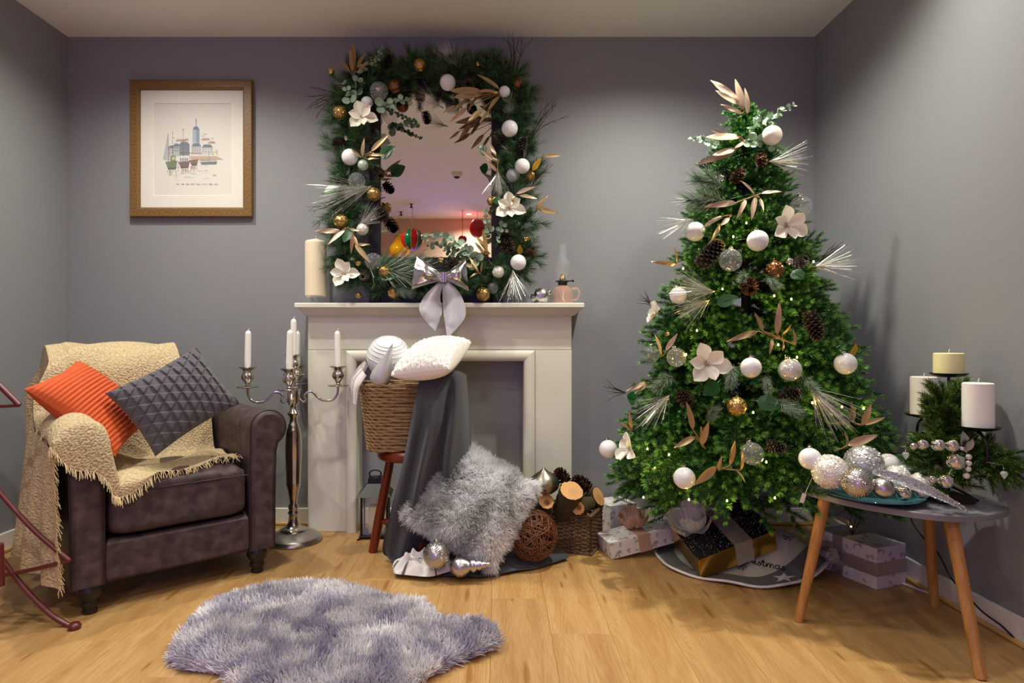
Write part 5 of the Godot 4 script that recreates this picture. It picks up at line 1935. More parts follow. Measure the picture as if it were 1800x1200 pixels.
	towel(b, 56, 30, func(u, v):
		var a: float = u * TAU
		var r: float = 1.0 - v
		var lump := n3.get_noise_2d(cos(a) * r * 1.1, sin(a) * r * 1.1)
		var rx := 0.14 * (1 + 0.12 * sin(a * 3 + 1))
		var rz := 0.088 * (1 + 0.1 * sin(a * 4))
		var h: float = 0.008 + 0.062 * pow(maxf(1 - r * r, 0.0), 0.45) * (0.72 + 0.75 * lump) + 0.012 * sin(a * 5 + r * 5) * r * (1 - r) * 3
		return tc + Vector3(rx * r * cos(a) , maxf(h, 0.003), -rz * r * sin(a)), 0.5, true)
	solo("tea_towel", b.done(true), M.cloth_print, "crumpled white tea towel with dark stripes on the floor", "tea towel")
	p = P(767, 975, 2.6)
	bauble("studded", p, 0.053, "silver studded ball resting on the crumpled tea towel")
	p = P(810, 985, 2.6)
	o = thing("bauble", "silver spiral shell-shaped bauble lying beside the studded ball", "bauble", Vector3(p.x, 0.062, p.z), along(Vector3(0.95, 0.16, 0.2)))
	b = MB.new()
	b.lathe([Vector2(0.0, -0.045), Vector2(0.026, -0.038), Vector2(0.042, -0.012), Vector2(0.04, 0.012), Vector2(0.026, 0.034), Vector2(0.018, 0.042), Vector2(0.029, 0.052), Vector2(0.024, 0.064), Vector2(0.016, 0.07), Vector2(0.022, 0.078), Vector2(0.017, 0.088), Vector2(0.011, 0.093), Vector2(0.015, 0.1), Vector2(0.01, 0.108), Vector2(0.007, 0.112), Vector2(0.008, 0.117), Vector2(0.002, 0.126)], 28)
	part("body", b, M.silver_matte, o)
	# rattan ball
	p = G(935, 985, 0.015)
	o = thing("rattan_ball", "open woven ball of brown rattan wickers on the blanket's end", "rattan ball", p + Vector3(0, 0.118, 0.01))
	b = MB.new()
	for k in 86:
		var ax := rdir()
		var u := ax.cross(rdir()).normalized()
		var w := ax.cross(u)
		var off := rr(-0.062, 0.062)
		var rad := sqrt(0.113 * 0.113 - off * off)
		var s0 := rr(0, TAU)
		var pts := []
		for i in 27:
			var a := s0 + i / 26.0 * TAU * 0.86
			pts.append((ax * off + (u * cos(a) + w * sin(a)) * rad) * (0.965 + 0.035 * sin(a * 3 + k)))
		b.tube(pts, rr(0.0014, 0.0026), 5)
	part("wickers", b, M.rattan_brown, o, Vector3.ZERO, Basis(), "stuff")
	# lantern behind the stool
	p = G(660, 940)
	o = thing("lantern", "black metal lantern with a candle behind the stool's leg", "lantern", p, Basis(Vector3.UP, 0.1))
	b = MB.new()
	b.rbox(Vector3(0, 0.012, 0), Vector3(0.15, 0.014, 0.15), 0.003)
	part("base", b, M.iron, o)
	for s in [Vector2(-1, -1), Vector2(1, -1), Vector2(-1, 1), Vector2(1, 1)]:
		b = MB.new()
		b.rbox(Vector3(s.x * 0.064, 0.116, s.y * 0.064), Vector3(0.011, 0.2, 0.011), 0.002)
		part("post", b, M.iron, o)
		b = MB.new()
		b.tube([Vector3(s.x * 0.07, 0.006, s.y * 0.07), Vector3(s.x * 0.082, 0.0, s.y * 0.082)], 0.006, 6)
		part("foot", b, M.iron, o)
	for k in 4:
		b = MB.new()
		b.rbox(Vector3(0, 0.117, 0.064), Vector3(0.117, 0.19, 0.002), 0.0005)
		part("pane", b, M.clear_glass, o, Vector3.ZERO, Basis(Vector3.UP, k * PI / 2))
	b = MB.new()
	var rf := func(h: float, y: float, k: int): return Basis(Vector3.UP, k * PI / 2) * Vector3(h, y, h)
	for k in 4:
		b.face([rf.call(0.086, 0.214, k), rf.call(0.086, 0.214, k + 1), rf.call(0.036, 0.272, k + 1), rf.call(0.036, 0.272, k)])
		b.face([rf.call(0.036, 0.272, k), rf.call(0.036, 0.272, k + 1), rf.call(0.034, 0.3, k + 1), rf.call(0.034, 0.3, k)])
	b.face([rf.call(0.034, 0.3, 0), rf.call(0.034, 0.3, 1), rf.call(0.034, 0.3, 2), rf.call(0.034, 0.3, 3)])
	b.face([rf.call(0.086, 0.214, 3), rf.call(0.086, 0.214, 2), rf.call(0.086, 0.214, 1), rf.call(0.086, 0.214, 0)])
	part("roof", b, M.iron, o)
	b = MB.new()
	var ring2 := []
	for i in 17: ring2.append(Vector3(0.03 * sin(i * TAU / 16), 0.318 - 0.02 * cos(i * TAU / 16), 0.012))
	b.tube(ring2, 0.004, 6, false)
	part("carrying_ring", b, M.iron, o)
	o = thing("pillar_candle", "cream candle standing inside the black lantern", "candle", p + Vector3(0.005, 0.0195, 0))
	b = MB.new()
	b.lathe([Vector2(0.0, 0.0), Vector2(0.04, 0.0), Vector2(0.041, 0.13), Vector2(0.034, 0.136), Vector2(0.0, 0.13)], 24)
	part("wax", b, M.candle_yellow, o)

func towel(b: MB, nu: int, nv: int, fn: Callable, pitch: float, wrap := false) -> void:
	# cloth with thin woven charcoal stripes along it: a print, kept in the colours of the weave
	var s := b.v.size()
	b.grid(nu * 3, nv, fn, wrap)
	for i in range(s, b.v.size()):
		var k := fposmod(b.uv[i].x / pitch * (1.0 if not wrap else 3.0), 1.0)
		b.c[i] = Color8(92, 90, 96).srgb_to_linear() if k < 0.08 else Color8(232, 228, 226).srgb_to_linear()

# a tuft of soft strands along +y, unit length
func tuft_mesh(curl: float, two_tone: bool) -> ArrayMesh:
	var key := "tuft%s%s" % [curl, two_tone]
	if cache.has(key): return cache[key]
	var b := MB.new()
	var r2 := RandomNumberGenerator.new()
	r2.seed = 61
	var sp := 0.34 if two_tone else 0.2
	for i in 9:
		var lean := Vector3(r2.randfn() * sp, 1, r2.randfn() * sp).normalized()
		var bend := Vector3(r2.randfn(), 0, r2.randfn()) * 0.3 * curl
		var side := lean.cross(Vector3(r2.randfn(), 0.1, r2.randfn())).normalized()
		var p := Vector3(r2.randfn() * 0.1, 0, r2.randfn() * 0.1)
		var ln := r2.randf_range(0.7, 1.1)
		var a := -1
		for k in 5:
			var t := k / 4.0
			var q := p + lean * ln * t + bend * t * t
			var w := (0.034 if two_tone else 0.05) * (1.0 - 0.75 * t * t)
			var g := 1.0
			if two_tone: g = lerpf(0.82, 1.0, smoothstep(0.02, 0.35, t))
			b.col = Color(g, g, g)
			var nn := side.cross(lean)
			var x := b.vert(q - side * w, nn)
			b.vert(q + side * w, nn)
			if a >= 0: b.quad(a, a + 1, x + 1, x)
			a = x
	cache[key] = b.done(true)
	return cache[key]

func fur(o: Node3D, w: float, h: float, t: float, n: int, ln: float, curl: float, shade: Callable, pinch := 0.05, pw := 0.45, two := false) -> void:
	var xfs := []
	var cols := []
	var nz := noise(6.0, FastNoiseLite.TYPE_SIMPLEX, 2, 91)
	for i in n:
		var a := rr(-1, 1)
		var c := rr(-1, 1)
		if rng.randf() < 0.12:
			if rng.randf() < 0.5: a = signf(a) * 0.995
			else: c = signf(c) * 0.995
		var e := pow(maxf((1 - a * a) * (1 - c * c), 0.0001), pw)
		var x := a * w / 2 * (1 - pinch * (1 - c * c))
		var y := c * h / 2 * (1 - pinch * (1 - a * a))
		var back := rng.randf() < 0.2
		var nn := Vector3(a * a * a * 0.9, c * c * c * 0.9, 0.9 * (0.25 + 0.75 * e)).normalized()
		var flow := Vector3(nz.get_noise_2d(x * 1.2, y * 1.2) * 1.4, -0.55 + nz.get_noise_2d(x * 1.2 + 40.0, y * 1.2) * 1.2, 0.0)
		var dir := (nn + flow * 0.75 + rdir() * 0.18).normalized()
		var z := t / 2 * e
		if back:
			z = -z
			dir.z = -dir.z
		xfs.append(Transform3D(along(dir, rdir()) * Basis.from_scale(Vector3.ONE * ln * rr(0.8, 1.25)), Vector3(x, y, z - 0.002)))
		cols.append(shade.call(x, y))
	many("fur", tuft_mesh(curl, two), M.fur_white, xfs, o, cols)

# ------------------------------------------------------------------ log basket
func log_basket() -> void:
	var cn := G(1037, 977)                 # its nearest bottom corner
	var ax := Vector3(-0.906, 0, -0.423)   # along the front face, towards the left and back
	var az := Vector3(0.423, 0, -0.906)    # along the right face
	var fr := Basis(-ax, Vector3.UP, -az)
	var w := 0.36
	var dp := 0.2
	var c := cn + ax * w / 2 + az * dp / 2
	var o := thing("basket", "square willow basket of logs on the floor right of the fireplace", "basket", c, fr)
	var h := 0.19
	# stakes and weavers
	var sides := [[Vector3(-w / 2, 0, dp / 2), Vector3(w / 2, 0, dp / 2)], [Vector3(w / 2, 0, dp / 2), Vector3(w / 2, 0, -dp / 2)], [Vector3(w / 2, 0, -dp / 2), Vector3(-w / 2, 0, -dp / 2)], [Vector3(-w / 2, 0, -dp / 2), Vector3(-w / 2, 0, dp / 2)]]
	for sd in sides:
		var L: float = sd[0].distance_to(sd[1])
		var d: Vector3 = (sd[1] - sd[0]) / L
		var nn: Vector3 = d.cross(Vector3.UP) * -1.0
		nn = Vector3.UP.cross(d) * -1.0
		var n := int(round(L / 0.03))
		var b := MB.new()
		for i in n + 1:
			var p: Vector3 = sd[0] + d * (L * i / n)
			b.tube([p, p + Vector3(0, h - 0.01, 0)], 0.0034, 6)
		for j in 19:
			var y := 0.014 + j * 0.0092
			var pts := []
			for i in n * 4 + 1:
				var t := i / float(n * 4)
				pts.append(sd[0] + d * L * t + nn * (0.0042 * cos(t * n * PI + j * PI)) + Vector3.UP * (y + 0.0008 * sin(i * 0.7 + j)))
			b.tube(pts, 0.0039, 5, false)
		part("woven_side", b, M.willow, o, Vector3.ZERO, Basis(), "stuff")
	for y in [0.008, h - 0.006]:
		var b := MB.new()
		for k in 3:
			var pts := []
			for sd in sides:
				for i in 24:
					var t := i / 24.0
					var p: Vector3 = sd[0].lerp(sd[1], t)
					pts.append(p * 1.01 + Vector3(0, y + 0.006 * sin(t * 34.0 + k * TAU / 3), 0) + Vector3(p.x, 0, p.z).normalized() * 0.006 * cos(t * 34.0 + k * TAU / 3))
			pts.append(pts[0])
			b.tube(pts, 0.0042, 6, false)
		part("braided_rim" if y > 0.1 else "braided_foot", b, M.willow, o)
	var b0 := MB.new()
	b0.rbox(Vector3(0, 0.015, 0), Vector3(w - 0.015, 0.012, dp - 0.015), 0.003)
	part("bottom", b0, M.willow, o)
	# logs: cut face px, radius px, depth, direction away from the cut face
	for q in [[1005, 862, 21, 2.9, Vector3(-0.12, -0.62, -0.5), 0.2, "fattest log in the willow basket, pale cut end on top"],
		[960, 881, 14, 2.92, Vector3(-0.12, -0.45, -0.6), 0.17, "thin log with a dark heart at the basket's left"],
		[1016, 892, 13, 2.9, Vector3(0.5, -0.05, -0.8), 0.12, "short log with split cut end lying at the basket's rim"],
		[1052, 872, 17, 3.06, Vector3(-0.6, -0.4, -0.45), 0.09, "rough bark-covered log piece at the basket's right corner"]]:
		var p := P(q[0], q[1], q[3])
		var r: float = q[2] * q[3] / F
		var dir: Vector3 = q[4].normalized()
		var lg := thing("log", q[6], "log", p, along(-dir))
		var b := MB.new()
		var nz := noise(20.0, FastNoiseLite.TYPE_SIMPLEX, 3, int(q[0]))
		var L: float = q[5]
		b.grid(36, 12, func(u, v):
			var a: float = u * TAU
			var k := 1.0 + 0.12 * nz.get_noise_3d(cos(a), v * 2, sin(a))
			return Vector3(sin(a) * r * k, -L * (1 - v), cos(a) * r * k), true)
		part("bark", b, M.bark, lg)
		b = MB.new()
		b.grid(36, 10, func(u, v):
			var a: float = u * TAU
			var k = (1.0 + 0.12 * nz.get_noise_3d(cos(a), 2.0, sin(a))) * (1 - v) * 0.95
			return Vector3(sin(a) * r * k, 0.001 + 0.002 * v, cos(a) * r * k), true)
		for i in b.v.size():
			var rad := Vector2(b.v[i].x, b.v[i].z).length() / r
			var g := 0.5 + 0.5 * sin(rad * 26.0)
			var heart: float = smoothstep(0.5, 0.3, (Vector2(b.v[i].x, b.v[i].z) / r - Vector2(0.1, 0.15)).length()) * (0.8 if q[2] < 15 else 0.1)
			b.c[i] = Color8(222, 170, 110).srgb_to_linear().lerp(Color8(190, 130, 76).srgb_to_linear(), g * 0.5).lerp(Color8(96, 60, 34).srgb_to_linear(), heart)
		part("cut_end", b.done(true), M.cut_wood, lg)
	var p := P(957, 850, 2.96)
	var o2 := thing("bauble", "large fluted pewter onion-shaped bauble on the log basket", "bauble", p, along(Vector3(-0.05, 1, 0.1)))
	b0 = MB.new()
	b0.lathe([Vector2(0.0, -0.045), Vector2(0.04, -0.042), Vector2(0.066, -0.022), Vector2(0.073, 0.004), Vector2(0.066, 0.026), Vector2(0.046, 0.044), Vector2(0.024, 0.058), Vector2(0.01, 0.07), Vector2(0.004, 0.082), Vector2(0.0, 0.084)], 96, 26, 0.045)
	part("body", b0, M.silver_pewter, o2)
	cone("red", P(988, 838, 3.0), 0.095, Vector3(-0.55, 0.75, 0.2), "dark red glittery cone standing behind the fattest log")
	cone("red", P(1022, 850, 3.02), 0.1, Vector3(-0.75, 0.5, 0.2), "dark red glittery cone lying right of the fattest log")

# ------------------------------------------------------------------ sheepskin
func rug() -> void:
	var line := PackedVector2Array()
	for q in [[316, 1160], [326, 1132], [354, 1098], [372, 1078], [420, 1060], [473, 1046], [535, 1042], [600, 1042], [645, 1056], [684, 1070], [736, 1074], [762, 1102], [800, 1106], [842, 1106], [864, 1120], [868, 1138], [828, 1158], [780, 1170], [750, 1195], [705, 1230], [600, 1262], [500, 1262], [430, 1215], [400, 1188], [340, 1180]]:
		var g := G(q[0], q[1])
		line.append(Vector2(g.x, g.z))
	var o := thing("sheepskin_rug", "lilac-grey long-haired sheepskin rug on the wooden floor", "rug")
	var ix := Geometry2D.triangulate_polygon(line)
	var b := MB.new()
	for p in line: b.vert(Vector3(p.x, 0.012, p.y), Vector3.UP)
	for i in range(0, ix.size(), 3):
		var a := line[ix[i]]
		var cr := (line[ix[i + 1]] - a).cross(line[ix[i + 2]] - a)
		if cr < 0: b.tri(ix[i], ix[i + 1], ix[i + 2])
		else: b.tri(ix[i], ix[i + 2], ix[i + 1])
	for i in line.size():
		var p := line[i]
		var q := line[(i + 1) % line.size()]
		b.face([Vector3(p.x, 0.001, p.y), Vector3(q.x, 0.001, q.y), Vector3(q.x, 0.012, q.y), Vector3(p.x, 0.012, p.y)])
	part("pelt", b, M.rug_pelt, o)
	var lo := line[0]
	var hi := line[0]
	var mid := Vector2.ZERO
	for p in line:
		lo = lo.min(p)
		hi = hi.max(p)
		mid += p / line.size()
	var nz := noise(2.6, FastNoiseLite.TYPE_SIMPLEX, 2, 14)
	var nc := noise(6.5, FastNoiseLite.TYPE_SIMPLEX, 3, 19)
	var xfs := []
	var cols := []
	while xfs.size() < 21000:
		var p := Vector2(rr(lo.x, hi.x), rr(lo.y, hi.y))
		if not Geometry2D.is_point_in_polygon(p, line): continue
		var flow := Vector3(nz.get_noise_2d(p.x, p.y) * 1.8, 0, nz.get_noise_2d(p.x + 30.0, p.y) * 1.8)
		var near := 9.0
		for i in line.size():
			var c := Geometry2D.get_closest_point_to_segment(p, line[i], line[(i + 1) % line.size()])
			near = minf(near, c.distance_to(p))
		var edge := 1.0 - smoothstep(0.0, 0.1, near)
		var away := Vector3(p.x - mid.x, 0, p.y - mid.y).normalized()
		var dir := (Vector3(0, 0.62, 0) + flow * 0.55 + away * (0.25 + edge * 0.7) + rdir() * 0.14).normalized()
		dir.y = maxf(dir.y, 0.16)
		var s := rr(0.048, 0.075) * (1.0 - 0.25 * edge)
		xfs.append(Transform3D(along(dir.normalized(), rdir()) * Basis.from_scale(Vector3(s, s, s)), Vector3(p.x, 0.011, p.y)))
		var g := clampf(0.55 + 0.9 * nc.get_noise_2d(p.x, p.y) + rr(-0.12, 0.12), 0, 1)
		cols.append(Color8(170, 163, 186).srgb_to_linear().lerp(Color8(240, 236, 238).srgb_to_linear(), g))
	many("fur", tuft_mesh(0.9, false), M.fur_rug, xfs, o, cols)

# ------------------------------------------------------------------ Christmas tree
const TREE := Vector3(1.11, 0, -2.8)
const PROFILE := [[2.16, 0.012], [2.1, 0.05], [2.018, 0.095], [1.89, 0.17], [1.763, 0.205], [1.636, 0.255], [1.382, 0.33], [1.204, 0.395], [1.0, 0.46], [0.745, 0.53], [0.491, 0.595], [0.36, 0.6], [0.25, 0.52]]

func tree_r(y: float) -> float:
	if y >= PROFILE[0][0]: return 0.01
	for i in PROFILE.size() - 1:
		if y >= PROFILE[i + 1][0]:
			return lerpf(PROFILE[i + 1][1], PROFILE[i][1], (y - PROFILE[i + 1][0]) / (PROFILE[i][0] - PROFILE[i + 1][0]))
	return 0.45

func tree_d(px, py) -> float:   # how far the tree's surface lies along a line of sight
	var d := 2.6
	for k in 6:
		var y: float = EYE - (py - CY) / F * d
		var x: float = (px - CX) / F * d - TREE.x
		var r := tree_r(y) * 0.97
		d = lerpf(d, -TREE.z - sqrt(maxf(r * r - x * x, 0.0)), 0.8)
	return d

func branch_mesh(k: int) -> ArrayMesh:
	var key := "branch%d" % k
	if not cache.has(key):
		var st := SurfaceTool.new()
		st.begin(Mesh.PRIMITIVE_TRIANGLES)
		var r2 := RandomNumberGenerator.new()
		r2.seed = 300 + k
		var n := 9
		for i in n:
			var t := float(i) / (n - 1)
			var sg := -1.0 if i % 2 == 0 else 1.0
			var p := Vector3(0, 0.05 + 0.13 * t, -0.06 * t * t + 0.01)
			var dir := Vector3(sg * (1.0 - 0.55 * t), 0.75 + 0.4 * t, r2.randf_range(-0.25, 0.4))
			if i == n - 1: dir = Vector3(0, 1, -0.1)
			var s := r2.randf_range(0.75, 1.0) * (1.0 - 0.12 * t)
			st.append_from(sprig_mesh("fir", r2.randi() % 4), 0, Transform3D(along(dir) * Basis.from_scale(Vector3.ONE * s), p))
		var b := MB.new()
		b.col = Color8(46, 40, 26).srgb_to_linear()
		b.tube([Vector3.ZERO, Vector3(0, 0.1, 0), Vector3(0, 0.19, -0.05)], [0.004, 0.003, 0.0015], 5)
		st.append_from(b.done(true), 0, Transform3D.IDENTITY)
		cache[key] = st.commit()
	return cache[key]

func tree() -> void:
	var o := thing("christmas_tree", "tall green artificial Christmas tree in the corner right of the fireplace", "Christmas tree", TREE)
	var b := MB.new()
	b.tube([Vector3(0, 0.02, 0), Vector3(0, 1.1, 0), Vector3(0, 2.1, 0)], [0.022, 0.018, 0.006], 12)
	part("trunk", b, M.twig_dark, o)
	for k in 3:
		b = MB.new()
		var a := k * TAU / 3 + 0.4
		b.tube([Vector3(0, 0.1, 0), Vector3(sin(a) * 0.12, 0.06, cos(a) * 0.12), Vector3(sin(a) * 0.25, 0.014, cos(a) * 0.25)], 0.012, 8)
		part("stand_leg", b, M.iron, o)
	var inner := []
	var front := 0
	var i := 0
	var to_cam := Vector2(-TREE.x, -TREE.z).normalized()
	while front < 292:
		# heights spread by the girth of the tree at each level
		var y := 0.0
		while true:
			y = rr(0.27, 2.1)
			if rng.randf() < (tree_r(y) + 0.08) / 0.66: break
		var an := rr(-PI, PI)
		if y < lerpf(0.28, 0.35, smoothstep(0.2, 0.8, cos(an - atan2(to_cam.x, to_cam.y)))): continue
		var dirh := Vector3(sin(an), 0, cos(an))
		var facing := Vector2(dirh.x, dirh.z).dot(to_cam)
		var r := tree_r(y)
		var s := clampf(0.55 + r * 0.9, 0.55, 1.05) * rr(0.85, 1.1)
		var ln := 0.27 * s
		var reach := r * rr(0.84, 1.1)
		if y > 2.0: ln = minf(ln, 0.16)
		var slope := lerpf(-0.42, 0.55, smoothstep(0.3, 2.0, y)) + rr(-0.15, 0.15)
		var dir := (dirh + Vector3(0, slope, 0)).normalized()
		var p := Vector3(0, y, 0) + dirh * reach - dir * ln
		var roll := rr(-0.6, 0.6)
		var bs := along(dir, Vector3.UP).rotated(dir, roll) * Basis.from_scale(Vector3.ONE * s)
		# keep the tips inside the room
		var tip := TREE + p + dir * ln
		if tip.x > XR - 0.03 or tip.z < ZB + 0.04: continue
		if facing > -0.3:
			part("branch", branch_mesh(rng.randi() % 6), M.tree_needle, o, p, bs)
			front += 1
		else:
			inner.append(Transform3D(bs, p))
		i += 1
	for k in 190:   # and the rest of its outer branches
		var y := 0.0
		while true:
			y = rr(0.4, 2.05)
			if rng.randf() < (tree_r(y) + 0.08) / 0.66: break
		var an := atan2(to_cam.x, to_cam.y) + rr(-1.8, 1.8)
		var dirh := Vector3(sin(an), 0, cos(an))
		var r := tree_r(y)
		var s := clampf(0.5 + r * 0.8, 0.5, 1.0) * rr(0.8, 1.05)
		var dir := (dirh + Vector3(0, lerpf(-0.4, 0.5, smoothstep(0.3, 2.0, y)) + rr(-0.2, 0.2), 0)).normalized()
		var p := Vector3(0, y, 0) + dirh * r * rr(0.8, 0.97) - dir * 0.27 * s
		if (TREE + p + dir * 0.27 * s).x > XR - 0.03: continue
		inner.append(Transform3D(along(dir, Vector3.UP).rotated(dir, rr(-0.6, 0.6)) * Basis.from_scale(Vector3.ONE * s), p))
	for k in 380:   # the dense heart of the tree
		var y := 0.0
		while true:
			y = rr(0.37, 2.0)
			if rng.randf() < (tree_r(y) + 0.05) / 0.66: break
		var an := rr(-PI, PI)
		var dir := Vector3(sin(an), rr(-0.4, 0.5), cos(an)).normalized()
		var r := tree_r(y) * 0.78
		var s := clampf(0.5 + r, 0.5, 1.0)
		inner.append(Transform3D(along(dir, Vector3.UP) * Basis.from_scale(Vector3.ONE * s), Vector3(0, y, 0) + dir * (r - 0.25 * s)))
	var mm := many("inner_branches", branch_mesh(0), M.tree_needle, inner, o)
	mm.name = "inner_branches"
	for q in [[1152, 540, -1.0, 0.5], [1100, 690, -1.0, 0.1], [1440, 460, 0.6, 0.8]]:
		var d := tree_d(q[0], q[1]) + 0.03
		var p2 := P(q[0], q[1], d) - TREE
		var bt := MB.new()
		for n in 7:
			var dd := (Vector3(q[2], q[3], 0.3) + rdir() * 0.4).normalized()
			bt.tube([p2, p2 + dd * 0.06, p2 + dd * 0.1 + rdir() * 0.02], [0.002, 0.0015, 0.0006], 4)
		part("bare_twigs", bt, M.twig_dark, o)
	# fairy lights: one string of small warm bulbs
	var ls := thing("string_lights", "string of tiny warm white fairy lights wound through the tree", "fairy lights")
	var pts := []
	var bulbs := [[1289, 416], [1201, 472], [1312, 392], [1430, 460], [1270, 508], [1361, 520], [1391, 526], [1225, 581], [1368, 606], [1401, 628], [1206, 623], [1480, 715], [1518, 718], [1428, 708], [1324, 725], [1138, 789], [1176, 799], [1151, 823], [1278, 880], [1211, 878], [1131, 874], [1347, 812], [1362, 875]]
	b = MB.new()
	b.lathe([Vector2(0.0, -0.004), Vector2(0.003, -0.003), Vector2(0.0036, 0.0), Vector2(0.0022, 0.0045), Vector2(0.0, 0.006)], 10)
	var bm := b.done()
	for q in bulbs:
		var p := P(q[0], q[1], tree_d(q[0], q[1]) - 0.012)
		part("bulb", bm, M.fairy_glow, ls, p)
		var l := OmniLight3D.new()
		l.name = "bulb_light"
		l.position = p
		l.light_energy = 0.004
		l.light_color = Color8(255, 214, 110)
		l.light_size = 0.004
		l.omni_range = 3.0
		l.omni_attenuation = 2.0
		l.shadow_enabled = true
		ls.add_child(l, true)
	b = MB.new()
	var wire := []
	for k in 200:
		var t := k / 199.0
		var y := lerpf(0.3, 2.0, t)
		var a := t * TAU * 9.0
		wire.append(TREE + Vector3(sin(a), 0, cos(a)) * minf(tree_r(y) * 0.72, 0.55) + Vector3(0, y, 0))
	b.tube(wire, 0.0012, 4)
	part("wire", b, M.green_leaf, ls)

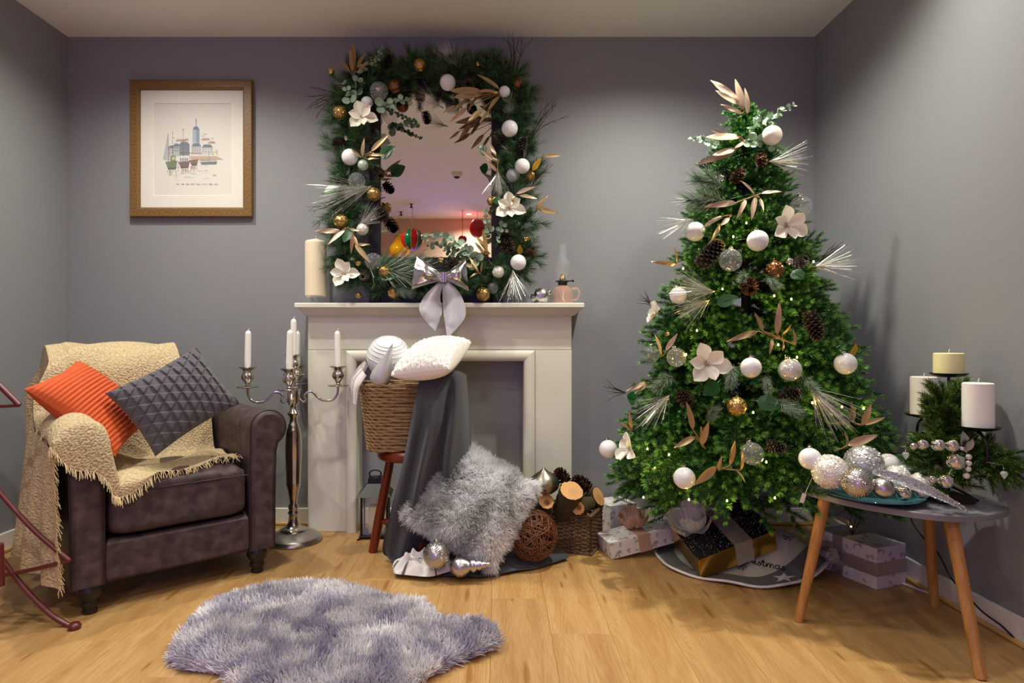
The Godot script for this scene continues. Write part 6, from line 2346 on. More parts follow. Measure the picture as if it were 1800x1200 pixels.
func tree_ornaments() -> void:
	for q in [
		["cream", 1357, 238, 17, 0.05, "brightly lit white bauble highest on the tree"],
		["white", 1222, 407, 17, 0.02, "glossy white bauble on the tree's upper left beside silver strands"],
		["white", 1332, 423, 18.5, 0.03, "glossy white bauble in the tree's upper middle above the large clear one"],
		["white", 1192, 519, 15, 0.0, "white bauble half behind silver strands at the tree's left"],
		["white", 1320, 646, 18, 0.03, "white bauble in the tree's middle between magnolia and ribbed bauble"],
		["white", 1486, 639, 19, 0.02, "white bauble at the tree's right edge below the yellow leaf"],
		["pearl", 1389, 650, 20, 0.03, "iridescent ribbed bauble in the middle right of the tree"],
		["white", 1069, 789, 16, 0.0, "white bauble at the tree's far left tip"],
		["white", 1203, 840, 19, 0.04, "white bauble low on the tree with a gold leaf beneath it"],
		["white", 1424, 806, 19, 0.06, "white bauble low on the tree behind the table's snowball"],
		["clear", 1408, 363, 19, -0.01, "clear glass bauble near the tree top above the upper magnolia"],
		["clear", 1284, 457, 20, 0.04, "clear bauble full of silver flakes beside the long frosted cone"],
		["clear", 1145, 622, 15, 0.0, "clear glass bauble leftmost on the tree's middle"],
		["clear", 1189, 628, 17, 0.02, "clear glass bauble just left of the big open magnolia"],
		["clear", 1322, 797, 20, 0.04, "clear glass bauble low in the middle with a silver cap"],
		["bronze", 1362, 474, 15, 0.03, "bronze glitter bauble in the tree's upper right"],
		["gold", 1295, 714, 16, 0.04, "gold glitter bauble in the lower middle of the tree"],
		["mercury", 1268, 314, 7, 0.02, "tiny mirrored ball near the tree top left"],
		["mercury", 1388, 460, 7, 0.02, "tiny mirrored ball beside the bronze glitter bauble"],
		["shiny", 1174, 587, 4.5, 0.02, "tiny gold ball at the tree's left above two mauve leaves"],
		["mercury", 1174, 699, 5, 0.02, "tiny mirrored ball beside the dark round cone, lower left"]]:
		var d: float = tree_d(q[1], q[2]) - q[4]
		bauble(q[0], P(q[1], q[2], d), q[3] * d / F, q[5], "", Vector3(rr(-0.2, 0.2), 1, -0.25))
	for q in [
		["long", 1249, 446, 62, 0.62, 0.75, 0.3, "long frost-tipped cone slanting in the tree's upper left"],
		["long", 1431, 573, 58, 0.25, -1.0, 0.2, "long frosted cone hanging on the tree's right side"],
		["brown", 1317, 503, 40, -0.2, -0.4, 0.9, "round brown cone in the tree's middle below the clear flake bauble"],
		["frost", 1408, 460, 30, 0.1, 0.3, 0.9, "frosted round cone on the tree's upper right above the green leaf"],
		["dark", 1203, 700, 36, 0.2, -0.3, 0.9, "dark red-brown round cone on the tree's lower left"],
		["frost", 1388, 693, 38, 0.7, 0.2, 0.6, "frost-tipped cone beneath the iridescent ribbed bauble"],
		["brown", 1297, 309, 30, 0.3, 0.4, 0.9, "brown cone near the tree top right of a tiny mirrored ball"],
		["long", 1243, 284, 30, 0.8, 0.5, 0.3, "small frosted cone at the tree top's left edge"],
		["brown", 1338, 281, 28, -0.4, 0.4, 0.8, "reddish brown cone under the highest white bauble"],
		["frost", 1364, 785, 34, 0.7, -0.1, 0.6, "shaded frosted cone low on the tree right of the clear bauble"]]:
		var d := tree_d(q[1], q[2]) - 0.02
		cone(q[0], P(q[1], q[2], d), q[3] * d / F, Vector3(q[4], q[5], q[6]), q[7])
	magnolia(P(1381, 397, tree_d(1381, 397) - 0.04), 0.084, Vector3(0.1, -0.05, 1), 0.1, "cream magnolia flower high on the right of the tree")
	magnolia(P(1243, 639, tree_d(1243, 639) - 0.05), 0.092, Vector3(-0.15, 0.05, 1), 0.35, "open cream magnolia flower in the left middle of the tree")
	magnolia(P(1110, 789, tree_d(1110, 789) - 0.05), 0.075, Vector3(-0.9, 0.2, 0.35), 0.2, "magnolia flower seen side-on at the tree's lower left")
	magnolia(P(1157, 549, tree_d(1157, 549) - 0.02), 0.06, Vector3(-0.95, 0.25, 0.2), 0.6, "small magnolia seen edge-on at the tree's left side")
	var sp := [
		[[1308, 196], [[1300, 182, 1254, 134], [1307, 192, 1293, 136], [1314, 200, 1313, 152], [1296, 182, 1254, 161], [1304, 200, 1274, 182]], "champagne", "champagne leaf spray crowning the tree"],
		[[1307, 246], [[1300, 240, 1236, 247], [1282, 240, 1253, 227], [1296, 262, 1230, 285], [1292, 262, 1250, 276], [1308, 250, 1290, 263], [1298, 243, 1264, 240]], "champagne", "champagne leaf spray below the crown, pointing left"],
		[[1327, 344], [[1294, 356, 1247, 359], [1312, 350, 1298, 378], [1328, 346, 1321, 384], [1336, 348, 1341, 372], [1326, 342, 1311, 315], [1338, 340, 1376, 330]], "champagne", "champagne leaf spray hanging above the tree's upper middle"],
		[[1286, 378], [[1270, 380, 1237, 393], [1282, 382, 1266, 399], [1266, 394, 1254, 427]], "champagne", "mauve champagne leaves right of the upper left white bauble"],
		[[1374, 596], [[1332, 582, 1284, 597], [1341, 582, 1331, 550], [1366, 588, 1371, 533], [1358, 594, 1355, 619], [1375, 588, 1393, 573], [1378, 604, 1374, 618], [1398, 606, 1398, 580]], "gold", "gold leaf spray above the iridescent ribbed bauble"],
		[[1166, 625], [[1162, 624, 1159, 588], [1170, 616, 1192, 586]], "champagne", "two mauve leaves standing between the left clear baubles"],
		[[1240, 788], [[1218, 755, 1211, 708], [1233, 783, 1246, 739], [1222, 767, 1183, 788], [1232, 780, 1236, 752]], "gold", "gold leaf spray hanging below the dark round cone"],
		[[1268, 823], [[1260, 820, 1216, 851, 1.3], [1284, 817, 1289, 771], [1294, 826, 1313, 841], [1302, 826, 1310, 794], [1262, 826, 1268, 802]], "gold", "gold leaf spray left of the lowest clear bauble"],
		[[1503, 744], [[1500, 740, 1500, 709], [1516, 748, 1532, 706], [1519, 746, 1558, 731], [1496, 740, 1473, 747]], "gold", "gold leaf spray at the tree's lower right edge"],
		[[1466, 792], [[1490, 782, 1544, 764, 1.2], [1490, 784, 1493, 763]], "gold", "large gold leaf on a brown stem above the table's baubles"],
		[[1140, 672], [[1137, 672, 1106, 684], [1138, 674, 1122, 690]], "champagne", "pale leaf pair pointing left at the tree's lower left"],
		[[1190, 464], [[1188, 465, 1151, 459], [1190, 460, 1190, 432]], "gold", "slim gold leaves jutting left from the tree's upper left"],
		[[1110, 756], [[1108, 756, 1094, 742], [1110, 754, 1106, 728]], "dry", "small brown leaves above the side-on magnolia, lower left"]]
	for q in sp:
		var d := tree_d(q[0][0], q[0][1]) - 0.03
		leaf_spray(q[0], q[1], d, 0.05, {"champagne": M.champagne_leaf, "gold": M.gold_leaf, "dry": M.dry_leaf}[q[2]], q[3])
	for q in [
		[[1260, 534], [1298, 520], 0.052, "green_leaf", "glossy green leaf in the tree's middle beside a glowing bulb"],
		[[1262, 672], [1238, 694], 0.06, "green_leaf", "glossy green leaf right under the big open magnolia"],
		[[1330, 704], [1378, 714], 0.06, "green_leaf", "long dark green leaf right of the gold glitter bauble"],
		[[1393, 476], [1413, 490], 0.055, "green_leaf", "bright green leaf under the upper right frosted cone"],
		[[1118, 704], [1103, 694], 0.06, "green_leaf", "dark green leaf at the tree's lower left edge"],
		[[1497, 626], [1506, 604], 0.035, "yellow_leaf", "small yellow leaf above the right edge white bauble"]]:
		single_leaf(q[0], q[1], tree_d(q[0][0], q[0][1]) - 0.03, q[2], M[q[3]], q[4])
	eucalyptus([[1325, 215], [1350, 212], [1372, 196], [1396, 184]], 2.72, 2.68, 0.034, M.eucalyptus, "eucalyptus sprig reaching right from the tree top")
	eucalyptus([[1318, 262], [1320, 240], [1326, 218], [1332, 200]], 2.64, 2.66, 0.036, M.eucalyptus, "upright eucalyptus sprig left of the highest white bauble")
	eucalyptus([[1326, 246], [1350, 252], [1368, 260], [1382, 266]], 2.6, 2.58, 0.034, M.eucalyptus, "eucalyptus sprig passing beneath the highest white bauble")
	eucalyptus([[1262, 258], [1245, 250], [1230, 243], [1213, 244]], 2.66, 2.66, 0.026, M.eucalyptus, "eucalyptus tip poking left from the tree top")
	for q in [
		["burst", 1222, 382, 1168, 405, "silver strand pick spraying left above the upper left bauble"],
		["burst", 1345, 285, 1408, 285, "silver strand pick spraying right below the tree top"],
		["burst", 1425, 470, 1498, 464, "silver strand pick shooting right toward the wall"],
		["burst", 1262, 512, 1185, 500, "silver strand pick in the middle left over a white bauble"],
		["burst", 1180, 690, 1125, 735, "silver strand pick fanning down at the lower left"],
		["burst", 1418, 675, 1475, 745, "silver strand pick fanning down at the lower right"],
		["burst", 1250, 525, 1200, 545, "thin silver strand pick below the white bauble, left"],
		["frost", 1275, 330, 1200, 305, "grey frosted pine pick at the tree's upper left edge"],
		["frost", 1280, 355, 1185, 355, "second frosted pine pick below, at the tree's upper left"],
		["frost", 1350, 480, 1372, 515, "frosted pine pick under the bronze glitter bauble"],
		["frost", 1310, 480, 1302, 492, "frosted pine pick beneath the clear flake bauble"],
		["frost", 1185, 660, 1140, 690, "frosted pine pick beside the leftmost clear bauble"],
		["frost", 1410, 660, 1440, 690, "frosted pine pick right of the iridescent ribbed bauble"],
		["frost", 1290, 640, 1283, 690, "frosted pine pick right of the big open magnolia"],
		["frost", 1345, 660, 1352, 690, "frosted pine pick between the white and ribbed baubles"],
		["frost", 1362, 700, 1420, 735, "frosted pine pick around the cone below the ribbed bauble"],
		["frost", 1240, 740, 1265, 712, "frosted pine pick left of the gold glitter bauble"]]:
		var d := tree_d(q[1], q[2]) - 0.02
		var a := P(q[1], q[2], d)
		var t := P(q[3], q[4], minf(d, tree_d(q[3], q[4])) - 0.06)
		if a.distance_to(t) < 0.1: t = a + (t - a).normalized() * 0.1
		pine_pick(q[0], a, t, q[5], 2 if q[0] == "burst" else 4, 0.4)

# ------------------------------------------------------------------ gifts and tree skirt
func skirt_y(x: float, z: float) -> float:
	var q := Vector2(x - 1.25, z + 2.76)
	var e := exp(-(q.x * q.x * 34.0 + q.y * q.y * 46.0))
	return 0.006 + 0.15 * e + 0.008 * (1.0 + sin(x * 26.0 + z * 9.0)) * 0.5

func gift(label: String, o0: Vector3, x: Vector3, y: Vector3, dp: float, body: Material, lid: Material) -> Node3D:
	# o0: nearest bottom left corner; x: along the front; y: up the front; depth behind
	var bx := x.normalized()
	var bz := bx.cross(y).normalized()
	var by := bz.cross(bx)
	var o := thing("gift_box", label, "gift box", o0, Basis(bx, by, bz))
	var w := x.length()
	var h := y.length()
	var b := MB.new()
	b.rbox(Vector3(w / 2, h / 2, -dp / 2), Vector3(w, h, dp), 0.003, 5.5, Vector2(0.2, 0.3))
	part("box", b, body, o)
	if lid != body:
		b = MB.new()
		b.rbox(Vector3(w / 2, h, -dp / 2), Vector3(w + 0.001, 0.003, dp + 0.001), 0.001, 3.2)
		part("top_wrap", b, lid, o)
	return o

func ribbon_loops(b: MB, c: Vector3, bs: Basis, n: int, ln: float, wd: float) -> void:
	for k in n:
		var a := TAU * k / n + 0.3
		var dir := bs * Vector3(cos(a), 0.45, sin(a))
		var side := (bs * Vector3(-sin(a), 0, cos(a))).normalized()
		var up := dir.cross(side).normalized()
		var el := rr(0.1, 0.8)
		var d2 := (dir.normalized() * cos(el) + up * sin(el) * (1.0 if up.dot(bs.y) > 0 else -1.0)).normalized()
		var u2 := d2.cross(side).normalized()
		var L := ln * rr(0.75, 1.1)
		b.grid(10, 10, func(u, v):
			var q: float = u * 2.0 - 1.0
			return c + d2 * L * v * (1.0 - 0.12 * q * q) + side * wd * q * (0.12 + 1.1 * pow(v, 0.9)) + u2 * (0.006 * sin(q * 12.0 + k) * v + 0.02 * sin(PI * v)))
	b.ball(c, wd * 0.35, 10, 6)

func gifts() -> void:
	var paper := mat("gift_paper", Color.WHITE, 0.45)
	paper.albedo_texture = wrap_image()
	# skirt
	var o := thing("tree_skirt", "pale felt tree skirt with white edge, snowflakes and lettering", "tree skirt")
	var cx := TREE.x
	var cz := -2.86
	var R := 0.375
	var pos := func(a: float, r: float): 
		var x: float = cx + sin(a) * r * R * (1.02 + 0.03 * sin(a * 5.0))
		var z: float = cz + cos(a) * r * R * (0.9 + 0.03 * cos(a * 4.0))
		return Vector3(x, skirt_y(x, z), z)
	var b := MB.new()
	b.grid(90, 26, func(u, v): return pos.call(u * TAU, 1.0 - v * 0.72), true)
	part("felt", b, M.skirt_cream, o)
	b = MB.new()
	b.grid(90, 6, func(u, v): return pos.call(u * TAU, 0.97 - v * 0.2) + Vector3(0, 0.0012, 0), true)
	part("grey_band", b, M.skirt_grey, o)
	b = MB.new()
	var edge := []
	for i in 91: edge.append(pos.call(i / 90.0 * TAU, 1.0) + Vector3(0, 0.002, 0))
	b.tube(edge, 0.0055, 8, false)
	part("piped_edge", b, M.skirt_edge, o)
	var on := func(px, py):   # a spot on the cloth at a pixel
		var d := 2.6
		for k in 12:
			var q := P(px, py, d)
			d = lerpf(d, (EYE - skirt_y(q.x, q.z)) * F / (py - CY), 0.5)
		return P(px, py, d) + Vector3(0, 0.003, 0)
	for q in [[1386, 944, 10.0], [1304, 996, 9.0]]:
		b = MB.new()
		for k in 3:
			var v = Vector2.from_angle(k * PI / 3 + 0.2) * q[2]
			b.tube([on.call(q[0] - v.x, q[1] - v.y * 0.7), on.call(q[0], q[1]), on.call(q[0] + v.x, q[1] + v.y * 0.7)], 0.0022, 5)
			for s in [-1.0, 1.0]:
				var e = Vector2(q[0], q[1]) + Vector2(v.x, v.y * 0.7) * s * 0.6
				for t in [-0.7, 0.7]:
					var f = v.rotated(t) * s * 0.4
					b.tube([on.call(e.x, e.y), on.call(e.x + f.x, e.y + f.y * 0.7)], 0.0018, 5)
		part("snowflake", b, M.skirt_grey, o)
	# joined-up lettering, stitched: Christmas
	b = MB.new()
	var letters := {
		"C": [[[8, 8], [5, 11], [1, 7], [1, 2], [5, 0], [9, 2]]], "h": [[[0, 0], [1, 11], [1, 0], [3, 6], [6, 5], [6, 0], [8, 1]]], "r": [[[0, 0], [1, 6], [2, 5], [5, 6], [6, 4], [7, 1]]],
		"i": [[[0, 2], [2, 6], [2, 1], [4, 1]], [[2.4, 8.5], [2.6, 9]]], "s": [[[0, 1], [3, 6.5], [2.6, 5], [4, 2.5], [3, 0.3], [1, 0.6]]], "t": [[[0, 2], [3, 10], [3, 1], [5, 1]], [[0.5, 7], [5.5, 7.2]]],
		"m": [[[0, 1], [1, 6], [1, 0], [3, 6], [5, 5], [5, 0], [7, 6], [9, 5], [9, 1], [10, 1]]], "a": [[[6, 5], [3, 6], [1, 3], [3, 0], [6, 3], [6, 6], [6, 1], [8, 1]]]}
	var x0 := 1288.0
	for ch in "Christmas":
		var wd := 0.0
		for st in letters[ch]:
			var pts := []
			for p in curve(st.map(func(e): return Vector2(e[0], e[1])), 4):
				wd = maxf(wd, p.x)
				var px: float = x0 + p.x * 1.45
				pts.append(on.call(px, 984.0 + (px - 1320.0) * 0.2 - p.y * 1.15 + 8.0))
			b.tube(pts, 0.0019, 5)
		x0 += wd * 1.45 + 0.6
	part("stitched_lettering", b, M.black_foil, o)
	# white star outline near the front edge
	b = MB.new()
	var star := []
	for k in 11:
		var a := k * PI / 5.0
		var r := 22.0 if k % 2 == 0 else 9.0
		star.append(on.call(1378 + sin(a) * r, 1016 - cos(a) * r * 0.4))
	for k in 10:
		b.face([on.call(1378, 1016), star[k + 1], star[k]])
	part("felt_star", b, M.skirt_edge, o)
	# gifts
	var g := gift("white patterned gift box standing behind the log basket", G(1072, 944), Vector3(0.15, 0, -0.06), Vector3(0, 0.16, 0), 0.16, paper, paper)
	b = MB.new()
	b.rbox(Vector3(0.12, 0.08, -0.08), Vector3(0.03, 0.164, 0.164), 0.001)
	part("ribbon", b, M.ribbon_silver, g)
	var o0 := G(1076, 984)
	g = gift("flat white patterned gift with a tan ribbon bow, tilted on the floor", o0, P(1217, 946, 2.93) - o0, P(1065, 957, 2.852) - o0, 0.17, paper, paper)
	var w := (P(1217, 946, 2.93) - o0).length()
	var h := (P(1065, 957, 2.852) - o0).length()
	b = MB.new()
	b.rbox(Vector3(w * 0.42, h / 2, -0.085), Vector3(0.06, h + 0.003, 0.173), 0.001)
	part("ribbon", b, M.ribbon_tan, g)
	b = MB.new()
	ribbon_loops(b, Vector3(w * 0.42, h + 0.01, -0.1), Basis(), 11, 0.095, 0.019)
	part("bow", b, M.ribbon_tan, g)
	o0 = G(1233, 1018)
	g = gift("gift box in gold foil and black glitter with a silver ribbon", o0, P(1367, 966, 2.665) - o0, P(1221, 987, 2.585) - o0, 0.24, M.gold_foil, M.black_foil)
	w = (P(1367, 966, 2.665) - o0).length()
	h = (P(1221, 987, 2.585) - o0).length()
	b = MB.new()
	b.rbox(Vector3(w * 0.58, h / 2 + 0.001, -0.12), Vector3(0.08, h + 0.006, 0.244), 0.001)
	part("ribbon", b, M.ribbon_silver, g)
	b = MB.new()
	for i in 700:
		var p := Vector3(rr(0.0, w), h + 0.003, rr(-0.24, 0.0))
		var bs := along(rdir(), Vector3.UP + rdir() * 0.6)
		var k := b.v.size()
		for e in [[-1, -1], [1, -1], [1, 1], [-1, 1]]: b.vert(p + (bs.x * e[0] + bs.y * e[1]) * 0.0011, bs.z)
		b.quad(k, k + 1, k + 2, k + 3)
	part("glitter", b, M.silver_glitter, g, Vector3.ZERO, Basis(), "stuff")
	b = MB.new()
	ribbon_loops(b, Vector3(w * 0.16, h + 0.012, -0.15), Basis(), 13, 0.13, 0.03)
	part("bow", b, M.frosted_glass, g)
	var c0 := G(1541, 1037)
	var lx := Vector3(0.36, 0, 0.933) * 0.29
	g = gift("white patterned gift box with mesh ribbon beneath the side table", c0 - lx, lx, Vector3(0, 0.168, 0), 0.17, paper, paper)
	b = MB.new()
	b.rbox(Vector3(0.145, 0.08, -0.085), Vector3(0.294, 0.055, 0.174), 0.001)
	part("ribbon", b, M.ribbon_silver, g)
	b = MB.new()
	b.rbox(Vector3(0.11, 0.084, -0.085), Vector3(0.05, 0.172, 0.175), 0.001)
	part("ribbon", b, M.ribbon_silver, g)
	b = MB.new()
	ribbon_loops(b, Vector3(0.11, 0.085, 0.01), Basis(Vector3.RIGHT, PI / 2), 7, 0.075, 0.022)
	part("bow", b, M.ribbon_silver, g)
	var p := c0 - lx * 0.55 + Vector3(0.933, 0, -0.36) * 0.06 + Vector3(0, 0.168, 0)
	o = thing("twig_decoration", "little twig decoration with gold leaves on the gift under the table", "decoration", p)
	b = MB.new()
	for k in 4: b.tube([Vector3.ZERO, Vector3(0.012 * (k - 1.5), 0.035, 0.0), Vector3(0.022 * (k - 1.5), 0.07, 0.004 * k)], 0.0018, 5)
	part("twigs", b, M.twig_dark, o)
	part("leaf", leaf_mesh(0), M.gold_leaf, o, Vector3(-0.01, 0.05, 0), along(Vector3(-0.7, 0.4, 0.2)).scaled(Vector3.ONE * 0.05))
	part("bulb", cache.get("fb", _bulb()), M.fairy_glow, o, Vector3(-0.012, 0.04, 0.012))

func _bulb() -> ArrayMesh:
	var b := MB.new()
	b.ball(Vector3.ZERO, 0.0035, 10, 6)
	return b.done()

# ------------------------------------------------------------------ side table
func side_table() -> void:
	var o := thing("side_table", "small grey-topped side table on three slanting wooden legs", "side table")
	var line := curve([Vector2(1.107, -2.31), Vector2(1.19, -2.115), Vector2(1.31, -1.985), Vector2(1.41, -1.937), Vector2(1.52, -1.945), Vector2(1.645, -2.01), Vector2(1.69, -2.11), Vector2(1.675, -2.28), Vector2(1.57, -2.46), Vector2(1.4, -2.52), Vector2(1.2, -2.47), Vector2(1.107, -2.31)], 8)
	line.pop_back()
	# lay the outline in the ground plane: x stays, z becomes -y of the extrusion
	var l2 := []
	for p in line: l2.append(Vector2(p.x, -p.y))
	var area := 0.0
	for i in l2.size(): area += l2[i].cross(l2[(i + 1) % l2.size()])
	if area < 0: l2.reverse()
	var b := MB.new()
	b.xf = Transform3D(Basis(Vector3.RIGHT, -PI / 2), Vector3.ZERO)
	extrude(b, l2, 0.44, 0.46, 0.005)
	var ix := Geometry2D.triangulate_polygon(PackedVector2Array(l2))
	var s := b.v.size()
	for p in l2: b.vert(Vector3(p.x, p.y, 0.44), Vector3.FORWARD, p)
	for i in range(0, ix.size(), 3): b.tri(s + ix[i], s + ix[i + 1], s + ix[i + 2])
	part("table_top", b, M.table_grey, o)
	for q in [[Vector3(1.43, 0, -1.85), Vector3(1.447, 0.44, -2.0)], [Vector3(1.645, 0, -2.355), Vector3(1.6, 0.44, -2.33)], [Vector3(1.075, 0, -2.232), Vector3(1.168, 0.44, -2.23)]]:
		b = MB.new()
		b.tube([q[0], q[0].lerp(q[1], 0.01), q[1]], [0.0145, 0.0155, 0.0205], 20)
		part("leg", b, M.table_leg, o)

func plate_ornaments() -> void:
	var y := 0.4605
	var c := Vector3(1.285, y, -2.145)
	var o := thing("plate", "shallow teal glass plate of baubles on the side table", "plate", c)
	var b := MB.new()
	b.lathe([Vector2(0.0, 0.0), Vector2(0.07, 0.0), Vector2(0.1, 0.004), Vector2(0.15, 0.017), Vector2(0.155, 0.02), Vector2(0.148, 0.02), Vector2(0.1, 0.009), Vector2(0.06, 0.006), Vector2(0.0, 0.006)], 48)
	part("dish", b, M.teal_glass, o)
	for q in [
		["lumpy", 1459, 829, 29, 2.14, "big white snowball-textured bauble at the plate's left"],
		["silver_g", 1518, 815, 31, 2.2, "largest bauble on the plate, covered in silver glitter"],
		["studded", 1507, 848, 25, 2.05, "silver crinkled bauble in front of the large glitter ball"],
		["matte", 1552, 858, 18.5, 2.03, "smooth satin silver bauble in the plate's front middle"],
		["white", 1561, 818, 21, 2.27, "white bauble behind the silver glitter ball's right side"],
		["white_g", 1577, 840, 21, 2.14, "white bauble partly under the glitter feather"],
		["pearl_green", 1591, 833, 21, 2.24, "iridescent pearl bauble at the back of the plate"],
		["white_g", 1620, 850, 19, 2.12, "cream glitter bauble at the plate's right end"],
		["ribbed_silver", 1620, 862, 14, 2.03, "small ribbed silver bauble at the plate's right front"],
		["mercury", 1588, 867, 13, 2.03, "small dark mirrored bauble under the glitter feather"]]:
		var p := P(q[1], q[2], q[4])
		var r: float = q[3] * q[4] / F
		bauble(q[0], p, r, q[5], "", Vector3(rr(-0.5, 0.5), 0.5, -1))
	var a := P(1534, 829, 1.985)
	var t := P(1700, 898, 1.93)
	t.y = y + 0.012
	var ln := a.distance_to(t)
	o = thing("glitter_feather", "long silver glitter feather lying from the plate onto the table", "ornament", a, along(t - a, Vector3(0.1, 0.6, 1)))
	b = MB.new()
	b.grid(6, 24, func(u, v):
		var s: float = u * 2 - 1
		var w = 0.024 * pow(sin(PI * clampf(0.08 + v * 0.92, 0, 1)), 0.6) * (1.0 - 0.45 * v)
		return Vector3(s * w, v * ln, 0.008 * s * s + 0.02 * sin(v * PI)))
	part("vane", b, M.silver_glitter, o)
	b = MB.new()
	for i in 900:
		var v := rng.randf()
		var w := 0.025 * pow(sin(PI * clampf(0.08 + v * 0.92, 0, 1)), 0.6) * (1.0 - 0.45 * v)
		var s := rr(-1, 1)
		var p := Vector3(s * w, v * ln, 0.008 * s * s + 0.02 * sin(v * PI) + 0.0015)
		var bs := along(rdir(), Vector3(0, 0, 1) + rdir() * 0.8)
		var k := b.v.size()
		for e in [[-1, -1], [1, -1], [1, 1], [-1, 1]]: b.vert(p + (bs.x * e[0] + bs.y * e[1]) * 0.0016, bs.z)
		b.quad(k, k + 1, k + 2, k + 3)
	part("glitter", b, M.silver_glitter, o, Vector3.ZERO, Basis(), "stuff")
	# swing tag on a thread at the table's left tip
	a = P(1428, 838, 2.21)
	t = P(1415, 868, 2.2)
	o = thing("gift_tag", "small white swing tag hanging on a thread at the table's left tip", "tag", a)
	b = MB.new()
	b.tube([Vector3.ZERO, (t - a) * 0.5, t - a], 0.0008, 4)
	part("thread", b, M.wick, o)
	b = MB.new()
	b.rbox(Vector3(-0.002, -0.016, 0), Vector3(0.015, 0.034, 0.0012), 0.0005)
	part("card", b, M.plastic_white, o, t - a, Basis(Vector3.BACK, -0.3))

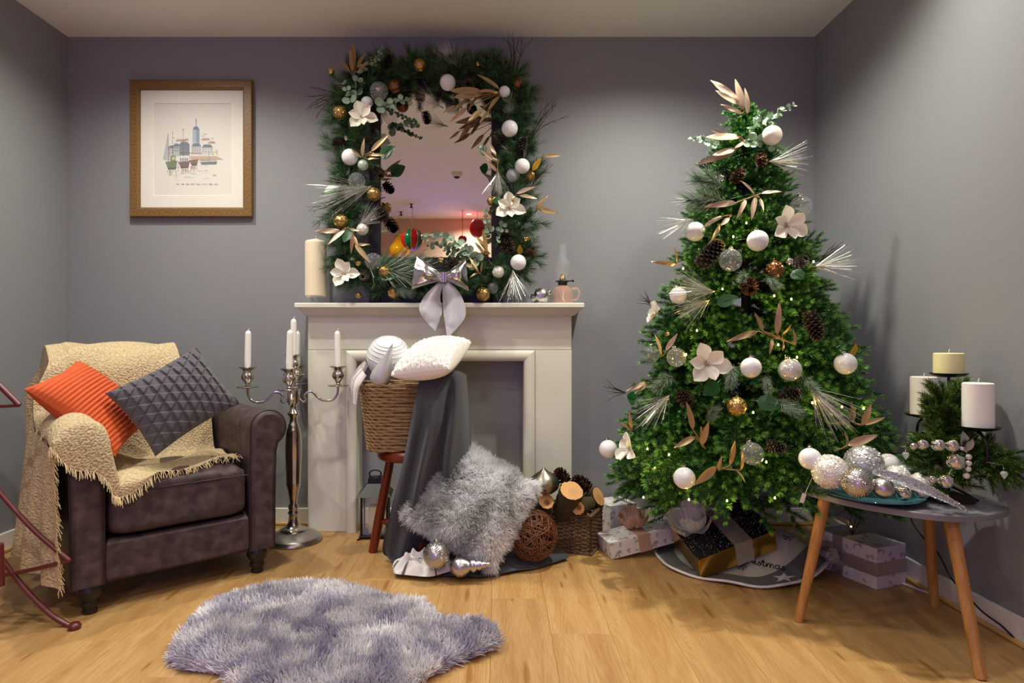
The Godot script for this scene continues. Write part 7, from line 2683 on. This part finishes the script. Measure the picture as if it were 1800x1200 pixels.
func arrangement() -> void:
	# wrought iron holder: three dishes in a row along the wall
	var c := Vector3(1.598, 0.4605, -2.215)
	var bs := Basis(Vector3.UP, deg_to_rad(80))     # local x runs towards the camera
	var o := thing("candle_holder", "black wrought iron holder with three candle dishes and scrolls", "candle holder", c, bs)
	var b := MB.new()
	b.tube([Vector3(0, 0.005, 0), Vector3(0, 0.415, 0)], 0.0048, 8)
	part("pole", b, M.iron, o)
	b = MB.new()
	for s in [Vector3(0.12, 0.005, 0.03), Vector3(-0.12, 0.005, 0.03), Vector3(0, 0.005, -0.05)]: b.tube([Vector3(0, 0.03, 0), s * 0.6 + Vector3(0, 0.015, 0), s], 0.0045, 8)
	part("base", b, M.iron, o)
	for s in [-1.0, 1.0]:
		b = MB.new()
		b.tube(curve([Vector3(0, 0.12, 0), Vector3(0.03 * s, 0.09, 0), Vector3(0.08 * s, 0.1, 0), Vector3(0.1 * s, 0.16, 0), Vector3(0.115 * s, 0.215, 0), Vector3(0.17 * s, 0.247, 0), Vector3(0.222 * s, 0.215, 0), Vector3(0.228 * s, 0.16, 0), Vector3(0.195 * s, 0.13, 0), Vector3(0.165 * s, 0.15, 0), Vector3(0.17 * s, 0.185, 0), Vector3(0.19 * s, 0.185, 0)], 6), 0.0048, 8)
		part("scroll", b, M.iron, o)
	b = MB.new()
	b.tube(curve([Vector3(0.0, 0.26, 0.004), Vector3(0.01, 0.33, -0.03), Vector3(0.02, 0.365, -0.055), Vector3(0.03, 0.345, -0.085), Vector3(0.03, 0.305, -0.075), Vector3(0.025, 0.3, -0.05), Vector3(0.02, 0.325, -0.045)], 6), 0.0045, 8)
	part("scroll", b, M.iron, o, Vector3.ZERO, Basis(Vector3.UP, -PI / 2))
	for q in [[-0.178, 0.248, 0.062], [0.0, 0.412, 0.06], [0.178, 0.248, 0.064]]:
		b = MB.new()
		b.lathe([Vector2(0.0, 0.0), Vector2(0.03, 0.0), Vector2(q[2] - 0.01, 0.005), Vector2(q[2], 0.013), Vector2(q[2] - 0.003, 0.0145), Vector2(0.03, 0.006), Vector2(0.0, 0.006)], 32)
		part("dish", b, M.iron, o, Vector3(q[0], q[1], 0))
	for q in [[-0.178, 0.255, 0.0435, 0.148, "candle_white", "white pillar candle at the back left of the iron holder"], [0.0, 0.419, 0.046, 0.078, "candle_yellow", "short yellow pillar candle on the iron holder's top dish"], [0.178, 0.255, 0.0445, 0.148, "candle_white", "white pillar candle nearest the right edge on the iron holder"]]:
		var cd := thing("pillar_candle", q[5], "candle", c + bs * Vector3(q[0], q[1], 0))
		b = MB.new()
		b.lathe([Vector2(0.0, 0.0), Vector2(q[2], 0.0), Vector2(q[2] + 0.0005, 0.004), Vector2(q[2], q[3] - 0.003), Vector2(q[2] - 0.003, q[3]), Vector2(0.004, q[3] - 0.001), Vector2(0.0, q[3] - 0.001)], 32)
		part("wax", b, M[q[4]], cd)
		b = MB.new()
		b.tube([Vector3(0, q[3] - 0.002, 0), Vector3(0.001, q[3] + 0.007, 0), Vector3(0.004, q[3] + 0.014, 0)], 0.0014, 5)
		part("wick", b, M.wick, cd)
	# little fir arrangement in front of it
	var r := Vector3(1.52, 0.4605, -2.13)
	o = thing("fir_arrangement", "bushy olive green fir arrangement in front of the iron candle holder", "fir arrangement", r)
	b = MB.new()
	b.rbox(Vector3(0, 0.012, 0.02), Vector3(0.12, 0.02, 0.1), 0.004)
	b.tube([Vector3(0, 0.01, 0), Vector3(0.01, 0.15, 0), Vector3(0.015, 0.34, -0.02)], [0.012, 0.01, 0.004], 8)
	part("stem", b, M.twig_dark, o)
	for i in 190:
		var y := rr(0.04, 0.34)
		var an := rr(-PI, PI)
		var rad := lerpf(0.135, 0.03, y / 0.34)
		var dirh := Vector3(sin(an), 0, cos(an))
		var dir := (dirh + Vector3(0, lerpf(-0.2, 1.2, y / 0.34), 0)).normalized()
		var base := Vector3(0.012, y, -0.01) + dirh * maxf(rad - 0.07, 0.0)
		if (r + base + dir * 0.1).x > 1.70: continue
		part("fir_sprig", sprig_mesh("table", rng.randi() % 4), M.tree_needle, o, base, along(dir) * Basis.from_scale(Vector3.ONE * rr(0.75, 1.0)))
	for i in 90:   # the arm that droops to the right
		var t := rng.randf()
		var base := P(lerpf(1700, 1765, t), lerpf(800, 815, t) + rr(-14, 16), lerpf(2.08, 1.98, t)) - r
		var dir := (Vector3(0.3, -0.25 * t + rr(-0.5, 0.5), 0.5) + rdir() * 0.5).normalized()
		if (r + base + dir * 0.1).x > 1.71: dir.x = -absf(dir.x)
		part("fir_sprig", sprig_mesh("table", rng.randi() % 4), M.tree_needle, o, base, along(dir) * Basis.from_scale(Vector3.ONE * rr(0.6, 0.85)))
	# silver bead sprays
	o = thing("bead_garland", "string of shiny silver beads across the fir arrangement", "bead garland", P(1650, 800, 1.98))
	var c0 := o.position
	var sph := MB.new()
	sph.ball(Vector3.ZERO, 1.0, 20, 12)
	var sm := sph.done()
	var prev = null
	for q in [[1606, 784, 6], [1622, 781, 9], [1649, 782, 11], [1674, 783, 11], [1680, 811, 15], [1663, 845, 12.5], [1639, 842, 7]]:
		var p := P(q[0], q[1], 1.98) - c0
		part("bead", sm, M.mercury, o, p, Basis.from_scale(Vector3.ONE * q[2] * 1.98 / F))
		if prev != null:
			b = MB.new()
			b.tube([prev, (prev + p) * 0.5 - Vector3(0, 0.003, 0.004), p], 0.0012, 5)
			part("thread", b, M.silver, o)
		prev = p
	o = thing("bead_spray", "silver-leaved spray of small pearls on the fir arrangement's right", "bead spray", P(1702, 800, 1.97))
	c0 = o.position
	for q in [[1703, 803, 5], [1703, 814, 5], [1702, 824, 5], [1699, 836, 5.5], [1692, 788, 4]]:
		part("pearl", sm, M.pearl_ball, o, P(q[0], q[1], 1.97) - c0, Basis.from_scale(Vector3.ONE * q[2] * 1.97 / F))
	for q in [[1697, 788, 1695, 759], [1700, 792, 1712, 772], [1698, 794, 1704, 776]]:
		var a := P(q[0], q[1], 1.97)
		var t := P(q[2], q[3], 1.95)
		part("silver_leaf", leaf_mesh(3), M.silver_matte, o, a - c0, along(t - a).scaled(Vector3.ONE * a.distance_to(t)))
	b = MB.new()
	b.tube([P(1699, 836, 1.975) - c0, P(1702, 810, 1.975) - c0, P(1697, 788, 1.975) - c0], 0.0012, 5)
	part("stem", b, M.silver, o)
	for q in [[1592, 801, 2.03, "faceted crystal heart hanging at the fir arrangement's left"], [1765, 835, 1.93, "small crystal drop hanging at the fir arrangement's right"]]:
		o = thing("crystal_drop", q[3], "crystal", P(q[0], q[1], q[2]))
		b = MB.new()
		b.lathe([Vector2(0.0, -0.013), Vector2(0.009, 0.0), Vector2(0.011, 0.006), Vector2(0.006, 0.012), Vector2(0.0, 0.012)], 7)
		part("drop", b, M.crystal, o)
		b = MB.new()
		b.tube([Vector3(0, 0.012, 0), Vector3(0.004, 0.03, -0.01), Vector3(0.03 if q[0] < 1700 else -0.03, 0.035, -0.03)], 0.0007, 4)
		part("wire", b, M.silver, o)

# ------------------------------------------------------------------ red bistro table at the left edge
func red_frame() -> void:
	var o := thing("bistro_table", "dark red metal folding table, only its legs in view at the left", "table")
	var d := 2.19
	var bars := [
		[[[-120, 700], [-50, 800], [0, 866], [60, 932], [122, 985]], 0.0085, "leg"],
		[[[124, 984], [60, 1000], [0, 1012], [-90, 1030]], 0.0075, "stretcher"],
		[[[-90, 860], [-20, 950], [22, 1008], [60, 1052], [95, 1084], [129, 1103]], 0.0095, "leg"],
		[[[-90, 590], [-30, 650], [0, 678], [34, 712]], 0.0095, "brace"],
		[[[34, 712], [0, 714], [-90, 716]], 0.006, "rail"]]
	for q in bars:
		var pts := []
		for e in q[0]: pts.append(P(e[0], e[1], d))
		var b := MB.new()
		b.tube(curve(pts, 5), q[1], 10)
		part(q[2], b, M.red_metal, o)
	var b := MB.new()
	var f := G(131, 1105)
	b.lathe([Vector2(0.0, 0.0), Vector2(0.02, 0.0), Vector2(0.021, 0.012), Vector2(0.014, 0.022), Vector2(0.0, 0.024)], 16)
	part("foot", b, M.red_metal, o, f)
	b = MB.new()
	b.tube([P(-6, 956, 2.1), P(-4, 1030, 2.1)], 0.02, 14)
	part("hinge_post", b, M.red_metal, o)
	b = MB.new()
	b.tube([P(-4, 1000, 2.1), P(-120, 1000, 1.9), G(-130, 1260)], 0.0095, 10)
	part("leg", b, M.red_metal, o)
	b = MB.new()
	b.lathe([Vector2(0.0, 0.0), Vector2(0.29, 0.0), Vector2(0.3, 0.006), Vector2(0.3, 0.02), Vector2(0.0, 0.02)], 48)
	part("table_top", b, M.red_metal, o, Vector3(-2.0, 0.8, -1.85))

func cables() -> void:
	var pts := []
	for q in [[1601, 905, 2.58], [1606, 922, 2.57], [1629, 952, 2.48], [1649, 972, 2.42], [1672, 1016, 2.345], [1693, 1038, 2.28], [1725, 1073, 2.195], [1762, 1101, 2.12], [1800, 1140, 2.03]]: pts.append(P(q[0], q[1], q[2]))
	var b := MB.new()
	b.tube(curve(pts, 6), 0.003, 8)
	solo("power_cable", b, M.cable_black, "thin black cable trailing down the wall behind the side table", "cable")
	pts = []
	for q in [[1581, 1023], [1632, 1042], [1651, 1047], [1675, 1057], [1699, 1077], [1726, 1093], [1798, 1127], [1850, 1155]]: pts.append(G(q[0], q[1], 0.005))
	b = MB.new()
	b.tube(curve(pts, 6), 0.0048, 8)
	solo("power_cable", b, M.cable_white, "white cable lying on the floor along the right skirting board", "cable")
